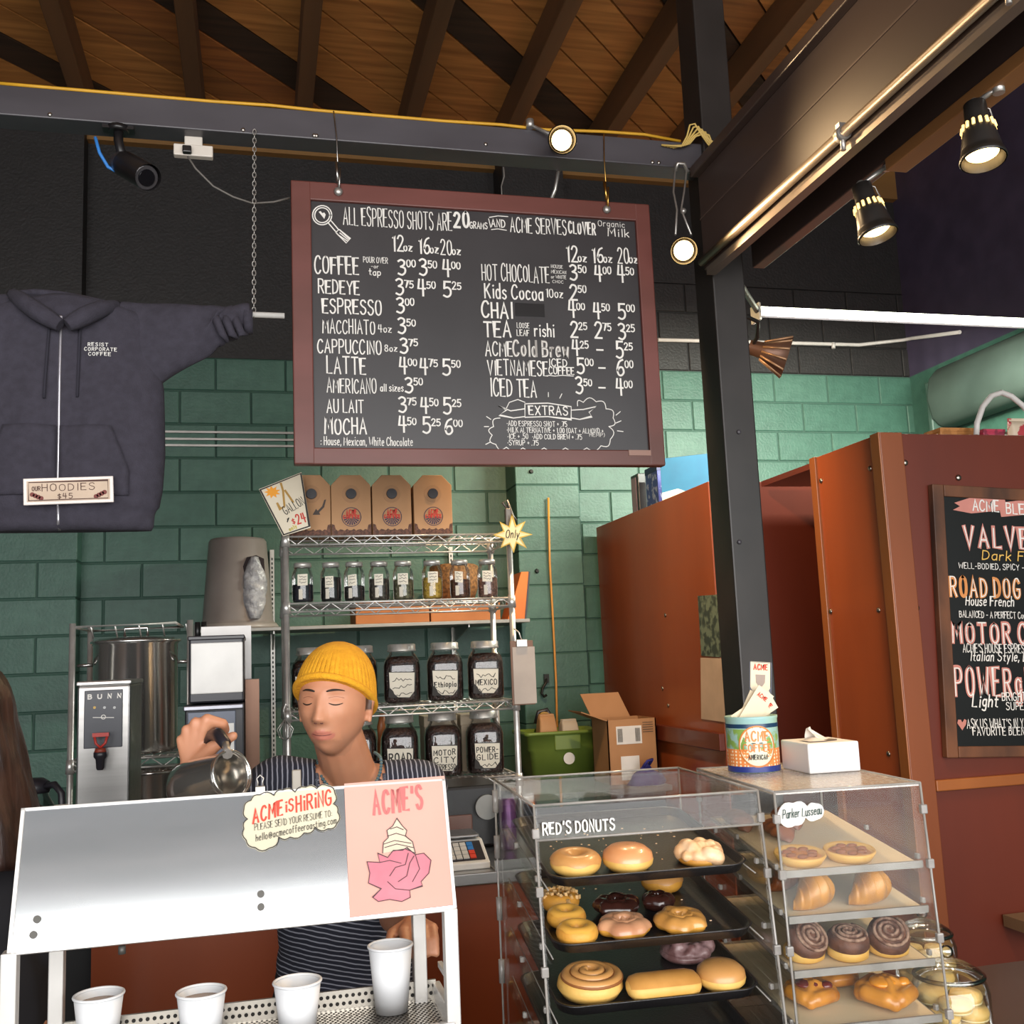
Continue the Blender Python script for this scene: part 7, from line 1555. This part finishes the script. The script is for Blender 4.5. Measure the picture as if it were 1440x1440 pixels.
b.cap(shR, .048, elR, .037); b.cap(elR, .037, elR.lerp(wrR, .3), .038); b.cap(elR.lerp(wrR, .3), .038, wrR, .0255)
b.cap(shL, .048, elL, .037); b.cap(elL, .037, elL.lerp(wrL, .3), .038); b.cap(elL.lerp(wrL, .3), .038, wrL, .025)
for s in (-1, 1):
    hip = pelv+V((s*.085, 0, -.06)); kn = V((pelv.x+s*.095, 2.56, .47)); an_ = V((pelv.x+s*.10, 2.60, .08))
    b.cap(hip, .085, kn, .055); b.cap(kn, .055, an_, .038); b.cap(an_+V((0, .03, -.035)), .036, an_+V((0, -.13, -.05)), .028)
# right hand (viewer's left): back of the hand to the viewer, fingers closing on the handle
kn_px = [(291, 1012), (275, 1016), (262, 1026), (254, 1040)]
for k, (x, y) in enumerate(kn_px):
    K = P(x, y, 2.165+.006*k); b.cap(wrR.lerp(K, .12)+V((.002, 0, 0)), .017, K, .0125-.001*k)
    f1_ = K+V((.030-.004*k, .012, -.010-.003*k)); f2_ = f1_+V((.004, .024, -.014)); f3_ = f2_+V((-.018, .012, -.006))
    b.cap(K, .0118-.0008*k, f1_, .0105-.0008*k); b.cap(f1_, .0105-.0008*k, f2_, .0095-.0007*k); b.cap(f2_, .0095-.0007*k, f3_, .0085-.0006*k)
th0 = P(285, 1064, 2.165); th1 = P(300, 1050, 2.15); th2 = P(314, 1042, 2.14); th3 = P(328, 1035, 2.135)
b.cap(wrR.lerp(th0, .4), .018, th1, .0135); b.cap(th1, .0125, th2, .0115); b.cap(th2, .0115, th3, .0095)
# left hand resting forward
for k in range(4):
    K = wrL+V((-.03+.019*k, -.075, .0)); b.cap(wrL, .017, K, .012); f1_ = K+V((-.002, -.035, -.012)); b.cap(K, .0105, f1_, .0095); b.cap(f1_, .0095, f1_+V((0, -.012, -.022)), .008)
b.cap(wrL+V((-.01, -.015, 0)), .014, wrL+V((-.05, -.05, -.008)), .0115); b.cap(wrL+V((-.05, -.05, -.008)), .011, wrL+V((-.058, -.08, -.014)), .009)
off = V(man.location); b.v = [p-off for p in b.v]
bm_ = baked('person_body', b, .0042, 3, .45)
sk = skinmat('warm_skin', 'C48C6C', 'B57A5C', 'B0605A'); bm_.materials.append(sk)
inv = head_rot.inverted(); hl = HC-off
for nm in ('lips', 'stubble', 'hair'): bm_.attributes.new(nm, 'FLOAT', 'POINT')
import array
co = array.array('f', [0])*(len(bm_.vertices)*3); bm_.vertices.foreach_get('co', co)
A = {k: [0.0]*len(bm_.vertices) for k in ('lips', 'stubble', 'hair')}
for i in range(len(bm_.vertices)):
    if co[3*i+2] < hl.z-.16: continue
    p = inv @ (V(co[3*i:3*i+3])-hl)
    if p.length > .16: continue
    if p.y < -.05 and abs(p.x) < .027 and abs(p.z+.0705) < .0105*(1-(p.x/.027)**2)**.5: A['lips'][i] = .6
    if p.y < .0 and -.115 < p.z < -.045 and not A['lips'][i]:
        v = 0
        if abs(p.z+.054) < .012 and abs(p.x) < .032 and p.y < -.05: v = .30*math.exp(-((p.z+.054)/.006)**2)*math.exp(-(p.x/.024)**4)
        elif p.z < -.08 or (abs(p.x) > .035 and p.z < -.05): v = .22*min(1, (-.05-p.z)/.03)
        A['stubble'][i] = v
    if (.022 < p.y and -.055 < p.z and not (abs(p.x) > .073 and p.y < .035)) or (-.012 < p.y < .0 and abs(p.x) > .055 and -.02 < p.z): A['hair'][i] = .9
for k in A: bm_.attributes[k].data.foreach_set('value', A[k])
body = obj('body', None, None, man, me=bm_)
# brows and lashes laid on the face
def onface(x, z, up=.0): # approximate front surface of the head at (x,z)
    d = V((0, -1, 0)); best = None
    y = -.094*math.sqrt(max(0, 1-(x/.074)**2-(z/.115)**2)); return y
from mathutils.bvhtree import BVHTree
bvh = BVHTree.FromPolygons([v.co.copy() for v in bm_.vertices], [tuple(p.vertices) for p in bm_.polygons])
def fh(x, z, off_=.001):
    o_ = hl+head_rot @ V((x, -.25, z)); d_ = head_rot @ V((0, 1, 0)); h_ = bvh.ray_cast(o_, d_); return (h_[0] if h_[0] else hl+head_rot @ V((x, -.09, z)))-d_*off_
brown_hair = mat('dark_hair', '2E2018', .7, 0, '1E140F', 90)
for s in (-1, 1):
    pts = [fh(s*(.013+.033*k/7), .0165+.0065*math.sin(math.pi*(.15+.6*k/7))) for k in range(8)]; obj('eyebrow', MB().tube(pts, [.0015, .0023, .0026, .0026, .0024, .002, .0015, .0008], 6), brown_hair, man)
    pts = [fh(s*(.018+.026*k/8), -.0045-.0035*math.sin(math.pi*k/8)) for k in range(9)]; obj('eyelashes', MB().tube(pts, [.0005, .0011, .0014, .0015, .0015, .0014, .0013, .0011, .0006], 6), brown_hair, man)
    pts = [fh(s*(.017+.028*k/8), .006+.003*math.sin(math.pi*k/8), .0002) for k in range(9)]; obj('eyelid_crease', MB().tube(pts, .0005, 5), mat('crease_skin', '96624C', .6), man)
obj('mouth_line', MB().tube([fh(-.021+.042*k/10, -.0712+.0035*abs(k/5-1)**2, .0003) for k in range(11)], [.0003]+[.0009]*9+[.0003], 5), mat('mouth_dark', '6E3A34', .6), man)
for s in (-1, 1): q = fh(s*.0065, -.0455, .0002); obj('nostril', MB().ell(q, .0032, .002, .0018, 8, 6), mat('nostril_dark', '5A3026', .8), man)
# beanie
bn_ = thing('beanie', 'x', 'x'); bpy.data.objects.remove(bn_)
b = MB(); rr = []; N = 288
for i in range(30):
    t = i/29; ring = []
    for j in range(N):
        a = 2*math.pi*j/N
        # brim line: lower at the back and over the ears
        zb = .004-.044*math.sin(a); z = zb+(.124-zb)*t
        k = max(0, 1-abs((z-.012)/.113)**2.3)**(1/2.1) if z > .012 else 1
        k = max(k, .02); rib = 1+.012*math.cos(a*48)*(1-t**3)
        rib += (.035 if t < .3 else 0)*(1-t/.3) if t < .3 else 0
        x = .0795*k*math.cos(a)*rib+.0; y = (.099*k*math.sin(a)+.004+ .012*t)*rib
        ring.append(hl+head_rot @ V((x, y, z)))
    rr.append(ring)
b.rings(rr); 
bm2 = mat('mustard_knit', 'DE9F1C', .9, 0, 'D29214', 60, bump=.4, bscale=300); o = obj('beanie', b, bm2, man, label='mustard yellow ribbed beanie')
sd = o.modifiers.new('so', 'SOLIDIFY'); sd.thickness = .005; sd.offset = 1
b = MB(); b.tube([hl+head_rot @ V((.083*math.cos(a), .103*math.sin(a)+.004, (.008-.044*math.sin(a)))) for a in [2*math.pi*k/72 for k in range(72)]], .0075, 10, loop=True); obj('beanie_cuff', b, bm2, man)
# shirt: torso + short sleeves, navy with pale stripes
b = MB()
b.cap(neck+V((-.03, .022, -.022)), .050, shR+V((.01, 0, .004)), .060); b.cap(neck+V((.03, .022, -.022)), .050, shL+V((-.01, 0, .004)), .060)
b.ell(chest+V((0, 0, .012)), .178, .118, .165, 24, 16); b.ell(belly, .165, .118, .185, 24, 16); b.ell(belly+V((0, .02, -.09)), .168, .122, .14, 24, 12)
b.cap(shR, .060, shR.lerp(elR, .82), .055); b.cap(shL, .060, shL.lerp(elL, .80), .054)
b.v = [p-off for p in b.v]; sm_ = baked('shirt', b, .007, 6, .5)
# open the neckline
bmm = bmesh.new(); bmm.from_mesh(sm_); nk = neck-off
kill = [v for v in bmm.verts if (v.co-(nk+V((0, -.010, .022)))).length < .074 or (v.co-(hn-off)).length < .075]
bmesh.ops.delete(bmm, geom=kill, context='VERTS'); bmm.to_mesh(sm_); bmm.free()
at = sm_.attributes.new('stripe', 'FLOAT', 'POINT'); vals = []
for v in sm_.vertices:
    p = v.co+off; best = p.z*1.0+.035*math.sin((p.x-.2)*7)
    for s_, e_, sg in ((shR, elR, -1), (shL, elL, 1)):
        ax_ = (e_-s_); t = (p-s_).dot(ax_)/ax_.length_squared; d_ = ((p-s_)-ax_*t).length
        inner_ = neck.x+sg*.075
        if (p.x < inner_ if sg < 0 else p.x > inner_) and p.z > 1.18 and (t > -.6 and d_ < .14): best = abs(p.x-neck.x)*1.0+max(0, 1.34-p.z)*.5+4
    vals.append(best)
at.data.foreach_set('value', vals)
m = bpy.data.materials.new('striped_navy_jersey'); m.use_nodes = True; n = m.node_tree.nodes; l = m.node_tree.links; bs = n['Principled BSDF']; bs.inputs['Roughness'].default_value = .9
an2 = n.new('ShaderNodeAttribute'); an2.attribute_name = 'stripe'; mu = n.new('ShaderNodeMath'); mu.operation = 'MULTIPLY'; mu.inputs[1].default_value = 92; l.new(an2.outputs['Fac'], mu.inputs[0])
nz = n.new('ShaderNodeTexNoise'); nz.inputs['Scale'].default_value = 14; ad = n.new('ShaderNodeMath'); ad.operation = 'MULTIPLY_ADD'; ad.inputs[1].default_value = .5; l.new(nz.outputs[0], ad.inputs[0]); l.new(mu.outputs[0], ad.inputs[2])
fr = n.new('ShaderNodeMath'); fr.operation = 'FRACT'; l.new(ad.outputs[0], fr.inputs[0]); cr_ = n.new('ShaderNodeValToRGB'); e = cr_.color_ramp.elements; e[0].position = .70; e[0].color = (*lin('20222F'), 1); e[1].position = .78; e[1].color = (*lin('8E909C'), 1); l.new(fr.outputs[0], cr_.inputs[0]); l.new(cr_.outputs[0], bs.inputs['Base Color'])
sm_.materials.append(m); sh_ = obj('shirt', None, None, man, me=sm_, label='navy shirt with thin pale stripes'); so = sh_.modifiers.new('so', 'SOLIDIFY'); so.thickness = .003
b = MB()
for i in range(40):
    pass
ring = []
for k in range(40):
    a = 2*math.pi*k/40; d_ = V((math.cos(a)*.067, math.sin(a)*.066-.0, 0)); tl = V((0, 0, .024*math.sin(a)+.004*math.cos(2*a))); ring.append(neck-off+d_+V((0, .0, -.012))+tl)
obj('collar_band', MB().tube(ring, .0065, 8, loop=True), mat('navy_rib', '1E2030', .9), man)
# trousers
b = MB(); b.ell(pelv, .172, .122, .13, 20, 12)
for s in (-1, 1):
    hip = pelv+V((s*.085, 0, -.06)); kn = V((pelv.x+s*.095, 2.56, .47)); an_ = V((pelv.x+s*.10, 2.60, .1)); b.cap(hip, .098, kn, .07); b.cap(kn, .07, an_, .055)
b.v = [p-off for p in b.v]; tm_ = baked('trousers', b, .012, 4); tm_.materials.append(mat('black_denim', '1C1B20', .85)); obj('trousers', None, None, man, me=tm_)
for s in (-1, 1):
    b = MB(); b.cap(V((pelv.x+s*.10, 2.64, .045))-off, .045, V((pelv.x+s*.105, 2.44, .04))-off, .038); obj('shoe', b, mat('black_leather', '141314', .4), man)
# necklace and bracelet
nb = mat('green_beads', '7A8A78', .4, 0, '3E5A66', 90, contrast=(.45, .55))
bead = MB(); bead.ell((0, 0, 0), .0042, n=8, m=6); bme = mesh('bead', bead); bme.materials.append(nb)
nl = thing('bead_necklace', 'string of green and blue beads around the barista neck', 'necklace', neck)
for k in range(46):
    a = R(-210+k*(240/45)); d_ = V((math.cos(a)*.070, math.sin(a)*.073, 0)); z_ = .022*math.sin(a)+.006-.045*max(0, -math.sin(a))
    o = bpy.data.objects.new('bead', bme); link(o, nl); o.location = d_+V((0, .0, z_+.024))
ax = (wrR-elR).normalized(); bc_ = wrR-ax*.012; br = thing('bracelet', 'silver cuff bracelet on the barista wrist', 'bracelet', bc_)
q = V((0, 0, 1)).rotation_difference(ax)
for k in range(2): obj('bangle', MB().tube([q @ V((.031*math.cos(a), .031*math.sin(a), k*.008-.004)) for a in [2*math.pi*j/30 for j in range(30)]], .0032, 8, loop=True), mat('old_silver', '9A8C80', .3, 1), br)
# ---- steel pitcher
mouth = P(326, 1089, 2.02); axv = (cr*.80+cu*.36-cf*.50).normalized()
pit = thing('steel_pitcher', 'tilted stainless pouring pitcher with black handle in the barista hand', 'pitcher', mouth-axv*.13)
base_ = V((0, 0, 0))
obj('pitcher_body', MB().lathe([(.002, .0), (.047, .0), (.051, .006), (.051, .03), (.047, .08), (.043, .118), (.0435, .13), (.041, .13), (.0405, .118), (.044, .08), (.047, .03), (.045, .008), (.002, .008)], 48, axis=axv, caps=False), mat('mirror_steel', 'D6D1CA', .15, .93, 'CCC7C0', 4), pit)
obj('rolled_rim', MB().tube([V((0, 0, 1)).rotation_difference(axv) @ V((.0435*math.cos(a), .0435*math.sin(a), .131)) for a in [2*math.pi*k/40 for k in range(40)]], .0028, 8, loop=True), mat('mirror_steel', 'C9C4BC'), pit)
O = V(pit.location)
hp0 = mouth-axv*.012+cu*.040; hp1 = P(317, 1046, 2.06); hp2 = P(307, 1033, 2.11); hp3 = P(298, 1034, 2.155); hp4 = P(290, 1048, 2.175); hp5 = mouth-axv*.09+cu*.045
obj('handle_bracket', MB().tube([hp0-O, (hp0+hp1)/2-O, hp1-O], [.010, .007, .008], 8), chrome, pit)
obj('handle_grip', MB().tube([hp1-O+V((0, 0, -.006)), hp1-O, hp2-O, hp3-O, hp4-O], [.008, .011, .0125, .0115, .009], 12), mat('black_plastic', '27252B'), pit)
# ---- colleague at the left edge
c2 = V((-.58, 2.34, 0)); pr2 = thing('person', 'long haired person in black coat at the end of the pour over stand', 'person', c2)
h2 = V((0, 0, 1.53)); rot2 = MX.Rotation(R(170), 3, 'Z')
b = MB(); headmesh(b, h2, rot2, 1.0)
b.cap((0, .02, 1.5), .048, (0, .03, 1.36), .055); b.ell((0, .03, 1.2), .15, .1, .18); b.ell((0, .04, .98), .15, .11, .16)
b.cap((-.05, .03, 1.34), .045, (-.15, .03, 1.31), .05); b.cap((.03, .03, 1.34), .045, (.10, .04, 1.30), .05)
for s in (-1, 1):
    e2 = V((s*.13, .08, 1.06)); w2 = V((s*.10, .20, 1.0)); b.cap((s*.125, .035, 1.3), .045, e2, .036); b.cap(e2, .036, w2, .025)
    for k in range(4): kk = w2+V((-s*.01+(k-1.5)*.016, .06, -.02)); b.cap(w2, .016, kk, .011); b.cap(kk, .0095, kk+V((0, .025, -.025)), .008)
    b.cap(w2, .015, w2+V((-s*.04, .04, -.01)), .010)
    b.cap((s*.08, .04, .92), .085, (s*.085, .05, .48), .055); b.cap((s*.085, .05, .48), .055, (s*.085, .08, .08), .04); b.cap((s*.085, .06, .045), .036, (s*.09, .2, .035), .028)
me = baked('person_body', b, .008, 4); me.materials.append(sk); obj('body', None, None, pr2, me=me)
b = MB(); b.ell((0, .03, 1.2), .165, .125, .19); b.ell((0, .04, .95), .165, .135, .25); b.cap((-.05, .03, 1.34), .062, (-.14, .03, 1.31), .070); b.cap((.04, .03, 1.34), .062, (.10, .04, 1.30), .070)
for s in (-1, 1): e2 = V((s*.13, .08, 1.06)); b.cap((s*.115, .035, 1.28), .06, e2, .05); b.cap(e2, .05, (s*.105, .17, 1.005), .04); b.cap((s*.08, .05, .85), .105, (s*.085, .06, .1), .07)
me = baked('coat', b, .01, 5); me.materials.append(mat('black_coat', '151318', .85)); obj('coat', None, None, pr2, me=me)
b = MB(); rr = []
for i in range(26):
    t = i/25; z = 1.665-t*.41; k = math.sqrt(max(.02, 1-((z-1.54)/.128)**2)) if z > 1.54 else 1+.72*(1.54-z)/.28
    ring = []
    for j in range(64):
        a = 2*math.pi*j/64; wv = 1+.03*math.sin(a*16+t*5)+.02*math.sin(a*9-t*11); f = 1.0
        p = V((.098*k*wv*math.cos(a), (.112*k*wv*math.sin(a)+.018), 0)); 
        face_ = max(0, -math.sin(a)-.55)/.45
        if z < 1.60: p.y += face_*.09*min(1, (1.60-z)/.05)
        p = rot2 @ p; ring.append((p.x*1.0, p.y, z-.01*math.sin(a*7)*(t > .95)))
    rr.append(ring)
b.rings(rr); obj('hair', b, mat('long_brown_hair', '3A241C', .45, 0, '241511', 50, (1, 1, .05), .5, contrast=(.4, .6)), pr2)
